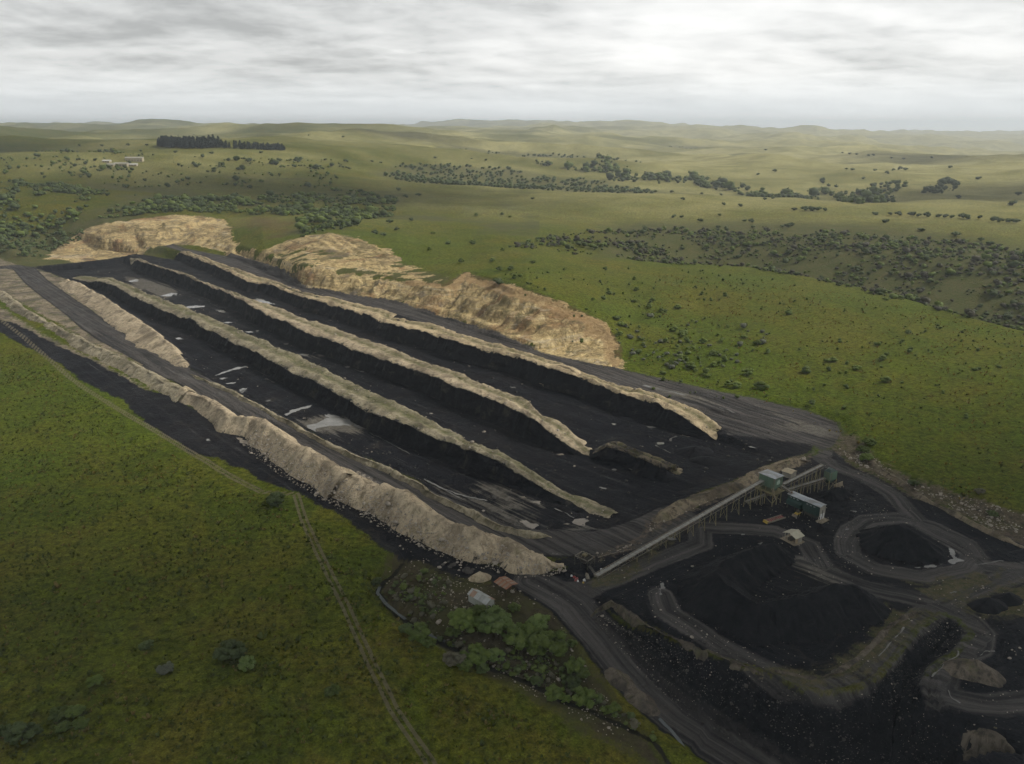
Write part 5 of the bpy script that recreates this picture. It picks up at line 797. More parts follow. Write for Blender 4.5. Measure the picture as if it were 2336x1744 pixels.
# ---------------------------------------------------------------- mesh builder for plant and sheds
class MB:
    def __init__(s): s.v = []; s.f = []
    def add(s, V, F):
        k = len(s.v); s.v += [tuple(p) for p in V]; s.f += [tuple(i + k for i in f) for f in F]; return s
    def hexa(s, b, t):                                   # bottom quad, top quad (same winding, ccw from above)
        return s.add(list(b) + list(t), [(3, 2, 1, 0), (4, 5, 6, 7), (0, 1, 5, 4), (1, 2, 6, 5), (2, 3, 7, 6), (3, 0, 4, 7)])
    def box(s, c, sx, sy, sz, ax=(1, 0)):                # c = centre of the base
        a = Vector((ax[0], ax[1], 0)).normalized(); p = Vector((-a.y, a.x, 0)); c = Vector(c); u = Vector((0, 0, sz))
        q = [c + a * (sx / 2 * i) + p * (sy / 2 * j) for i, j in ((-1, -1), (1, -1), (1, 1), (-1, 1))]
        return s.hexa(q, [v + u for v in q])
    def beam(s, p, q, w, h=None):
        p = Vector(p); q = Vector(q); d = (q - p).normalized(); h = h or w
        side = d.cross(Vector((0, 0, 1)))
        side = side.normalized() if side.length > .02 else Vector((1, 0, 0)); up = side.cross(d).normalized()
        k = [side * (i * w / 2) + up * (j * h / 2) for i, j in ((-1, -1), (1, -1), (1, 1), (-1, 1))]
        return s.add([p + v for v in k] + [q + v for v in k], [(0, 1, 2, 3), (7, 6, 5, 4), (0, 4, 5, 1), (1, 5, 6, 2), (2, 6, 7, 3), (3, 7, 4, 0)])
    def tube(s, p, q, r, n=10):
        p = Vector(p); q = Vector(q); d = (q - p).normalized(); a = d.cross(Vector((0, 0, 1))); a = a.normalized() if a.length > .02 else Vector((1, 0, 0)); b = a.cross(d)
        ring = [a * math.cos(2 * math.pi * i / n) * r + b * math.sin(2 * math.pi * i / n) * r for i in range(n)]
        return s.add([p + v for v in ring] + [q + v for v in ring], [tuple(range(n)), tuple(range(2 * n - 1, n - 1, -1))] + [(i, i + n, (i + 1) % n + n, (i + 1) % n) for i in range(n)])
    def quad(s, a, b, c, d, th=.06):
        a, b, c, d = map(Vector, (a, b, c, d)); n = (b - a).cross(d - a).normalized() * th
        return s.hexa([a - n, b - n, c - n, d - n], [a, b, c, d])
    def build(s, name, mat, parent=None, loc=None, label=None):
        o0 = Vector(parent.location) if (parent is not None and parent.parent is None) else (Vector(parent['_o']) if parent is not None else Vector(loc or (0, 0, 0)))
        me = bpy.data.meshes.new(name); me.from_pydata([tuple(Vector(v) - o0) for v in s.v], [], s.f); me.materials.append(mat); me.update()
        bm = bmesh.new(); bm.from_mesh(me); bmesh.ops.recalc_face_normals(bm, faces=bm.faces); bm.to_mesh(me); bm.free()
        o = bpy.data.objects.new(name, me)
        if parent is None: o.location = o0
        link(o, parent); SUBO[o.name] = o0
        if label: o['label'] = label
        return o
SUBO = {}
def sub(mb, name, mat, part):                            # a piece of a part (third level): same local origin as the part
    o0 = SUBO[part.name]; me = bpy.data.meshes.new(name); me.from_pydata([tuple(Vector(v) - o0) for v in mb.v], [], mb.f); me.materials.append(mat); me.update()
    bm = bmesh.new(); bm.from_mesh(me); bmesh.ops.recalc_face_normals(bm, faces=bm.faces); bm.to_mesh(me); bm.free()
    o = bpy.data.objects.new(name, me); link(o, part)
    if len(mb.f) > 12: o['kind'] = 'stuff'
    return o
GREEN = surf_mat('green_sheet', (0.085, 0.135, 0.088), (0.062, 0.100, 0.068), .6, .6, .35, (0.10, 0.085, 0.055), streak=True)
DGREEN = surf_mat('dark_green_sheet', (0.020, 0.046, 0.036), (0.014, 0.032, 0.027), .5, .6, .35, None, streak=True)
GREYROOF = surf_mat('grey_roof_sheet', (0.30, 0.32, 0.335), (0.22, 0.235, 0.25), .35, .5, .4, (0.16, 0.15, 0.14))
BEIGE = surf_mat('beige_sheet', (0.26, 0.245, 0.20), (0.20, 0.185, 0.15), .7, .75, .25, None, streak=True)
CONC = surf_mat('old_concrete', (0.28, 0.235, 0.165), (0.19, 0.155, 0.11), .8, .9, .15, (0.12, 0.10, 0.075), streak=True)
STEEL = surf_mat('weathered_steel', (0.19, 0.175, 0.135), (0.115, 0.105, 0.085), 1.2, .75, .3, (0.13, 0.085, 0.05))
YSTEEL = surf_mat('yellowed_steel', (0.215, 0.185, 0.085), (0.15, 0.135, 0.075), 1.2, .75, .3, (0.12, 0.09, 0.05))
BELT = surf_mat('grey_belt', (0.262, 0.252, 0.225), (0.158, 0.153, 0.143), .9, .8, .25)
DSTEEL = surf_mat('coal_blackened_steel', (0.032, 0.030, 0.026), (0.06, 0.052, 0.038), .8, .7, .35)
RUST = surf_mat('rusty_roof', (0.25, 0.115, 0.075), (0.33, 0.26, 0.215), .5, .75, .25)
ROOFS = [surf_mat('roof_sheet_rust', (0.165, 0.075, 0.040), (0.21, 0.105, 0.062), .9, .8, .2), surf_mat('roof_sheet_pale', (0.195, 0.145, 0.105), (0.18, 0.12, 0.085), .8, .75, .25), surf_mat('roof_sheet_pink', (0.21, 0.125, 0.08), (0.24, 0.165, 0.12), .8, .75, .25)]
PALEROOF = [surf_mat('pale_sheet_a', (0.29, 0.30, 0.285), (0.25, 0.255, 0.235), .8, .65, .3), surf_mat('pale_sheet_b', (0.235, 0.24, 0.225), (0.20, 0.20, 0.185), .8, .65, .3)]
WHITEWASH = surf_mat('whitewashed_wall', (0.30, 0.31, 0.275), (0.235, 0.245, 0.205), .9, .9, .15, (0.18, 0.16, 0.12), streak=True)
HOLE = surf_mat('dark_opening', (0.010, 0.010, 0.010), (0.014, 0.013, 0.012), 1, .9, .1)
RED = surf_mat('red_paint', (0.23, 0.035, 0.030), (0.15, 0.03, 0.026), 1.2, .6, .35, (0.08, 0.05, 0.04)); YEL = surf_mat('yellow_paint', (0.36, 0.25, 0.030), (0.26, 0.18, 0.03), 1.2, .55, .35)
WHITEP = surf_mat('white_paint', (0.52, 0.52, 0.50), (0.40, 0.40, 0.38), 1.5, .7, .3); WOOD = surf_mat('grey_timber', (0.085, 0.068, 0.050), (0.055, 0.045, 0.034), 1.5, .9, .15); PANEL = surf_mat('tan_panel', (0.30, 0.235, 0.145), (0.24, 0.185, 0.115), .8, .8, .2)
RUBBER = surf_mat('black_rubber', (0.012, 0.012, 0.012), (0.018, 0.018, 0.018), 1, .85, .2)
A = Vector((0.79, 0.61, 0)).normalized(); NV = Vector((-A.y, A.x, 0)); UP = Vector((0, 0, 1))
def gz(p): return float(height(p[0], p[1])[0])
def conveyor(label, p, q, width, depth, legs, steel, legmat=None, brace=True, leg_w=.16):
    """inclined belt gantry from p to q: belt, two stringers with lattice, idler frames, trestle legs"""
    p = Vector(p); q = Vector(q); d = (q - p); L = d.length; d.normalize(); s = d.cross(UP).normalized(); up = s.cross(d)
    r = root('conveyor', (p.x, p.y, gz(p)), label, 'conveyor')
    MB().beam(p, q, width * .72, .10).build('belt', BELT, r)
    for k in (-1, 1):
        m = MB(); a = p + s * (k * width / 2); b = q + s * (k * width / 2)
        m.beam(a + up * .12, b + up * .12, .12, .16); m.beam(a - up * depth, b - up * depth, .10, .12)
        nseg = max(int(L / 1.6), 2)
        for i in range(nseg):
            u0 = a.lerp(b, i / nseg); u1 = a.lerp(b, (i + 1) / nseg); m.beam(u0, u0 - up * depth, .07); m.beam(u0 if i % 2 else u0 - up * depth, u1 - up * depth if i % 2 else u1, .06)
        m.build('truss', steel, r)
    m = MB(); n = max(int(L / 1.4), 2)
    for i in range(n + 1):
        c = p.lerp(q, i / n); m.beam(c - s * width / 2 + up * .02, c + s * width / 2 + up * .02, .09, .14)
    m.build('idler_rollers', steel, r)['kind'] = 'stuff'
    for u, half in legs:
        c = p.lerp(q, u); gzz = gz(c)
        if c.z - depth - gzz < .3: continue
        for k in (-1, 1):
            t_ = c + s * (k * width / 2) - up * depth; b = Vector((t_.x + s.x * k * half, t_.y + s.y * k * half, gzz - .2)); leg = MB().beam(b, t_, leg_w).build('leg', legmat or steel, r)
        if brace and c.z - gzz > 2:
            m = MB(); a0 = c + s * (width / 2 + half * .7) ; b0 = c - s * (width / 2 + half * .7)
            m.beam(Vector((a0.x, a0.y, gzz + .4)), Vector((b0.x, b0.y, c.z - depth - .3)), .07); m.beam(Vector((b0.x, b0.y, gzz + .4)), Vector((a0.x, a0.y, c.z - depth - .3)), .07); m.build('cross_brace', legmat or steel, r)
    m = MB(); m.tube(p - s * width * .45, p + s * width * .45, .28); m.build('tail_pulley', steel, r); m = MB(); m.tube(q - s * width * .45, q + s * width * .45, .30); m.build('head_pulley', steel, r)
    return r
FOOTC = Vector([(23.5, 193.3, 0.9)][0]); TOPC = Vector([(84.5, 241.4, 8)][0])
conveyor('long inclined conveyor climbing from the feed hopper to the green tower', FOOTC, TOPC, 1.7, 1.0, [(.10, .1), (.2, .1), (.28, .15), (.36, .2), (.44, .25), (.52, .3), (.59, .35), (.66, .4), (.73, .5), (.81, .6), (.89, .6), (.96, .5)], STEEL, YSTEEL)
# screening tower
fc = Vector([(86.5, 237.3, 10)][0]); fc.z = 0; tw, td_ = 4.6, 6.0
def tower():
    c = fc + A * tw / 2 + NV * td_ / 2; r = root('screening_tower', (c.x, c.y, gz(c)), 'green sheeted screening tower on steel legs between two conveyors', 'tower')
    b = MB().box(c + UP * 6.2, tw, td_, 3.8, A).build('cladding', GREEN, r)
    ribs = MB()
    for i in range(7):
        x = fc + A * (tw * (i + .5) / 7) - NV * .025; ribs.beam(x + UP * 6.25, x + UP * 9.95, .07)
    for i in range(9):
        x = fc + NV * (td_ * (i + .5) / 9) - A * .025; ribs.beam(x + UP * 6.25, x + UP * 9.95, .07)
    sub(ribs, 'ribs', GREEN, b)
    p0 = fc + A * 1.5 - NV * .05; m = MB()
    for k, (dx, z0, hh) in enumerate(((0, 7.4, 1.3), (.35, 7.5, 1.6), (.7, 7.3, 1.4), (1.05, 7.6, 1.5), (1.35, 7.5, 1.1))): m.beam(p0 + A * dx + UP * z0, p0 + A * dx + UP * (z0 + hh), .3, .05)
    m.build('bleached_patch', surf_mat('bleached_paint', (0.33, 0.40, 0.33), (0.25, 0.32, 0.25), 1.5, .7, .2), r)
    q = lambda i, j, z: fc + A * i + NV * j + UP * z
    MB().hexa([q(-.3, -.3, 10.05), q(tw + .3, -.3, 9.9), q(tw + .3, td_ + .3, 9.9), q(-.3, td_ + .3, 10.05)], [q(-.3, -.3, 10.15), q(tw + .3, -.3, 10.0), q(tw + .3, td_ + .3, 10.0), q(-.3, td_ + .3, 10.15)]).build('roof', GREYROOF, r)
    m = MB(); m.box(c + UP * 4.6 + NV * .3, tw * .8, td_ * .75, 1.6, A); m.build('lower_housing', surf_mat('dull_green', (0.085, 0.092, 0.052), (0.06, 0.066, 0.042), .8, .7, .3), r)
    m = MB(); m.hexa([q(tw * .3, td_ * .3, 2.6), q(tw * .7, td_ * .3, 2.6), q(tw * .7, td_ * .6, 2.6), q(tw * .3, td_ * .6, 2.6)], [q(.5, 1.0, 4.6), q(tw - .5, 1.0, 4.6), q(tw - .5, td_ - .8, 4.6), q(.5, td_ - .8, 4.6)]); m.build('discharge_hopper', STEEL, r)
    MB().box(c + UP * 4.45, tw + 1.6, td_ + 1.6, .12, A).build('platform', YSTEEL, r)
    rail = MB()
    cs = [q(-.8, -.8, 4.6), q(tw + .8, -.8, 4.6), q(tw + .8, td_ + .8, 4.6), q(-.8, td_ + .8, 4.6)]
    for i in range(4):
        for z in (.5, 1.0): rail.beam(cs[i] + UP * z, cs[(i + 1) % 4] + UP * z, .06)
        for k in range(4): rail.beam(cs[i].lerp(cs[(i + 1) % 4], k / 4), cs[i].lerp(cs[(i + 1) % 4], k / 4) + UP, .06)
    rail.build('handrail', YSTEEL, r)
    for i in (0, .5, 1):
        for j in (0, .5, 1):
            if i == j == .5: continue
            x = fc + A * (tw * i) + NV * (td_ * j); MB().beam(Vector((x.x, x.y, gz(x) - .2)), x + UP * 6.2, .24).build('leg', YSTEEL, r)
    for a_, b_ in (((0, 0), (1, 0)), ((1, 0), (0, 0)), ((0, 0), (0, 1)), ((0, 1), (0, 0))):
        x = q(tw * a_[0], td_ * a_[1], 1.0); y = q(tw * b_[0], td_ * b_[1], 4.3); MB().beam(x, y, .13).build('brace', YSTEEL, r)
    for k in (0, 1): MB().beam(q(-1.6 + k * .9, -.2, 7.0), q(.9, -.6, 2.4), .22).build('chute', CONC, r)
tower()
conveyor('stacking conveyor rising from the green tower to its high head beside the green bin', [(91.8, 243.6, 5.2)][0], [(107.2, 250.9, 9)][0], 1.4, .8, [(.25, .1), (.45, .1), (.62, .2), (.8, .3), (.92, .3)], STEEL, YSTEEL)
conveyor('lower conveyor running beneath the stacking conveyor to the green bin', [(94.1, 245.3, 2.4)][0], [(108.1, 249.5, 4.6)][0], 1.2, .6, [(.2, .05), (.4, .05), (.6, .1), (.8, .1), (.93, .1)], STEEL, STEEL, False)
conveyor('short low conveyor poking out under the green tower', [(78.1, 238.3, 1.3)][0], [(84.5, 239.7, 3.2)][0], .9, .4, [(.15, .05), (.55, .1), (.85, .1)], STEEL, STEEL, False)
conveyor('short covered feed conveyor between the tower and the long green building', [(89.8, 239.2, 6.6)][0], [(92.4, 236.8, 5.4)][0], .9, .35, [], STEEL)
# bin
def bin_():
    P = [Vector(p) for p in [(107.9, 250, 7.4), (109.3, 248.1, 7.4), (112.5, 250, 7.4), (110.6, 252.9, 7.4)]]; c = sum(P, Vector()) / 4; r = root('storage_bin', (c.x, c.y, gz(c)), 'green sheeted storage bin on legs at the head of the conveyors', 'bin')
    t4 = [Vector((p.x, p.y, 7.2)) for p in P]; b4 = [Vector((p.x, p.y, 4.2)) for p in P]; top = [c + (p - c) * .42 for p in P]; top = [Vector((p.x, p.y, 7.9)) for p in top]
    MB().hexa(b4, t4).build('wall', GREEN, r); MB().hexa([p + UP * .02 for p in t4], top).build('roof', DGREEN, r)
    lo = [c + (p - c) * .35 for p in P]; MB().hexa([Vector((p.x, p.y, 2.6)) for p in lo], [p - UP * .01 for p in b4]).build('hopper', DGREEN, r)
    for p in P: MB().beam(Vector((p.x, p.y, -.2)), Vector((p.x, p.y, 4.3)), .22).build('leg', YSTEEL, r)
    for i in range(4): MB().beam(Vector((P[i].x, P[i].y, .8)), Vector((P[(i + 1) % 4].x, P[(i + 1) % 4].y, 3.8)), .1).build('brace', YSTEEL, r)
    for k in range(4):
        x = P[0].lerp(P[1], .15 + .23 * k); MB().beam(Vector((x.x, x.y, 4.3)) - NV * .03, Vector((x.x, x.y, 7.1)) - NV * .03, .09).build('rib', GREEN, r)
bin_()
# long green building, two sections on legs
def long_building():
    a = Vector([(91.2, 236.7, 5)][0]); b = Vector([(98.1, 226.8, 5)][0]); a.z = b.z = 0; ax = (b - a).normalized(); pr = Vector((-ax.y, ax.x, 0))
    W = 3.0; L = (b - a).length; q = lambda u, v, z: a + ax * u + pr * v + UP * z
    c = q(L / 2, W / 2, 0); r = root('loading_building', (c.x, c.y, gz(c)), 'long dark green loading building with pale roof and beige end wall', 'building')
    s = L * .52
    for (u0, u1, z0, nm) in ((0, s - .05, 1.9, 'rear_section'), (s + .05, L, 1.5, 'front_section')):
        w = MB().hexa([q(u0, 0, z0), q(u1, 0, z0), q(u1, W, z0), q(u0, W, z0)], [q(u0, 0, 4.85), q(u1, 0, 4.85), q(u1, W, 4.85), q(u0, W, 4.85)]).build(nm, DGREEN, r)
        rb = MB()
        for k in range(int((u1 - u0) / .8)): rb.beam(q(u0 + .4 + .8 * k, -.03, z0 + .05), q(u0 + .4 + .8 * k, -.03, 4.8), .06)
        sub(rb, 'ribs', DGREEN, w)
        wn = MB()
        for k in range(3): wn.quad(q(u0 + .8 + k * 1.3, -.06, 4.1), q(u0 + 1.5 + k * 1.3, -.06, 4.1), q(u0 + 1.5 + k * 1.3, -.06, 4.45), q(u0 + .8 + k * 1.3, -.06, 4.45), .03)
        sub(wn, 'louvre', GREYROOF, w)
        e = .25; dz = .0 if u0 == 0 else .12
        n = 6
        for k in range(n):
            x0 = u0 - (e if k == 0 else 0) + (u1 - u0) * k / n; x1 = u0 + (u1 - u0) * (k + 1) / n + (e if k == n - 1 else -.02)
            for v0, v1, za, zb in ((-e, W / 2, 4.88, 5.3), (W / 2, W + e, 5.3, 4.88)):
                MB().hexa([q(x0, v0, za + dz), q(x1, v0, za + dz), q(x1, v1, zb + dz), q(x0, v1, zb + dz)], [q(x0, v0, za + dz + .07), q(x1, v0, za + dz + .07), q(x1, v1, zb + dz + .07), q(x0, v1, zb + dz + .07)]).build('roof_sheet', GREYROOF, r)
    MB().hexa([q(.3, -1.0, 1.9), q(s - .6, -1.0, 1.9), q(s - .6, -.07, 1.6), q(.3, -.07, 1.6)], [q(.3, -1.0, 3.2), q(s - .6, -1.0, 3.2), q(s - .6, -.07, 3.6), q(.3, -.07, 3.6)]).build('side_bin', DGREEN, r)
    ew = MB().hexa([q(L, 0, 1.5), q(L + .08, 0, 1.5), q(L + .08, W, 1.5), q(L, W, 1.5)], [q(L, 0, 4.85), q(L + .08, 0, 4.85), q(L + .08, W, 4.85), q(L, W, 4.85)]).build('end_wall', BEIGE, r)
    gb = MB(); gb.add([q(L, 0, 4.85), q(L, W, 4.85), q(L, W / 2, 5.38), q(L + .08, 0, 4.85), q(L + .08, W, 4.85), q(L + .08, W / 2, 5.38)], [(0, 1, 2), (5, 4, 3), (0, 3, 4, 1), (1, 4, 5, 2), (2, 5, 3, 0)]); sub(gb, 'gable', BEIGE, ew)
    for v in (.55, 1.75): MB().quad(q(L + .11, v, .4), q(L + .11, v + .8, .4), q(L + .11, v + .8, 2.4), q(L + .11, v, 2.4), .05).build('door', WHITEP, r)
    MB().quad(q(L + .10, 1.4, 1.0), q(L + .10, 1.7, 1.0), q(L + .10, 1.7, 3.6), q(L + .10, 1.4, 3.6), .02).build('slot', HOLE, r)
    for u in (0.1, L * .25, s - .2, s + .6, L * .78, L - .1):
        for v in (.1, W - .1):
            x = q(u, v, 0); MB().beam(Vector((x.x, x.y, -.2)), q(u, v, 1.95), .2).build('leg', BEIGE if u > L * .9 else DSTEEL, r)
    m = MB(); m.hexa([q(s + .8, .4, .3), q(L - 1.2, .4, .3), q(L - 1.2, W - .4, .3), q(s + .8, W - .4, .3)], [q(s + .3, .2, 1.5), q(L - .6, .2, 1.5), q(L - .6, W - .2, 1.5), q(s + .3, W - .2, 1.5)]); m.build('chute', DSTEEL, r)
    MB().box(q(L + .5, W / 2, -.02), 2.2, W + 1.2, .22, ax).build('slab', CONC, r)
    rail = MB()
    for k in range(4): rail.beam(q(L + 1.4, -.4 + k * 1.2, .2), q(L + 1.4, -.4 + k * 1.2, 1.1), .07)
    rail.beam(q(L + 1.4, -.4, 1.1), q(L + 1.4, 3.2, 1.1), .07); rail.build('handrail', STEEL, r)
long_building()
# beige hut behind the stacking conveyor
def gable_hut(name, label, cat, P, z_eave, z_ridge, roof_mats, wall_mat, n_sheets=6, over=.25, walls=True, post_mat=None, end_open=(), windows=(), base=None):
    """P: four eave corners (a,b along one long eave; d,c the other)"""
    a, b, c, d = [Vector((p[0], p[1], 0)) for p in P]; ctr = (a + b + c + d) / 4; g0 = gz(ctr) if base is None else base; ux = (b - a).normalized(); L = (b - a).length; uy = (d - a); uy -= ux * uy.dot(ux); W = uy.length; uy.normalize()
    q = lambda u, v, z: a + ux * u + uy * v + UP * (g0 + z)
    r = root(name, (ctr.x, ctr.y, g0), label, cat)
    if walls:
        for nm, pts in (('wall', ((0, 0), (L, 0))), ('wall', ((L, 0), (L, W))), ('wall', ((L, W), (0, W))), ('wall', ((0, W), (0, 0)))):
            (u0, v0), (u1, v1) = pts; p0, p1 = q(u0, v0, 0), q(u1, v1, 0); dn = (p1 - p0).normalized(); nn = dn.cross(UP) * .07; sh = dn * .072
            m = MB().hexa([p0 + sh - UP * .3, p1 - sh - UP * .3, p1 - sh - nn * 2 - UP * .3, p0 + sh - nn * 2 - UP * .3], [p0 + sh + UP * z_eave, p1 - sh + UP * z_eave, p1 - sh - nn * 2 + UP * z_eave, p0 + sh - nn * 2 + UP * z_eave])
            if u0 == u1:
                pm = (p0 + p1) / 2; m.add([p0 + sh + UP * z_eave, p1 - sh + UP * z_eave, pm + UP * (z_ridge - .05), p0 + sh - nn * 2 + UP * z_eave, p1 - sh - nn * 2 + UP * z_eave, pm - nn * 2 + UP * (z_ridge - .05)], [(0, 1, 2), (5, 4, 3), (0, 3, 4, 1), (1, 4, 5, 2), (2, 5, 3, 0)])
            m.build(nm, wall_mat, r)
        for (u0, u1, v0, v1, z0, z1) in windows:
            MB().hexa([q(u0, v0, z0), q(u1, v0, z0), q(u1, v1, z0), q(u0, v1, z0)], [q(u0, v0, z1), q(u1, v0, z1), q(u1, v1, z1), q(u0, v1, z1)]).build('window', HOLE, r)
    else:
        for u in (.15, L / 2, L - .15):
            for v in (.15, W - .15):
                p = q(u, v, 0); MB().beam(Vector((p.x, p.y, gz(p) - .3)), q(u, v, z_eave), .18).build('post', post_mat, r)
        m = MB(); m.beam(q(0, .15, z_eave), q(L, .15, z_eave), .14); m.build('beam', post_mat, r); m = MB(); m.beam(q(0, W - .15, z_eave), q(L, W - .15, z_eave), .14); m.build('beam', post_mat, r)
    for k in range(n_sheets):
        u0 = -over + (L + 2 * over) * k / n_sheets; u1 = -over + (L + 2 * over) * (k + 1) / n_sheets - .02; lift = .02 * (k % 3)
        for side_ in (0, 1):
            v0, v1 = (-over, W / 2) if side_ == 0 else (W / 2, W + over); ze = z_eave - over * (z_ridge - z_eave) / (W / 2); za, zb = (ze, z_ridge) if side_ == 0 else (z_ridge, ze)
            mt = roof_mats[(k * 7 + side_ * 3 + k // 2) % len(roof_mats)]
            MB().hexa([q(u0, v0, za + .03 + lift), q(u1, v0, za + .03 + lift), q(u1, v1, zb + .03 + lift), q(u0, v1, zb + .03 + lift)], [q(u0, v0, za + .08 + lift), q(u1, v0, za + .08 + lift), q(u1, v1, zb + .08 + lift), q(u0, v1, zb + .08 + lift)]).build('roof_sheet', mt, r)
    MB().beam(q(-over, W / 2, z_ridge + .12), q(L + over, W / 2, z_ridge + .12), .3, .06).build('ridge_cap', roof_mats[0], r)
    return r, q, L, W
gable_hut('hut', 'small beige hut behind the stacking conveyor', 'hut', [(97.5, 261, 2.3), (99.8, 258.4, 2.3), (103.6, 260.1, 2.3), (100.8, 263, 2.3)], 2.0, 2.45, [surf_mat('tan_roof', (0.34, 0.29, 0.20), (0.27, 0.23, 0.16), .9, .8, .2)], BEIGE, 4)
# shed and open shelter below the main bank
sh = [(-11.6, 181.4, 2.6), (-6.7, 176.6, 2.6), (-3.8, 179.1, 2.6), (-9.6, 183.7, 2.6)]
gable_hut('shed', 'whitewashed shed with pale patched metal roof among the trees', 'shed', [sh[0], sh[1], sh[2], sh[3]], 2.4, 3.2, PALEROOF + [PALEROOF[0], ROOFS[2]], WHITEWASH, 9, .22, windows=[(7.2 - .35, 7.5, .5, 1.15, .9, 1.7)])
sh = [(-4.6, 186.9, 3), (-1.5, 183.5, 3), (1.5, 185.7, 3), (-2.1, 189.7, 3)]
rr, q_, L_, W_ = gable_hut('open_shed', 'open-sided shed with rusty striped roof on timber posts', 'shed', sh, 2.9, 3.35, ROOFS, None, 7, .3, walls=False, post_mat=WOOD)
MB().quad(q_(.3, W_ - .25, 0), q_(L_ * .6, W_ - .25, 0), q_(L_ * .6, W_ - .25, 2.5), q_(.3, W_ - .25, 2.5), .08).build('back_wall', surf_mat('rust_wall', (0.14, 0.075, 0.04), (0.09, 0.055, 0.035), .8, .85, .2), rr)
# pale weighbridge shelter in the yard
sh = [(83.9, 215.9, 3.1), (85.6, 212.1, 3.1), (88.2, 213.7, 3.1), (86.8, 217.1, 3.1)]
rr, q_, L_, W_ = gable_hut('shelter', 'small pale-roofed shelter with tan side panels between the two coal stockpiles', 'shelter', [sh[1], sh[2], sh[3], sh[0]], 2.3, 3.1, [surf_mat('cream_sheet', (0.37, 0.345, 0.265), (0.31, 0.29, 0.22), .9, .75, .25)], None, 5, .5, walls=False, post_mat=BEIGE)
MB().quad(q_(0, 0, 0), q_(1.2, 0, 0), q_(1.2, 0, 2.1), q_(0, 0, 2.1), .06).build('side_panel', PANEL, rr); MB().quad(q_(1.3, 0, 0), q_(L_, 0, 0), q_(L_, 0, 2.1), q_(1.3, 0, 2.1), .06).build('side_panel', BEIGE, rr)
MB().box(q_(L_ / 2, W_ / 2 + .2, -.1), L_ + 1.6, W_ + 1.4, .25, (q_(1, 0, 0) - q_(0, 0, 0))).build('slab', CONC, rr); MB().box(q_(L_ / 2, W_ * .6, .1), L_ * .8, 1.2, .9, (q_(1, 0, 0) - q_(0, 0, 0))).build('bench', DSTEEL, rr)
# concrete bay wall
def bay_wall():
    p = Vector([(112.1, 250.3, 0)][0]); q = Vector([(116.2, 253.1, 0)][0]); r = root('bay_wall', tuple((p + q) / 2), 'tan concrete bay wall holding back the small coal pile', 'wall')
    n = 4
    for k in range(n):
        a, b = p.lerp(q, k / n), p.lerp(q, (k + 1) / n - .015); MB().beam(a + UP * .85, b + UP * .85, .22, 2.1).build('wall_panel', CONC, r)
    for k in (.15, .5, .85):
        a = p.lerp(q, k); d = (q - p).cross(UP).normalized(); MB().beam(a + d * 1.2 - UP * .1, a + d * .1 + UP * 1.6, .16).build('buttress', CONC, r)
bay_wall()
# red tray machine lying in the yard
def tray_machine():
    a = Vector([(80.8, 225.8, 0)][0]); b = Vector([(87.8, 229.7, 0)][0]); ax = (b - a).normalized(); pr = Vector((-ax.y, ax.x, 0)); L = (b - a).length; W = 1.9; r = root('tray_feeder', tuple((a + b) / 2), 'long low red tray feeder with a yellow end lying in the yard', 'machine'); q = lambda u, v, z: a + ax * u + pr * v + UP * z
    for v in (-W / 2, W / 2): MB().beam(q(0, v, .35), q(L, v, .35), .14, .5).build('side_rail', STEEL, r)
    for k in range(2):
        u0 = .9 + k * (L - .9) / 2 + .15; u1 = .9 + (k + 1) * (L - .9) / 2 - .2
        t_ = MB().box(q((u0 + u1) / 2, 0, .25), u1 - u0, W - .3, .16, ax).build('tray', RED, r)
        rb = MB()
        for j in range(3): rb.beam(q(u0 + (u1 - u0) * (j + .7) / 4, -W / 2 + .2, .46), q(u0 + (u1 - u0) * (j + 1.5) / 4, W / 2 - .2, .46), .14, .1)
        sub(rb, 'cross_bars', STEEL, t_)
        MB().beam(q(u0 - .15, -W / 2, .5), q(u0 - .15, W / 2, .5), .18, .3).build('cross_member', STEEL, r)
    MB().hexa([q(-.2, -W / 2, .05), q(.8, -W / 2, .05), q(.8, W / 2, .05), q(-.2, W / 2, .05)], [q(.1, -W / 2, .8), q(.8, -W / 2, .6), q(.8, W / 2, .6), q(.1, W / 2, .8)]).build('end_box', YEL, r)
    for u in (1.2, L - .8):
        for v in (-W / 2 + .2, W / 2 - .2): MB().beam(q(u, v, 0), q(u, v, .3), .16).build('foot', DSTEEL, r)
tray_machine()
# yellow loader
def loader():
    a = Vector([(91.3, 229.9, 0)][0]); b = Vector([(94.8, 232.4, 0)][0]); ax = (b - a).normalized(); pr = Vector((-ax.y, ax.x, 0)); r = root('skid_loader', tuple((a + b) / 2), 'small yellow loader parked under the long green building', 'loader'); q = lambda u, v, z: a + ax * u + pr * v + UP * z
    MB().hexa([q(1.0, -.55, .4), q(3.0, -.55, .4), q(3.0, .55, .4), q(1.0, .55, .4)], [q(1.2, -.5, 1.15), q(2.9, -.5, 1.05), q(2.9, .5, 1.05), q(1.2, .5, 1.15)]).build('body', YEL, r)
    MB().hexa([q(1.5, -.45, 1.12), q(2.3, -.45, 1.12), q(2.3, .45, 1.12), q(1.5, .45, 1.12)], [q(1.6, -.4, 1.9), q(2.2, -.4, 1.9), q(2.2, .4, 1.9), q(1.6, .4, 1.9)]).build('cab', DSTEEL, r)
    for v in (-.6, .6): MB().beam(q(2.5, v, 1.2), q(.5, v, .5), .16).build('lift_arm', YEL, r)
    MB().hexa([q(-.1, -.8, .1), q(.6, -.8, .1), q(.6, .8, .1), q(-.1, .8, .1)], [q(.25, -.8, .7), q(.6, -.8, .8), q(.6, .8, .8), q(.25, .8, .7)]).build('bucket', STEEL, r)
    for u in (1.4, 2.7):
        for v in (-.68, .68): MB().tube(q(u, v - .12, .4), q(u, v + .12, .4), .4, 12).build('wheel', RUBBER, r)
loader()
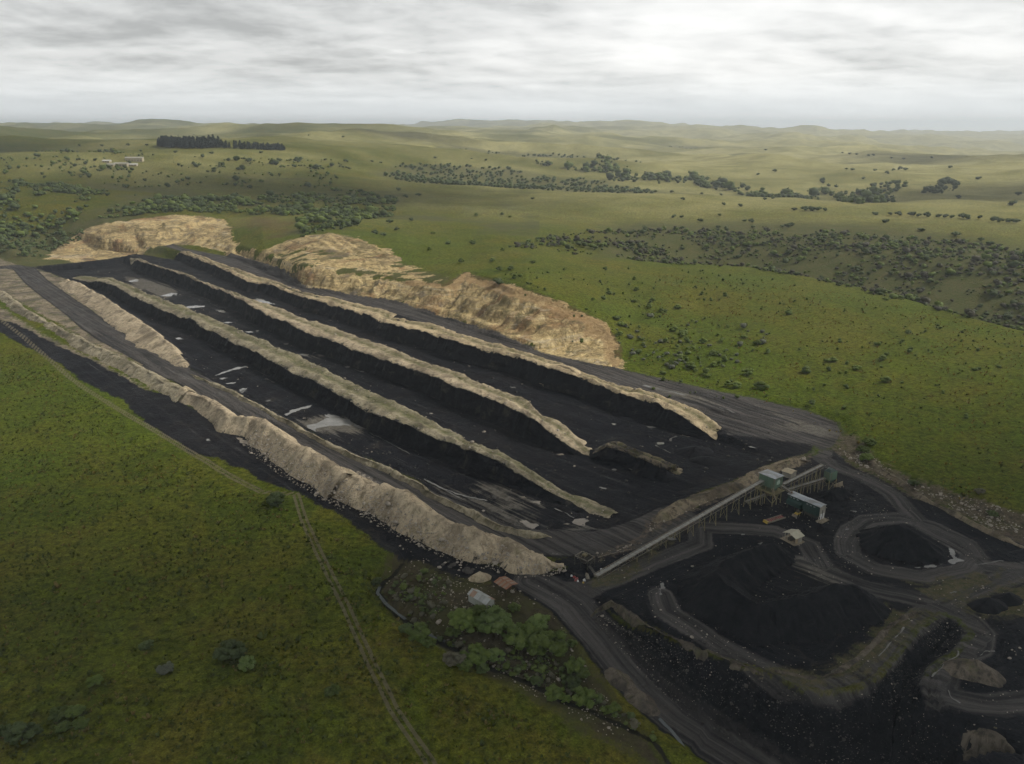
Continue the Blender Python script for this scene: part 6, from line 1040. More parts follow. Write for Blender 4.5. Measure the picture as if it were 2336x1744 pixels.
# feed hopper at the foot of the long conveyor
def feed_hopper():
    c = Vector([(20.9, 200.3, 0)][0]); r = root('feed_hopper', tuple(c), 'coal-blackened steel feed hopper frame at the foot of the long conveyor', 'hopper'); ax = Vector((.72, -.69, 0)).normalized(); pr = Vector((-ax.y, ax.x, 0)); q = lambda u, v, z: c + ax * u + pr * v + UP * z
    LX, LY = 4.6, 3.4
    for u in (-LX / 2, 0, LX / 2):
        for v in (-LY / 2, LY / 2): MB().beam(q(u, v, -.2), q(u, v, 3.6 if u else 3.1), .2).build('post', DSTEEL, r)
    for (u0, v0), (u1, v1) in (((-1, -1), (1, -1)), ((1, -1), (1, 1)), ((1, 1), (-1, 1)), ((-1, 1), (-1, -1))):
        MB().beam(q(u0 * LX / 2, v0 * LY / 2, 2.9), q(u1 * LX / 2, v1 * LY / 2, 2.9), .18).build('ring_beam', STEEL, r); MB().beam(q(u0 * LX / 2, v0 * LY / 2, .3), q(u1 * LX / 2, v1 * LY / 2, 2.6), .1).build('brace', DSTEEL, r)
    top = [q(-2.0, -1.45, 2.75), q(2.0, -1.45, 2.75), q(2.0, 1.45, 2.75), q(-2.0, 1.45, 2.75)]; bot = [q(-.5, -.5, .7), q(.5, -.5, .7), q(.5, .5, .7), q(-.5, .5, .7)]
    for i in range(4): MB().quad(bot[i], bot[(i + 1) % 4], top[(i + 1) % 4], top[i], .08).build('hopper_plate', DSTEEL, r)
    for k in (-1.2, -.2, .9):
        m = MB(); pts = [q(k, 1.5 * math.cos(t), 2.9 + 1.0 * math.sin(t)) for t in np.linspace(0, math.pi, 9)]
        for i in range(8): m.tube(pts[i], pts[i + 1], .07, 6)
        m.build('hoop', STEEL, r)
    for k in range(6): MB().beam(q(-1.9 + k * .76, -1.4, 2.85), q(-1.9 + k * .76, 1.4, 2.85), .09).build('grizzly_bar', DSTEEL, r)
    MB().beam(q(LX / 2, -.6, .9), FOOTC, .8, .14).build('feeder', DSTEEL, r)
    MB().box(q(-.2, .2, 2.95), 1.3, 1.0, .5, ax).build('motor_housing', YSTEEL, r)
feed_hopper()
pp = [(24.7, 200.2, 2.6), (27.7, 204, 1.2), (35.6, 207.9, 0.9)]
m = MB()
for i in range(2): m.tube(pp[i], pp[i + 1], .09, 8)
tag(m.build('water_pipe', STEEL, None, pp[1]), 'thin steel pipe running from the feed hopper along the rubble bank', 'pipe')
# scrap and bags by the hopper
SCRAPM = [WHITEP, RED, YEL, STEEL]
for k, p in enumerate([(16.8, 194.7, -0.2), (17.5, 193.9, -0.1), (18, 192.5, -0.1), (18.3, 192, -0.1), (20.2, 192.4, -0.2), (21.1, 195.1, -0.1), (19.8, 191.4, -0.2), (25.5, 197.8, -0.1), (21.3, 193.7, -0.1)]):
    s_ = .35 + .15 * (k % 3); rr = random.Random(k); mm = MB().hexa([(p[0] + i * s_ * rr.uniform(.6, 1.1), p[1] + j * s_ * rr.uniform(.6, 1.1), p[2] - .1) for i, j in ((-1, -1), (1, -1), (1, 1), (-1, 1))], [(p[0] + i * s_ * rr.uniform(.3, .7), p[1] + j * s_ * rr.uniform(.3, .7), p[2] + s_ * rr.uniform(.6, 1.2)) for i, j in ((-1, -1), (1, -1), (1, 1), (-1, 1))])
    tag(mm.build('scrap_bag', SCRAPM[(0, 1, 1, 0, 0, 3, 2, 0, 3)[k]], None, p), ('white', 'red', 'red', 'white', 'white', 'grey', 'yellow', 'white', 'grey')[k] + ' scrap bag by the feed hopper, ' + ('furthest from the conveyor', 'left of the two red ones', 'right of the two red ones', 'nearest the red ones', 'in the middle of the litter', 'behind the others', 'at the front of the litter', 'touching the conveyor foot', 'second from the conveyor')[k], 'bag', 'scrap bags by the feed hopper')
# farm buildings on the far hillside
CREAM = surf_mat('cream_plaster', (0.42, 0.37, 0.26), (0.36, 0.31, 0.22), .1, .9, .15); FROOF = surf_mat('farm_roof', (0.36, 0.34, 0.29), (0.30, 0.28, 0.24), .1, .8, .2); WFROOF = surf_mat('white_farm_roof', (0.52, 0.51, 0.48), (0.44, 0.43, 0.40), .1, .7, .3)
def farm(label, base, w, d, h, rot, roofm):
    p = base[0]; r = root('farm_building', (p[0], p[1], gz(p)), label, 'building', 'farm buildings on the far hillside'); g0 = gz(p); ax = Vector((math.cos(rot), math.sin(rot), 0)); pr = Vector((-ax.y, ax.x, 0)); c = Vector((p[0], p[1], g0)) + pr * d / 2
    MB().box(c - UP * 1.5, w, d, h + 1.5, ax).build('wall', CREAM, r); q = lambda u, v, z: c + ax * u + pr * v + UP * z; e = .5
    MB().add([q(-w / 2 - e, -d / 2 - e, h + .03), q(w / 2 + e, -d / 2 - e, h + .03), q(w / 2 + e, d / 2 + e, h + .03), q(-w / 2 - e, d / 2 + e, h + .03), q(-w / 2 - e, 0, h + 1.6), q(w / 2 + e, 0, h + 1.6)], [(0, 1, 5, 4), (1, 2, 5), (2, 3, 4, 5), (3, 0, 4), (3, 2, 1, 0)]).build('roof', roofm, r)
    n = max(int(w / 4), 2)
    for k in range(n):
        u = -w / 2 + w * (k + .5) / n; MB().quad(q(u - .6, -d / 2 - .04, .9), q(u + .6, -d / 2 - .04, .9), q(u + .6, -d / 2 - .04, 2.1), q(u - .6, -d / 2 - .04, 2.1), .03).build('window', HOLE, r)
farm('long cream farm building furthest up the far hillside', [(-584.2, 1264.4, 70.7)], 26, 8, 5.0, .05, FROOF)
farm('low cream farm building in the middle of the farmstead', [(-587, 1224.8, 64.9)], 20, 7, 4.0, .0, FROOF)
farm('small white-roofed farm building right of the farmstead', [(-572.6, 1232, 64.6)], 13, 6, 2.6, -.05, WFROOF)
farm('little cream outbuilding at the left end of the farmstead', [(-598.8, 1217.9, 65.1)], 10, 6, 2.8, .0, FROOF)
farm('white-roofed farm house among trees left of the farmstead', [(-616.5, 1241.8, 69.6)], 12, 6, 2.6, -.2, WFROOF)

# ---------------------------------------------------------------- vegetation
def leaf_material(name, c1, c2, c3):
    m, t, b = new_mat(name, .75, .25); P = geo_pos(t); a, h_, v, w = attr(t, 'leaf'); oi = t.nodes.new('ShaderNodeObjectInfo')
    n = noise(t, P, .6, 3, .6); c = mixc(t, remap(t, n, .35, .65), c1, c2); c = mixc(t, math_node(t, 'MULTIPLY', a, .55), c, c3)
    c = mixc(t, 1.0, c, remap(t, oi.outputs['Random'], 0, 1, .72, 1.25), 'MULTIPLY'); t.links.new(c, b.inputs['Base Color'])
    tr = t.nodes.new('ShaderNodeBsdfTranslucent'); t.links.new(c, tr.inputs[0]); mx = t.nodes.new('ShaderNodeMixShader'); mx.inputs[0].default_value = .28
    t.links.new(b.outputs[0], mx.inputs[1]); t.links.new(tr.outputs[0], mx.inputs[2]); t.links.new(mx.outputs[0], t.nodes['Material Output'].inputs[0]); return m
LEAF = {'mid': leaf_material('leaf_mid', (0.062, 0.096, 0.018), (0.094, 0.132, 0.026), (0.150, 0.182, 0.042)), 'dark': leaf_material('leaf_dark', (0.044, 0.064, 0.020), (0.064, 0.088, 0.028), (0.095, 0.122, 0.040)),
        'light': leaf_material('leaf_light', (0.076, 0.116, 0.028), (0.106, 0.151, 0.040), (0.151, 0.186, 0.060)), 'grey': leaf_material('leaf_grey', (0.084, 0.095, 0.063), (0.119, 0.126, 0.087), (0.168, 0.175, 0.133)), 'brown': leaf_material('leaf_brown', (0.070, 0.067, 0.045), (0.098, 0.087, 0.059), (0.119, 0.112, 0.070)),
        'pine': leaf_material('pine_needles', (0.012, 0.022, 0.016), (0.019, 0.031, 0.022), (0.028, 0.042, 0.028))}
BARK = surf_mat('bark', (0.062, 0.050, 0.038), (0.040, 0.033, 0.026), 2.0, .9, .1)
def quads_at(P, Nn, size, rng, jit=.6):
    """leaf quads at points P facing roughly Nn"""
    n = len(P); D = Nn + rng.normal(0, jit, (n, 3)); D /= np.linalg.norm(D, axis=1, keepdims=True); a = np.cross(D, rng.normal(0, 1, (n, 3))); a /= np.linalg.norm(a, axis=1, keepdims=True) + 1e-9; b = np.cross(D, a)
    s = size * rng.uniform(.55, 1.25, (n, 1)); a = a * s; b = b * s * .7
    V = np.stack([P - a - b, P + a - b * .6, P + a * .8 + b, P - a * .7 + b * .9], 1).reshape(-1, 3); F = np.arange(4 * n).reshape(n, 4); return V, F
_ICO = {}
def ico(sub_):
    if sub_ not in _ICO:
        bm = bmesh.new(); bmesh.ops.create_icosphere(bm, subdivisions=sub_, radius=1.0); _ICO[sub_] = (np.array([v.co[:] for v in bm.verts]), np.array([[v.index for v in f.verts] for f in bm.faces])); bm.free()
    return _ICO[sub_]
def crown_mesh(seed, nclump, nleaf, leaf, flat=.75, spread=1.0, rmin=.20, rmax=.40, core=1):
    """unit-radius crown: uneven leafy clumps (a lumpy heart in each) with gaps between; origin at its foot. Faces are padded to quads."""
    rng = np.random.default_rng(seed); V = []; F = []; C = []; k = 0; iv, if_ = ico(core)
    for i in range(nclump):
        th = rng.uniform(0, 2 * math.pi) if nclump > 9 else i * 2.4 + rng.uniform(0, .8); rr = math.sqrt(rng.uniform(0, 1)) * .70 * spread * (0 if i == 0 else 1); zc_ = .32 + .55 * rng.uniform(0, 1) * (1 - .6 * rr) + (.12 if i == 0 else 0); c = np.array([math.cos(th) * rr, math.sin(th) * rr, zc_ * (flat / .75)])
        R_ = rng.uniform(rmin, rmax) * (1.12 - .35 * rr); tone = rng.uniform(-.25, .35)
        cv = iv * (R_ * .86 * rng.uniform(.8, 1.15, (len(iv), 1))) * [1, 1, .82] + c; ft = np.column_stack([if_, if_[:, 2]])
        V.append(cv); F.append(ft + k); k += len(cv); C.append(np.clip((cv[:, 2] - .25) * .8 + tone - .1, 0, 1))  # hearts painted darker, lighter upwards: light from above put into the colour
        if nleaf:
            d = rng.normal(0, 1, (nleaf, 3)); d /= np.linalg.norm(d, axis=1, keepdims=True); d[:, 2] = np.where(d[:, 2] < -.3, -d[:, 2], d[:, 2])
            P = c + d * R_ * rng.uniform(.8, 1.12, (nleaf, 1)) * np.array([1, 1, .85]); v, f = quads_at(P, d * 1.4 + np.array([0, 0, .3]), leaf, rng, .45); V.append(v); F.append(f + k); k += len(v)
            C.append(np.repeat(np.clip((P[:, 2] - .2) * .8 + tone + rng.uniform(-.2, .25, nleaf), 0, 1), 4))  # upper leaves tinted lighter to imitate a lit crown top
    C = np.concatenate(C); col = np.stack([C, C, C, C * 0 + 1], 1); return np.vstack(V), np.vstack(F), col
def faces_of(F): return [tuple(f[:3]) if f[2] == f[3] else tuple(f) for f in F.tolist()]
def trunk_mesh(seed, h=.55, r=.05):
    rng = np.random.default_rng(seed); m = MB()
    def limb(p, d, L, r0, depth):
        q = p + d * L; d2 = d.normalized(); n = 6
        a = d2.cross(Vector((.3, .9, .2))).normalized(); b = a.cross(d2); r1 = r0 * .6
        m.add([p + a * math.cos(t) * r0 + b * math.sin(t) * r0 for t in np.linspace(0, 2 * math.pi, n, False)] + [q + a * math.cos(t) * r1 + b * math.sin(t) * r1 for t in np.linspace(0, 2 * math.pi, n, False)], [(i, (i + 1) % n, (i + 1) % n + n, i + n) for i in range(n)])
        if depth:
            for _ in range(3): limb(q, (d + Vector(rng.normal(0, .55, 3))).normalized() * 1.0, L * .75, r1, depth - 1)
    limb(Vector((0, 0, -.08)), Vector((0, 0, 1)), h * .55, r, 2); return m
PROTO = {}
def proto(kind, lod):
    """lod 0: near trees (crown + trunk); 1: distant bushes (one mesh)"""
    key = (kind, lod)
    if key not in PROTO:
        L = []
        for s in range(4 if lod == 0 else 3):
            if lod == 0: V, F, c = crown_mesh(hash_(kind) + s * 13, 30 + 6 * s, 80, .045, .85, 1.05, .15, .30, 2)
            else: V, F, c = crown_mesh(hash_(kind) + 50 + s * 13, 6 + s, 14, .11, .95, .9, .30, .48, 2)
            me = bpy.data.meshes.new('crown'); me.from_pydata(V.tolist(), [], faces_of(F)); at = me.attributes.new('leaf', 'FLOAT_COLOR', 'POINT'); at.data.foreach_set('color', c.astype(f32).ravel()); me.materials.append(LEAF[kind]); me.polygons.foreach_set('use_smooth', np.ones(len(me.polygons), bool))
            tm = None
            if lod == 0:
                mb = trunk_mesh(s + 3); tm = bpy.data.meshes.new('trunk'); tm.from_pydata([tuple(v) for v in mb.v], [], mb.f); tm.materials.append(BARK)
            L.append((me, tm))
        PROTO[key] = L
    return PROTO[key]
def hash_(s): return sum(ord(ch) * (i + 3) for i, ch in enumerate(s)) % 997
rng0 = random.Random(5)
def tree(p, width, kind, label, lod=0, name='tree', cat='tree', group=None, hs=1.0):
    me, tm = proto(kind, lod)[rng0.randrange(3)]; s = width / 1.9
    if lod == 0:
        r = root(name, (p[0], p[1], p[2] - .05), label, cat, group, rng0.uniform(0, 6.28)); r.scale = (s, s * rng0.uniform(.88, 1.1), s * hs)
        link(bpy.data.objects.new('crown', me), r); link(bpy.data.objects.new('trunk', tm), r); return r
    o = bpy.data.objects.new(name, me); o.location = (p[0], p[1], p[2] - .12 * s); o.rotation_euler[2] = rng0.uniform(0, 6.28); o.scale = (s, s * rng0.uniform(.85, 1.15), s * hs * rng0.uniform(.85, 1.1)); link(o); return tag(o, label, cat, group)
NEAR = [
 ([(-11.9, 170.3, -0)], 7.6, 'mid', 'broad dusty-green tree just left of the whitewashed shed'), ([(-8.7, 174.7, 0.1)], 4.6, 'mid', 'bright green tree hiding the foot of the whitewashed shed'), ([(-4.5, 170.1, -0.5)], 8.4, 'light', 'spreading pale green tree in front of the whitewashed shed'),
 ([(-14.8, 168.8, -1.2)], 3.8, 'mid', 'small green tree hanging over the stream bank below the shed'), ([(3.1, 165.7, -1.9)], 8.6, 'mid', 'dense left half of the big tree clump below the open shed'), ([(8.3, 164, -2.7)], 9.0, 'mid', 'dense right half of the big tree clump below the open shed'),
 ([(6.5, 171.1, -1.2)], 6.2, 'light', 'pale feathery tree behind the big tree clump'), ([(-0.8, 166.8, -1.3)], 4.0, 'mid', 'small tree tucked at the left edge of the big clump'), ([(14.8, 158.9, -3.9)], 5.2, 'mid', 'upright green tree beside the black waste apron'), ([(16.6, 156.8, -4.3)], 3.6, 'mid', 'small round tree at the foot of the upright tree'),
 ([(14.9, 166.5, -2.8)], 2.8, 'light', 'little yellow-green tree alone above the upright tree'), ([(-9, 159.6, -2.4)], 6.8, 'mid', 'round fresh-green tree on the field side of the stream'), ([(-3.9, 161.3, -2.7)], 4.2, 'light', 'yellowish tree just right of the round fresh-green one'), ([(-13.7, 158.2, -1.1)], 4.8, 'brown', 'brownish thin-leaved bush on the stream bank'),
 ([(-23.3, 165.3, 0.3)], 5.8, 'mid', 'bright green tree where the stream bends by the field'), ([(-26.4, 168, 0.4)], 3.4, 'dark', 'dark bush left of the stream-bend tree'), ([(5.8, 154.2, -3.9)], 3.2, 'dark', 'dark low bush on the edge of the green field'), ([(9.7, 150.3, -4.4)], 4.4, 'mid', 'sprawling low bush at the edge of the field above the gully'),
 ([(14, 153.8, -4.4)], 4.0, 'dark', 'dark bush in the gully between two green trees'), ([(16.8, 148.9, -5.2)], 5.4, 'mid', 'olive green tree in the gully near the brown rocky heaps'), ([(22.8, 146.6, -5.9)], 3.6, 'mid', 'small spiky tree lowest in the gully'), ([(-6.9, 156.3, -2.4)], 3.2, 'dark', 'dark bush below the round fresh-green tree'), ([(-11.4, 156.3, -1.6)], 3.6, 'mid', 'low leafy bush left of the round fresh-green tree'),
 ([(0.7, 178.2, -0.1)], 3.2, 'mid', 'small bush right of the whitewashed shed'), ([(-37.8, 193, -1.6)], 3.0, 'dark', 'dark bush at the head of the stream by the field corner'), ([(-20.1, 163.2, -0.1)], 3.4, 'mid', 'low green bush below the stream-bend tree'), ([(12.3, 149.1, -4.7)], 2.4, 'mid', 'knee-high bush on the gully rim'),
 ([(-88, 161.4, 0.5)], 3.4, 'dark', 'small dark bush in the middle of the near field'), ([(-79.8, 152.6, 0.6)], 3.6, 'grey', 'pale greyish bush alone in the near field'), ([(-66.7, 157.7, 0.5)], 7.0, 'dark', 'wide dark bush in the near field with a paler one beside it'), ([(-61.6, 154.1, 0.5)], 3.9, 'light', 'paler small tree touching the wide dark bush'), ([(-94.1, 148.5, 0.4)], 3.4, 'mid', 'round green bush alone in the lower left field'),
 ([(-96.4, 138.2, 0.2)], 4.0, 'mid', 'upper left bush of the clump in the lower left field'), ([(-93.8, 139, 0.2)], 4.0, 'mid', 'upper right bush of the clump in the lower left field'), ([(-93.7, 134.9, 0.2)], 2.8, 'mid', 'lower left bush of the clump in the lower left field'), ([(-90.5, 135.8, 0.3)], 3.0, 'mid', 'lower right bush of the clump in the lower left field'),
 ([(-100.5, 131.7, 0.1)], 6.4, 'dark', 'large dark bush nearest the lower left corner'), ([(-105.8, 133.7, 0.2)], 3.2, 'dark', 'dark bush cut by the left edge of the photo'), ([(-40.1, 146.1, -0.1)], 3.6, 'mid', 'lone green bush in the field left of the farm track'), ([(-79, 239.2, -0.1)], 7.0, 'dark', 'low wide dark thicket where the farm track turns down the field'),
 ([(135.2, 281.6, 0.7)], 4.6, 'mid', 'left bush of the trio beside the rubble right of the junction'), ([(140.2, 287.3, 1.5)], 5.2, 'mid', 'upper bush of the trio beside the rubble right of the junction'), ([(133.4, 274.5, 0.4)], 5.2, 'mid', 'lower bush of the trio beside the rubble right of the junction'), ([(141, 252.7, 0.4)], 3.6, 'dark', 'dark bush on the rubble windrow by the green field'), ([(158.7, 243.4, 1.8)], 3.4, 'brown', 'brown bush alone in the green field right of the yard'), ([(154.9, 229.1, 0.8)], 3.4, 'dark', 'dark bush at the edge of the yard by the right side')]
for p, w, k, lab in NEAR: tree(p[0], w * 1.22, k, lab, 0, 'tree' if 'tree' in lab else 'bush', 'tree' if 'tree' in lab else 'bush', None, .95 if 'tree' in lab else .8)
# single trees and bushes on the hillsides: (survey points, width, foliage, label, group)
MID = [
 ([(177.2, 356, 5.2), (164, 392.8, 4.3), (92, 388.3, 2), (104.3, 391.1, 2.5), (147.4, 377.5, 3.1), (172.6, 378.2, 4.6), (190.7, 390.1, 6)], 5.5, 'mid', 'bush dotted on the green slope right of the apron', 'bushes on the green slope'),
 ([(118.1, 377.3, 2.3), (103.9, 361, 1.5), (107.3, 358.9, 1.6), (118.5, 356.2, 1.8), (97.6, 375.3, 1.6)], 6.0, 'mid', 'bush near the dark apron edge on the green slope', 'bushes by the apron edge'),
 ([(138.5, 411.3, 3.8), (108.3, 409.7, 3.3), (108.3, 433.3, 3.5), (166.7, 393.2, 4.4), (252.7, 524.6, 8.8), (99.7, 447.5, 4.8), (133.8, 440.1, 4.7), (95.9, 453, 5.4), (137.4, 426.1, 4.5), (174.5, 487.8, 7.4), (95.1, 493.2, 7.8), (107.9, 504, 7.6)], 6.0, 'mid', 'bush on the green shoulder in front of the scrub gully', 'bushes on the green shoulder'),
 ([(233.4, 1103.8, 25.3), (277.6, 1056.2, 22.6), (298.4, 1051.9, 22.1), (338.3, 1441.1, 6.9), (327.7, 1266.6, 18.5), (283.7, 1436.7, 10.1)], 9.5, 'dark', 'dark round tree standing on the straw-coloured plateau', 'trees on the straw plateau'),
 ([(360.2, 986.2, 23), (366.3, 983.2, 23.3), (373.4, 980.3, 23.2), (379.9, 975.8, 23.2), (349.3, 993.3, 22.9), (378.3, 1208.6, 17.3), (392.4, 1213.9, 17.9)], 11, 'dark', 'dark tree in the short row on the far plateau', 'short tree row on the plateau'),
 ([(452.1, 907.1, 24.4), (455.1, 897.8, 24.7), (461.3, 891.5, 25), (469.7, 882.7, 25.6), (474.8, 878.4, 25.5), (478.9, 872.4, 25.8), (489.3, 871.3, 25.7), (492.3, 867, 25.8), (503, 861.9, 26.2), (505.3, 839.5, 25.9), (510.3, 836, 25.7), (515.6, 830.3, 25.7), (521.4, 828.5, 25.9), (445.2, 924.3, 23.4), (440.3, 934.6, 22.7), (427.2, 944.6, 22.4)], 10, 'dark', 'dark tree in the long broken hedge on the right plateau', 'hedge trees on the right plateau'),
 ([(296.6, 876.9, 16.2), (299.4, 868.8, 15.9), (307, 878, 17), (273.9, 916.1, 16.3), (267.6, 921.1, 16.7), (266, 881.7, 14.8), (228.9, 888.2, 14), (196.4, 975.3, 15.7), (206.3, 973.8, 16.2), (221.7, 942.6, 14.3), (250.2, 967.5, 18.5), (401.1, 858.4, 22.9), (416, 809.5, 20), (434.4, 780, 18.8), (444.4, 736.8, 15.9), (445.5, 754.4, 17.4)], 8.5, 'dark', 'dark bush at the top of the scrubby gully slope', 'bushes above the gully slope'),
 ([(-106.5, 844.9, 26.2), (-124, 722.3, 27.7), (-115.3, 712.7, 27.5), (-111.7, 772.8, 25.1), (-125, 817, 26.9), (-152.3, 862.1, 26.8), (-158.1, 838, 27.8), (-160.6, 753.3, 28.9)], 7.5, 'dark', 'dark bush on the green hillside above the high wall', 'bushes above the high wall'),
 ([(-12.6, 992.6, 17.5), (-2.7, 982.8, 15.7), (-43.5, 978.3, 17.1), (-56.2, 702.4, 21.8), (-68.8, 659.2, 22.2), (-15.1, 601.7, 22.3), (-8.8, 549.7, 24.3), (-1, 548.9, 25), (15.8, 594.9, 22.5), (-7.8, 654.4, 22.7), (-38.5, 597.8, 22.1), (-35.3, 707.1, 21.2), (-75.7, 759.4, 23.7)], 7.0, 'mid', 'green bush scattered on the middle hillside', 'bushes on the middle hillside'),
 ([(-147.3, 1116.8, 27.5), (-133.4, 1150.3, 27.3), (29.8, 1152.8, 22.7), (-169.7, 1209.1, 30.7), (-309.5, 1531.7, 58.6), (-276.5, 1617.6, 55.7), (-259.1, 1616.2, 52.8), (-59.5, 1867.7, 47.6), (-171.8, 1828.2, 55.2), (-92.7, 1879.6, 51.7), (-169.8, 1120.8, 28.2), (-164.4, 1121.3, 28.2), (-8.6, 502.5, 23.8), (197.2, 1519.6, 14.5), (245.4, 1466.7, 11.1), (95, 1556.8, 17.8), (69.6, 1570.2, 19.1)], 9, 'dark', 'lone dark tree far off on the open grassland', 'lone trees on the far grassland'),
 ([(50.6, 482.9, 17.6), (62.6, 458.4, 11.2), (64.6, 516.3, 14.7), (86.6, 542.2, 11.7), (88.6, 499.9, 8.7), (64.3, 449.2, 9.5), (60.4, 432.7, 8.1), (80.8, 510.3, 10.7), (93.9, 519.5, 9.8)], 5.5, 'mid', 'bush on the slope just beyond the end of the high wall', 'bushes beyond the high wall'),
 ([(-1204.4, 2982.8, 91.8), (-1255.8, 3266.8, 92.1), (-542.5, 2206.2, 99.1), (-458.8, 2242.6, 94.6), (-723.1, 1486.4, 79.8), (-726.9, 1559.4, 88), (-676.2, 1526.6, 88.6), (-779.1, 1564, 86.4), (-827.8, 1576, 86.2), (-454.5, 1487.1, 75.7), (-510.4, 1395.2, 77.1), (-568.3, 1388.7, 79.9), (-313.6, 1541.1, 59.6), (-424.7, 1268.3, 57.2), (-399.7, 1411.3, 64.7), (-640.6, 1418.1, 80.3), (-655.2, 1241.2, 73.7), (-633.5, 1245.6, 72.4), (-633.4, 1215.6, 67.8), (-637.1, 1108.9, 54.6), (-512.1, 1133.4, 48.9), (-514.8, 1080.3, 44), (-370.2, 1144.5, 38.3), (-491.6, 983.9, 41.3)], 9, 'dark', 'dark tree dotted on the far left hillside', 'trees on the far left hillside'),
 ([(922.8, 2993.9, 40.7), (1199.8, 2983, 31.1), (1107.4, 2690.9, 37.2), (1108, 2639.3, 36.2), (1114.8, 2567.1, 34.9), (1122.5, 2549.1, 35.5), (1124.5, 2427.8, 33.4), (1153.7, 2415.6, 31.4), (1216, 2374.5, 35.3), (768.3, 1875.2, 29.1), (767.8, 1840.6, 27.8), (818.5, 1839.9, 27.1), (868.8, 1858.8, 26.2), (892.2, 1876.6, 27.1), (897.3, 1863.2, 27.8), (999.1, 1862.1, 31.5), (917.8, 1599.7, 23.3), (722.7, 1673.8, 19.5), (542.8, 1798.3, 20.3), (590.8, 1834.9, 25.6), (789.9, 1717.9, 26.5), (624.3, 1005.5, 27.8), (793, 1265.1, 19.4), (698.3, 1262.6, 14.5)], 13, 'dark', 'far tree on the sunlit hills across the valley', 'trees on the sunlit hills')]
ORD = ['leftmost', 'second', 'third', 'fourth', 'fifth', 'sixth', 'seventh', 'eighth', 'ninth', 'tenth', 'eleventh', 'twelfth', 'thirteenth', 'fourteenth', 'fifteenth', 'sixteenth', 'seventeenth', 'eighteenth', 'nineteenth', 'twentieth', 'twenty-first', 'twenty-second', 'twenty-third', 'twenty-fourth', 'twenty-fifth']
def nth(i): return ', leftmost of them' if i == 0 else ', ' + ORD[i] + ' from the left'
for pts, w, k, base_lab, grp in MID:
    for i_, p in enumerate(sorted(pts, key=lambda q: q[0] / q[1])):
        lab = base_lab + nth(i_)
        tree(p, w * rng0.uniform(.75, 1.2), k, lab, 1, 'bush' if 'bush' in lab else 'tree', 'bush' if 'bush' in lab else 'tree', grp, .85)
# pine plantation: narrow conifers in two blocks
def pine_mesh(seed):
    rng = np.random.default_rng(seed); n = 240; u = rng.uniform(.12, 1, n); th = rng.uniform(0, 2 * math.pi, n); r = .20 * (1 - u) ** .6 * rng.uniform(.5, 1.15, n) + .02
    P = np.stack([np.cos(th) * r, np.sin(th) * r, u], 1); V, F = quads_at(P, np.stack([np.cos(th), np.sin(th), th * 0 + .5], 1), .055, rng); c = np.repeat(u * .4, 4)
    k = len(V); tv = [(x * .018, y * .018, z) for z in (-.05, .5) for x, y in ((-1, -1), (1, -1), (1, 1), (-1, 1))]; V = np.vstack([V, tv]); F = np.vstack([F, [(k + i, k + (i + 1) % 4, k + 4 + (i + 1) % 4, k + 4 + i) for i in range(4)]]); c = np.concatenate([c, np.zeros(8)])
    me = bpy.data.meshes.new('pine'); me.from_pydata(V.tolist(), [], F.tolist()); at = me.attributes.new('leaf', 'FLOAT_COLOR', 'POINT'); at.data.foreach_set('color', np.stack([c] * 4, 1).astype(f32).ravel()); me.materials.append(LEAF['pine']); return me
PM = [pine_mesh(s) for s in range(3)]
BA = np.asarray([(-633.7, 1484.2, 88.1), (-606, 1457.7, 86.8), (-584.2, 1446.9, 85.9), (-568.3, 1450.5, 85.5), (-553.8, 1458.5, 85.3), (-538.5, 1469.3, 85.4), (-525.2, 1482, 85.9)]); BB = np.asarray([(-519.8, 1479, 85.2), (-501.9, 1486.4, 84.1), (-485.7, 1502.6, 83), (-469.3, 1519.6, 81.6), (-458.6, 1557.4, 79.5), (-437.8, 1583.6, 78.1)])
def pines(line, rows, n, hgt, lab, grp):
    Q = resample(line, n); bk = Q[:, :2] / np.linalg.norm(Q[:, :2], axis=1, keepdims=True)
    for r_ in range(rows):
        for i in range(n):
            x, y = Q[i, :2] + bk[i] * (r_ * 9 + rng0.uniform(-3, 3)); x += rng0.uniform(-4, 4); s = hgt * rng0.uniform(.8, 1.12) * min(1.0, .72 + .16 * min(i, n - 1 - i))
            o = bpy.data.objects.new('pine_tree', PM[rng0.randrange(3)]); o.location = (x, y, gz((x, y))); o.rotation_euler[2] = rng0.uniform(0, 6); o.scale = (s * 1.15, s * 1.15, s); link(o); tag(o, lab, 'pine tree', grp)
pines(BA, 4, 32, 16, 'tall dark pine in the big plantation block on the skyline hill', 'pines of the big block')
pines(BB, 2, 30, 12, 'dark pine in the thin row right of the big plantation block', 'pines of the thin row')
def tris(vfc):
    v, f, c = vfc; q = f[f[:, 2] != f[:, 3]]; t_ = f[f[:, 2] == f[:, 3]][:, :3]; return v, np.vstack([t_, q[:, [0, 1, 2]], q[:, [0, 2, 3]]]), c
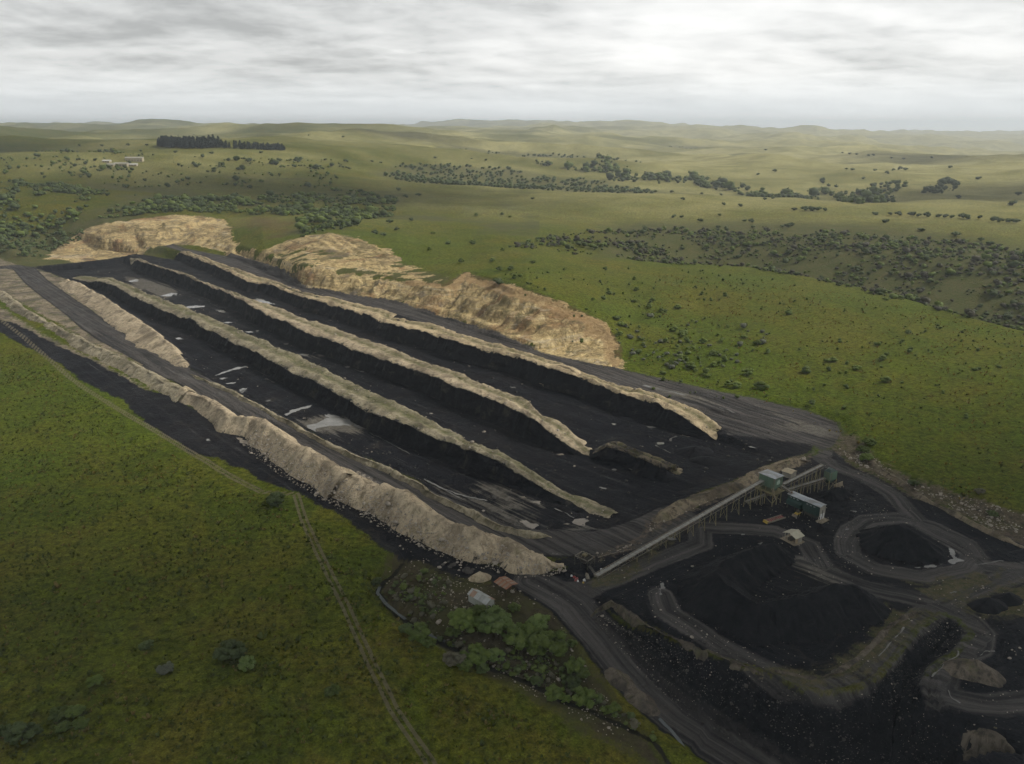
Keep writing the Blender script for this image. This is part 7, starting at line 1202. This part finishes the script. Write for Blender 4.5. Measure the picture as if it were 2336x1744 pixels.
# scrub too dense to count, one mass per slope
def scrub(name, poly, n, wmin, wmax, kinds, seed, leafs=26, thin=None, dens=None):
    rng = np.random.default_rng(seed); P = np.asarray(poly)[:, :2]; out = []
    while len(out) < n:
        x = rng.uniform(P[:, 0].min(), P[:, 0].max(), 4000); y = rng.uniform(P[:, 1].min(), P[:, 1].max(), 4000); ok = poly_sd(x, y, P, 5) > 0
        nz = fbm(x / 42, y / 42, 3, seed) + .5 * fbm(x / 14, y / 14, 2, seed + 1); ok &= nz > rng.normal(dens if dens is not None else 0.02, .16, len(x)); out += list(zip(x[ok], y[ok]))
    xy = np.array(out[:n]); z = height(xy[:, 0], xy[:, 1]); base = [tris(crown_mesh(seed + s, 2, 4, .20, .95, .55, .50, .66, 1)) for s in range(4)]
    for kk, kind in enumerate(kinds):
        V = []; F = []; C = []; k = 0
        for i in range(kk, n, len(kinds)):
            v, f, c = base[i % 4]; w = .5 * (wmin + wmax) * min(rng.lognormal(-.12, .48), 2.6) / 1.9; a = rng.uniform(0, 6.28); ca, sa = math.cos(a), math.sin(a); q = np.stack([v[:, 0] * ca - v[:, 1] * sa, v[:, 0] * sa + v[:, 1] * ca, v[:, 2] * .85 - .15], 1) * w
            V.append(q + [xy[i, 0], xy[i, 1], z[i]]); F.append(f + k); C.append(c); k += len(v)
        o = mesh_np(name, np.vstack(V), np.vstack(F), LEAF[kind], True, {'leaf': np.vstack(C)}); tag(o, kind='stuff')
        o['label'] = {'gully_scrub': 'dense scrub covering the gully slope on the right', 'hillside_scrub': 'scrub filling the folds of the left hillside', 'valley_woodland': 'dark woodland along the far valley', 'field_scrub': 'low scrub dotted over the green slope', 'stream_scrub': 'low weeds along the stream'}[name] + {'dark': ', dark bushes', 'mid': ', green bushes', 'brown': ', brownish bushes', 'grey': ', grey bushes'}[kind]
scrub('gully_scrub', [(27.4, 764.2, 19.3), (83.1, 841.9, 16), (160.5, 879.7, 13.2), (256.8, 895.4, 15), (330.6, 843.5, 17.6), (389, 780.6, 17.1), (468, 724.1, 15.5), (493.6, 692.1, 14.2), (270.2, 362.9, 12.5), (287.6, 430.3, 10.2), (278.4, 462.6, 9.2), (264.6, 517.6, 8.6), (236.8, 591.6, 8.1), (193.9, 665.2, 7.7), (126.8, 685.8, 7.2), (52.7, 671.8, 15.9), (-4.3, 685.2, 21.1)], 4200, 2.6, 6.0, ['dark', 'mid', 'brown'], 21, 24, dens=-.12)
scrub('hillside_scrub', [(-662.8, 987.3, 48.6), (-623.4, 1053.6, 49.9), (-537.8, 1046.1, 44.4), (-458.1, 1004.1, 39.7), (-381.6, 1009.7, 35.4), (-321.3, 1075.7, 34), (-237.4, 1191.9, 33.8), (-155.9, 1103, 27.5), (-123.8, 810.7, 26.8), (-155.6, 770, 28.4), (-185.3, 702.7, 26.7), (-234.5, 863.7, 27.5), (-316.6, 930.1, 25.8), (-365.6, 892.7, 31.3), (-406.9, 885.3, 28.6), (-442.6, 867.6, 25.4), (-503.7, 865.1, 13.7), (-519.1, 805.6, 11.5), (-565.8, 825.6, 5.5)], 2600, 4.0, 8.5, ['dark', 'mid'], 22, 24, dens=.08)
scrub('hillside_scrub', [(-555.1, 839.4, 20.2), (-505.7, 869.8, 16.6), (-447.6, 844, 16.3), (-458.5, 816.2, 3.5), (-448.8, 757.7, 1.2), (-473.4, 753.1, 1.9), (-531.8, 796.4, -0.1)], 320, 3, 6, ['dark'], 23, 24, dens=-.2)
scrub('hillside_scrub', [(-784.1, 1257.2, 81.3), (-768.3, 1516.1, 79), (-557.1, 1294.6, 75.4), (-464.5, 1393.8, 71.9), (-303.9, 1541.5, 58.2), (-237.4, 1191.9, 33.8), (-340.6, 1143.1, 37.3), (-495.5, 1089.2, 43.3), (-605.9, 1059.2, 49.5), (-647.9, 1026.3, 49.7)], 420, 4, 9, ['dark', 'mid'], 24, 24, dens=.2)
scrub('valley_woodland', [(202.2, 1727.1, 26), (304.3, 1701.8, 22.3), (394.1, 1711.2, 18.3), (444, 1594.9, 10.9), (488.7, 1504.9, 1.9), (569.3, 1513.3, 4.3), (638.3, 1676.7, 15.3), (627.9, 1586.2, 11.5), (614.3, 1470.3, 4.6), (726.6, 1611.3, 16.2), (765, 1567.7, 19), (701.7, 1446.6, 15.2), (484.6, 1066.5, 25.5), (442.7, 1040.2, 25.7), (552.8, 1426.7, -0.6), (403.4, 1240.8, 17.6), (413.1, 1514.9, 7.2), (339.8, 1539, 11.6), (283.9, 1583.8, 16.4), (190.6, 1624.2, 18.6)], 420, 9, 17, ['dark', 'mid'], 25, 24, dens=-.1)
scrub('valley_woodland', [(739.2, 1438.1, 15.8), (844.6, 1597.1, 20.3), (860.7, 1559.7, 19.5), (794.4, 1441.4, 15.6), (721.3, 1357, 13.5), (679, 1350.3, 11.3)], 60, 9, 15, ['dark'], 26, 24, dens=-.2)
scrub('valley_woodland', [(51, 1857.9, 47.2), (76.3, 1857.1, 45.5), (110.4, 1821.1, 38.4), (178.1, 1786.7, 33.2), (184.5, 1895, 51.1), (301.7, 2543.5, 34.7), (252, 1902, 43.7), (224.9, 1741.9, 27.2), (190.9, 1742.1, 27.2), (142.2, 1772.7, 30.6), (92, 1807.4, 35.6), (50.5, 1839.8, 42.8)], 170, 9, 16, ['dark', 'mid'], 27, 24, dens=-.2)
scrub('field_scrub', [(-14.5, 523.9, 23.2), (75.2, 619.3, 14.8), (121.4, 655.9, 8.6), (197.1, 628.4, 7.9), (250.2, 510.7, 8.9), (278.5, 415.7, 11.1), (200, 286.6, 4.5), (159.2, 309.9, 2.6), (110.9, 335.5, 1), (65.3, 333.8, 1.6), (46.2, 364.3, 3.6), (25.2, 425.4, 8.5)], 300, 1.2, 3.2, ['mid', 'dark'], 28, 20, dens=.05)
scrub('field_scrub', [(69.3, 477.2, 11), (124.1, 488.7, 5.1), (152.8, 445.5, 5.3), (132.4, 396.9, 3.3), (98.4, 378.6, 1.7), (74.7, 387.6, 2.5), (51.9, 414.1, 5.9)], 160, 1.6, 4.2, ['mid', 'grey'], 29, 20, dens=-.05)
scrub('stream_scrub', [(-33.7, 207, -0.2), (-23.4, 198.6, 0.1), (-16, 190.3, 0.1), (-17, 176.2, 0.5), (-20.8, 171.6, -2.1), (-4.4, 163.8, -1.5), (7.4, 166.6, -2.2), (18.2, 154.9, -4.6), (23.1, 148.2, -5.7), (31.6, 144.6, -7.9), (35.2, 135.4, -8.1), (27.4, 140.6, -6.9), (17.5, 146.8, -5.4), (6.9, 152.4, -4), (-4.3, 157.6, -3.6), (-16.2, 164.9, -2.4), (-25, 173, -2.1), (-35.1, 185.6, -1.9), (-37.6, 193.1, -1.7)], 420, .7, 2.2, ['mid', 'dark', 'brown'], 30, 18, dens=-.1)

def valley_trees(n, seed):
    rng = np.random.default_rng(seed); d = np.exp(rng.uniform(math.log(1250), math.log(4200), 60000)); a = np.radians(rng.uniform(-38, 38, 60000)); x = d * np.sin(a); y = d * np.cos(a)
    hv = hills(x, y) + .12 * fbm(x / 120, y / 120, 3, seed); k = hv < np.quantile(hv, .11); x = x[k][:n]; y = y[k][:n]; z = height(x, y); base = [tris(crown_mesh(seed + s, 2, 3, .20, .95, .55, .50, .66, 1)) for s in range(3)]; V = []; F = []; C = []; q = 0
    for i in range(len(x)):
        v, f, c = base[i % 3]; w = rng.uniform(7, 14) / 1.9; V.append(v * w * [1, 1, .85] + [x[i], y[i], z[i] - .3]); F.append(f + q); C.append(c); q += len(v)
    tag(mesh_np('valley_woodland', np.vstack(V), np.vstack(F), LEAF['dark'], True, {'leaf': np.vstack(C)}), 'dark trees filling the folds between the far hills', kind='stuff')
valley_trees(1500, 77)
# grass tussocks and herbs in the near pasture and on the right-hand slope
def tussocks(label, poly, n, h0, mat, seed, dens):
    X, Y = in_poly(poly, n, seed, dens); Z = height(X, Y); rng = np.random.default_rng(seed); m = 6; th = rng.uniform(0, 6.28, (n, m)); hh = h0 * rng.lognormal(0, .35, (n, 1)) * rng.uniform(.7, 1.2, (n, m)); r = hh * rng.uniform(.5, 1.0, (n, m)); w = hh * .30
    c, s = np.cos(th), np.sin(th); bx = X[:, None] + c * r * .25; by = Y[:, None] + s * r * .25; tx = X[:, None] + c * r; ty = Y[:, None] + s * r; zb = Z[:, None] - .05 + 0 * th; zt = Z[:, None] + hh * .75
    V = np.stack([np.stack([bx - s * w, by + c * w, zb], -1), np.stack([bx + s * w, by - c * w, zb], -1), np.stack([tx + s * w * .7, ty - c * w * .7, zt], -1), np.stack([tx - s * w * .7, ty + c * w * .7, zt], -1)], 2).reshape(-1, 3)
    F = np.arange(len(V)).reshape(-1, 4); lv = np.repeat(rng.uniform(0, 1, n * m), 4); tag(mesh_np('grass_tussocks', V, F, mat, False, {'leaf': np.stack([lv] * 4, 1)}), label, kind='stuff')
def in_poly(poly, n, seed, dens=-.5):
    rng = np.random.default_rng(seed); P = np.asarray(poly)[:, :2]; out = []
    while len(out) < n:
        x = rng.uniform(P[:, 0].min(), P[:, 0].max(), 6000); y = rng.uniform(P[:, 1].min(), P[:, 1].max(), 6000); ok = poly_sd(x, y, P, 5) > 0; ok &= fbm(x / 9, y / 9, 3, seed) > rng.normal(dens, .25, len(x)); out += list(zip(x[ok], y[ok]))
    a = np.array(out[:n]); return a[:, 0], a[:, 1]
STRAW = leaf_material('straw_grass', (0.115, 0.095, 0.022), (0.150, 0.120, 0.032), (0.17, 0.12, 0.045)); SWARD = leaf_material('green_sward', (0.050, 0.070, 0.010), (0.075, 0.095, 0.014), (0.095, 0.11, 0.018)); HERB = leaf_material('dark_herb', (0.046, 0.062, 0.013), (0.060, 0.076, 0.016), (0.07, 0.08, 0.02))
FIELD = [(-354.9, 434.3, -1), (-277.3, 434.3, -1), (-135.7, 286.8, -1), (-81.2, 241.2, -1), (-49.9, 217.3, -1), (-37.7, 192.6, -1), (-17.4, 156.8, -1), (12.4, 139.4, -1), (27.3, 126.6, -1), (31, 110.5, -1), (-116.1, 110.5, -1)]
SLOPE = [(56, 383.2, 4), (116.3, 624.9, 4), (209.3, 588.9, 4), (265.4, 501.1, 4), (301.7, 391, 4), (192.2, 216.5, 4), (162.1, 225.1, 4), (136.4, 255.1, 4), (135, 297.6, 4), (108.4, 348, 4)]
tussocks('green tufts of grass in the near pasture', FIELD, 7000, .42, SWARD, 401, -.1); tussocks('straw-coloured tufts of grass in the near pasture', FIELD, 2400, .42, STRAW, 402, .12); tussocks('dark herbs in the near pasture', FIELD, 900, .42, HERB, 403, .2)
tussocks('dark herbs on the green slope right of the workings', SLOPE, 700, .5, HERB, 404, .2); tussocks('straw-coloured tufts on the green slope right of the workings', SLOPE, 2200, .5, STRAW, 405, .05)
# ---------------------------------------------------------------- loose rock and rubble
STONE = surf_mat('pale_stone', (0.30, 0.265, 0.215), (0.19, 0.165, 0.135), .7, .9, .15); DSTONE = surf_mat('dark_stone', (0.075, 0.068, 0.060), (0.04, 0.037, 0.034), .7, .9, .15)
def rock_proto(seed):
    rng = np.random.default_rng(seed); bm = bmesh.new(); bmesh.ops.create_icosphere(bm, subdivisions=1, radius=1.0)
    for v in bm.verts: v.co *= rng.uniform(.65, 1.15)
    V = np.array([v.co[:] for v in bm.verts]); F = np.array([[v.index for v in f.verts] for f in bm.faces]); bm.free(); return V * [1, .8, .6], F
def rubble(name, label, X, Y, size, mat, seed, zoff=None):
    rng = np.random.default_rng(seed); pr = [rock_proto(seed + i) for i in range(4)]; Z = height(X, Y) if zoff is None else zoff; V = []; F = []; k = 0
    for i in range(len(X)):
        v, f = pr[i % 4]; s = size * rng.lognormal(0, .55); a = rng.uniform(0, 6.28); ca, sa = math.cos(a), math.sin(a); q = np.stack([v[:, 0] * ca - v[:, 1] * sa, v[:, 0] * sa + v[:, 1] * ca, v[:, 2]], 1) * s; V.append(q + [X[i], Y[i], Z[i] + .1 * s]); F.append(f + k); k += len(v)
    o = mesh_np(name, np.vstack(V), np.vstack(F), mat, False); tag(o, label, kind='stuff'); return o
def in_poly(poly, n, seed, dens=-.5):
    rng = np.random.default_rng(seed); P = np.asarray(poly)[:, :2]; out = []
    while len(out) < n:
        x = rng.uniform(P[:, 0].min(), P[:, 0].max(), 6000); y = rng.uniform(P[:, 1].min(), P[:, 1].max(), 6000); ok = poly_sd(x, y, P, 5) > 0; ok &= fbm(x / 9, y / 9, 3, seed) > rng.normal(dens, .25, len(x)); out += list(zip(x[ok], y[ok]))
    a = np.array(out[:n]); return a[:, 0], a[:, 1]
dp = np.vstack([DUMP_HEAD, np.asarray(DUMP_FOOT)[::-1]])
X, Y = in_poly(dp, 1100, 61, .0); rubble('dump_stones', 'pale stones scattered down the black dump slope', X, Y, .075, STONE, 61)
X, Y = in_poly(dp, 2200, 62, -.2); rubble('dump_stones', 'dark stones scattered down the black dump slope', X, Y, .12, DSTONE, 62)
X, Y = in_poly(EMBANK, 1500, 63, -.1); rubble('bank_stones', 'broken stones on the bank beside the conveyor', X, Y, .22, STONE, 63)
X, Y = in_poly(RIGHT_SCRAP, 700, 64, .05); rubble('edge_stones', 'broken stones along the edge of the green field', X, Y, .28, STONE, 64)
X, Y = in_poly(YARD, 1300, 65, .1); rubble('yard_stones', 'small stones scattered over the plant yard', X, Y, .13, STONE, 65)
X, Y = in_poly(SCRUB_FLAT, 700, 66, .1); rubble('flat_stones', 'pale stones on the scrubby flat by the stream', X, Y, .17, STONE, 66)
PITP = np.vstack([PIT_EDGE, PIT_TOP])
X, Y = in_poly(PITP, 1800, 68, .1); rubble('pit_rubble', 'dark lumps of coal lying on the cut floors', X, Y, .30, DSTONE, 68)
X, Y = in_poly(PITP, 420, 69, .2); rubble('pit_rubble', 'pale stones lying on the cut floors', X, Y, .22, STONE, 69)
for k_, (F_, B_, e_) in enumerate(RIDGES):
    rg = np.random.default_rng(80 + k_); nn = 1300 if k_ != 2 else 700; ii = rg.integers(0, len(F_), nn); uu = rg.uniform(-.05, 1.0, nn)[:, None]; Q_ = F_[ii] * (1 - uu) + B_[ii] * uu
    rubble('ridge_stones', ('broken stones on the double-crested spoil ridge', 'broken stones on the pale middle ridge', 'broken stones on the low ridge tail', 'broken stones on the ochre topped ridge')[k_], Q_[:, 0], Q_[:, 1], .19, STONE if k_ != 2 else DSTONE, 80 + k_, Q_[:, 2] + .25 * e_[ii])
mb_ = resample(MAIN_BANK, 400); nn_ = path_normals(mb_); rg = np.random.default_rng(9); kk = rg.integers(120, 400, 2600); off = rg.uniform(.1, 1.0, 2600) ** .8
hh_ = mb_[kk, 2]; X = mb_[kk, 0] - nn_[kk, 0] * off * hh_ * 1.6; Y = mb_[kk, 1] - nn_[kk, 1] * off * hh_ * 1.6; Zb = np.maximum(hh_ * (1 - off) + .1, height(X, Y)); rubble('bank_stones', 'loose stones rolled down the face of the big spoil bank', X, Y, .2, STONE, 67, Zb)
bp = [(-20.8, 198.9, 0.1), (-19.4, 201.6, -0), (-18.5, 202.1, 0), (-17, 200.5, -0.1), (-14.9, 200.5, -0.1), (-14.7, 199.1, -0.1), (-15.1, 197.5, -0), (-12.9, 198.4, -0.1), (-12.2, 196.5, -0), (-13.3, 197, -0), (-11.1, 198.2, -0.1), (-20, 200.5, 0), (-17.8, 199.1, -0), (-16.8, 201.3, -0.1)]
BO = {q: i for i, q in enumerate(sorted(range(len(bp)), key=lambda i: bp[i][0] / bp[i][1]))}
for k, p in enumerate(bp):
    v, f = rock_proto(300 + k); s = (.9, .7, .6, 1.3, .7, .4, .6, 1.2, 1.5, 1.1, .8, .8, .9, .8)[k]; o = mesh_np('boulder', v * s, f, STONE if k in (0, 4, 5, 6, 1) else DSTONE, False); o.location = p
    tag(o, ('pale' if k in (0, 4, 5, 6, 1) else 'dark') + ' boulder in the rock pile behind the gravel heap' + nth(BO[k]), 'boulder', 'pale boulders of the rock pile' if k in (0, 4, 5, 6, 1) else 'dark boulders of the rock pile')

# ---------------------------------------------------------------- haze, then unseen clouds added to cast shade
def haze():
    m = bpy.data.materials.new('haze'); m.use_nodes = True; t = m.node_tree; t.nodes.clear(); v = t.nodes.new('ShaderNodeVolumePrincipled'); v.inputs['Color'].default_value = (0.88, 0.95, 1.0, 1); v.inputs['Density'].default_value = 0.00010; v.inputs['Anisotropy'].default_value = .35
    o = t.nodes.new('ShaderNodeOutputMaterial'); t.links.new(v.outputs[0], o.inputs['Volume'])
    S = 20500; bm = bmesh.new(); bmesh.ops.create_cube(bm, size=1.0); me = bpy.data.meshes.new('haze')
    for vv in bm.verts: vv.co = Vector((vv.co.x * 2 * S, vv.co.y * 2 * S, HAZE_BOT if vv.co.z < 0 else HAZE_TOP))
    bm.to_mesh(me); bm.free(); me.materials.append(m); ob = bpy.data.objects.new('haze', me); link(ob); tag(ob, kind='stuff')
HAZE_TOP = max(float(np.array([v.co.z for v in bpy.data.objects['distant_hills'].data.vertices]).max()) + 6, 150.0); HAZE_BOT = float(np.array([v.co.z for v in bpy.data.objects['distant_hills'].data.vertices]).min()) - 4
haze()
# ---------------------------------------------------------------- unseen clouds added over the site to shade the foreground and patches beyond
def shade_cloud_material():
    m, t, b = new_mat('shade_cloud', 1.0, 0.0); P = geo_pos(t); n = noise(t, P, .006, 5, .6); t.links.new(mixc(t, n, (0.62, 0.63, 0.64), (0.78, 0.78, 0.78)), b.inputs['Base Color']); return m
SHADE_CLOUDM = shade_cloud_material()
def shade_cloud(label, x, y, z, rx, ry, rz, seed):
    bm = bmesh.new(); bmesh.ops.create_icosphere(bm, subdivisions=5, radius=1.0); V = np.array([v.co[:] for v in bm.verts]); F = np.array([[v.index for v in f.verts] for f in bm.faces]); bm.free()
    n = fbm(V[:, 0] * 2.2 + seed, V[:, 1] * 2.2 + V[:, 2] * 1.7, 5, seed); V = V * (1 + .34 * n)[:, None]; V[:, 2] = np.where(V[:, 2] < 0, V[:, 2] * .25, V[:, 2] * .8)
    o = mesh_np('shade_cloud', V * [rx, ry, rz], F, SHADE_CLOUDM); o.location = (x, y, z); return tag(o, kind='structure')  # added out of view to block sun and sky light
for k, (x, y, z, rx, ry) in enumerate(((430, -25, 540, 770, 410), (-520, -260, 560, 480, 330), (150, -1000, 800, 800, 420), (1900, -300, 850, 520, 600), (-1900, 900, 900, 420, 320),
        (-200, 1650, 950, 330, 190), (700, 1350, 940, 300, 130), (-900, 2300, 1000, 420, 260), (1900, 1500, 960, 330, 210), (500, 2900, 1050, 420, 240), (2600, 2700, 1050, 420, 330), (3100, 900, 950, 500, 400), (-2600, 2600, 1050, 600, 350), (2500, 3900, 1150, 500, 300))):
    shade_cloud('shade_cloud', x, y, z, rx, ry, 150, 40 + k)
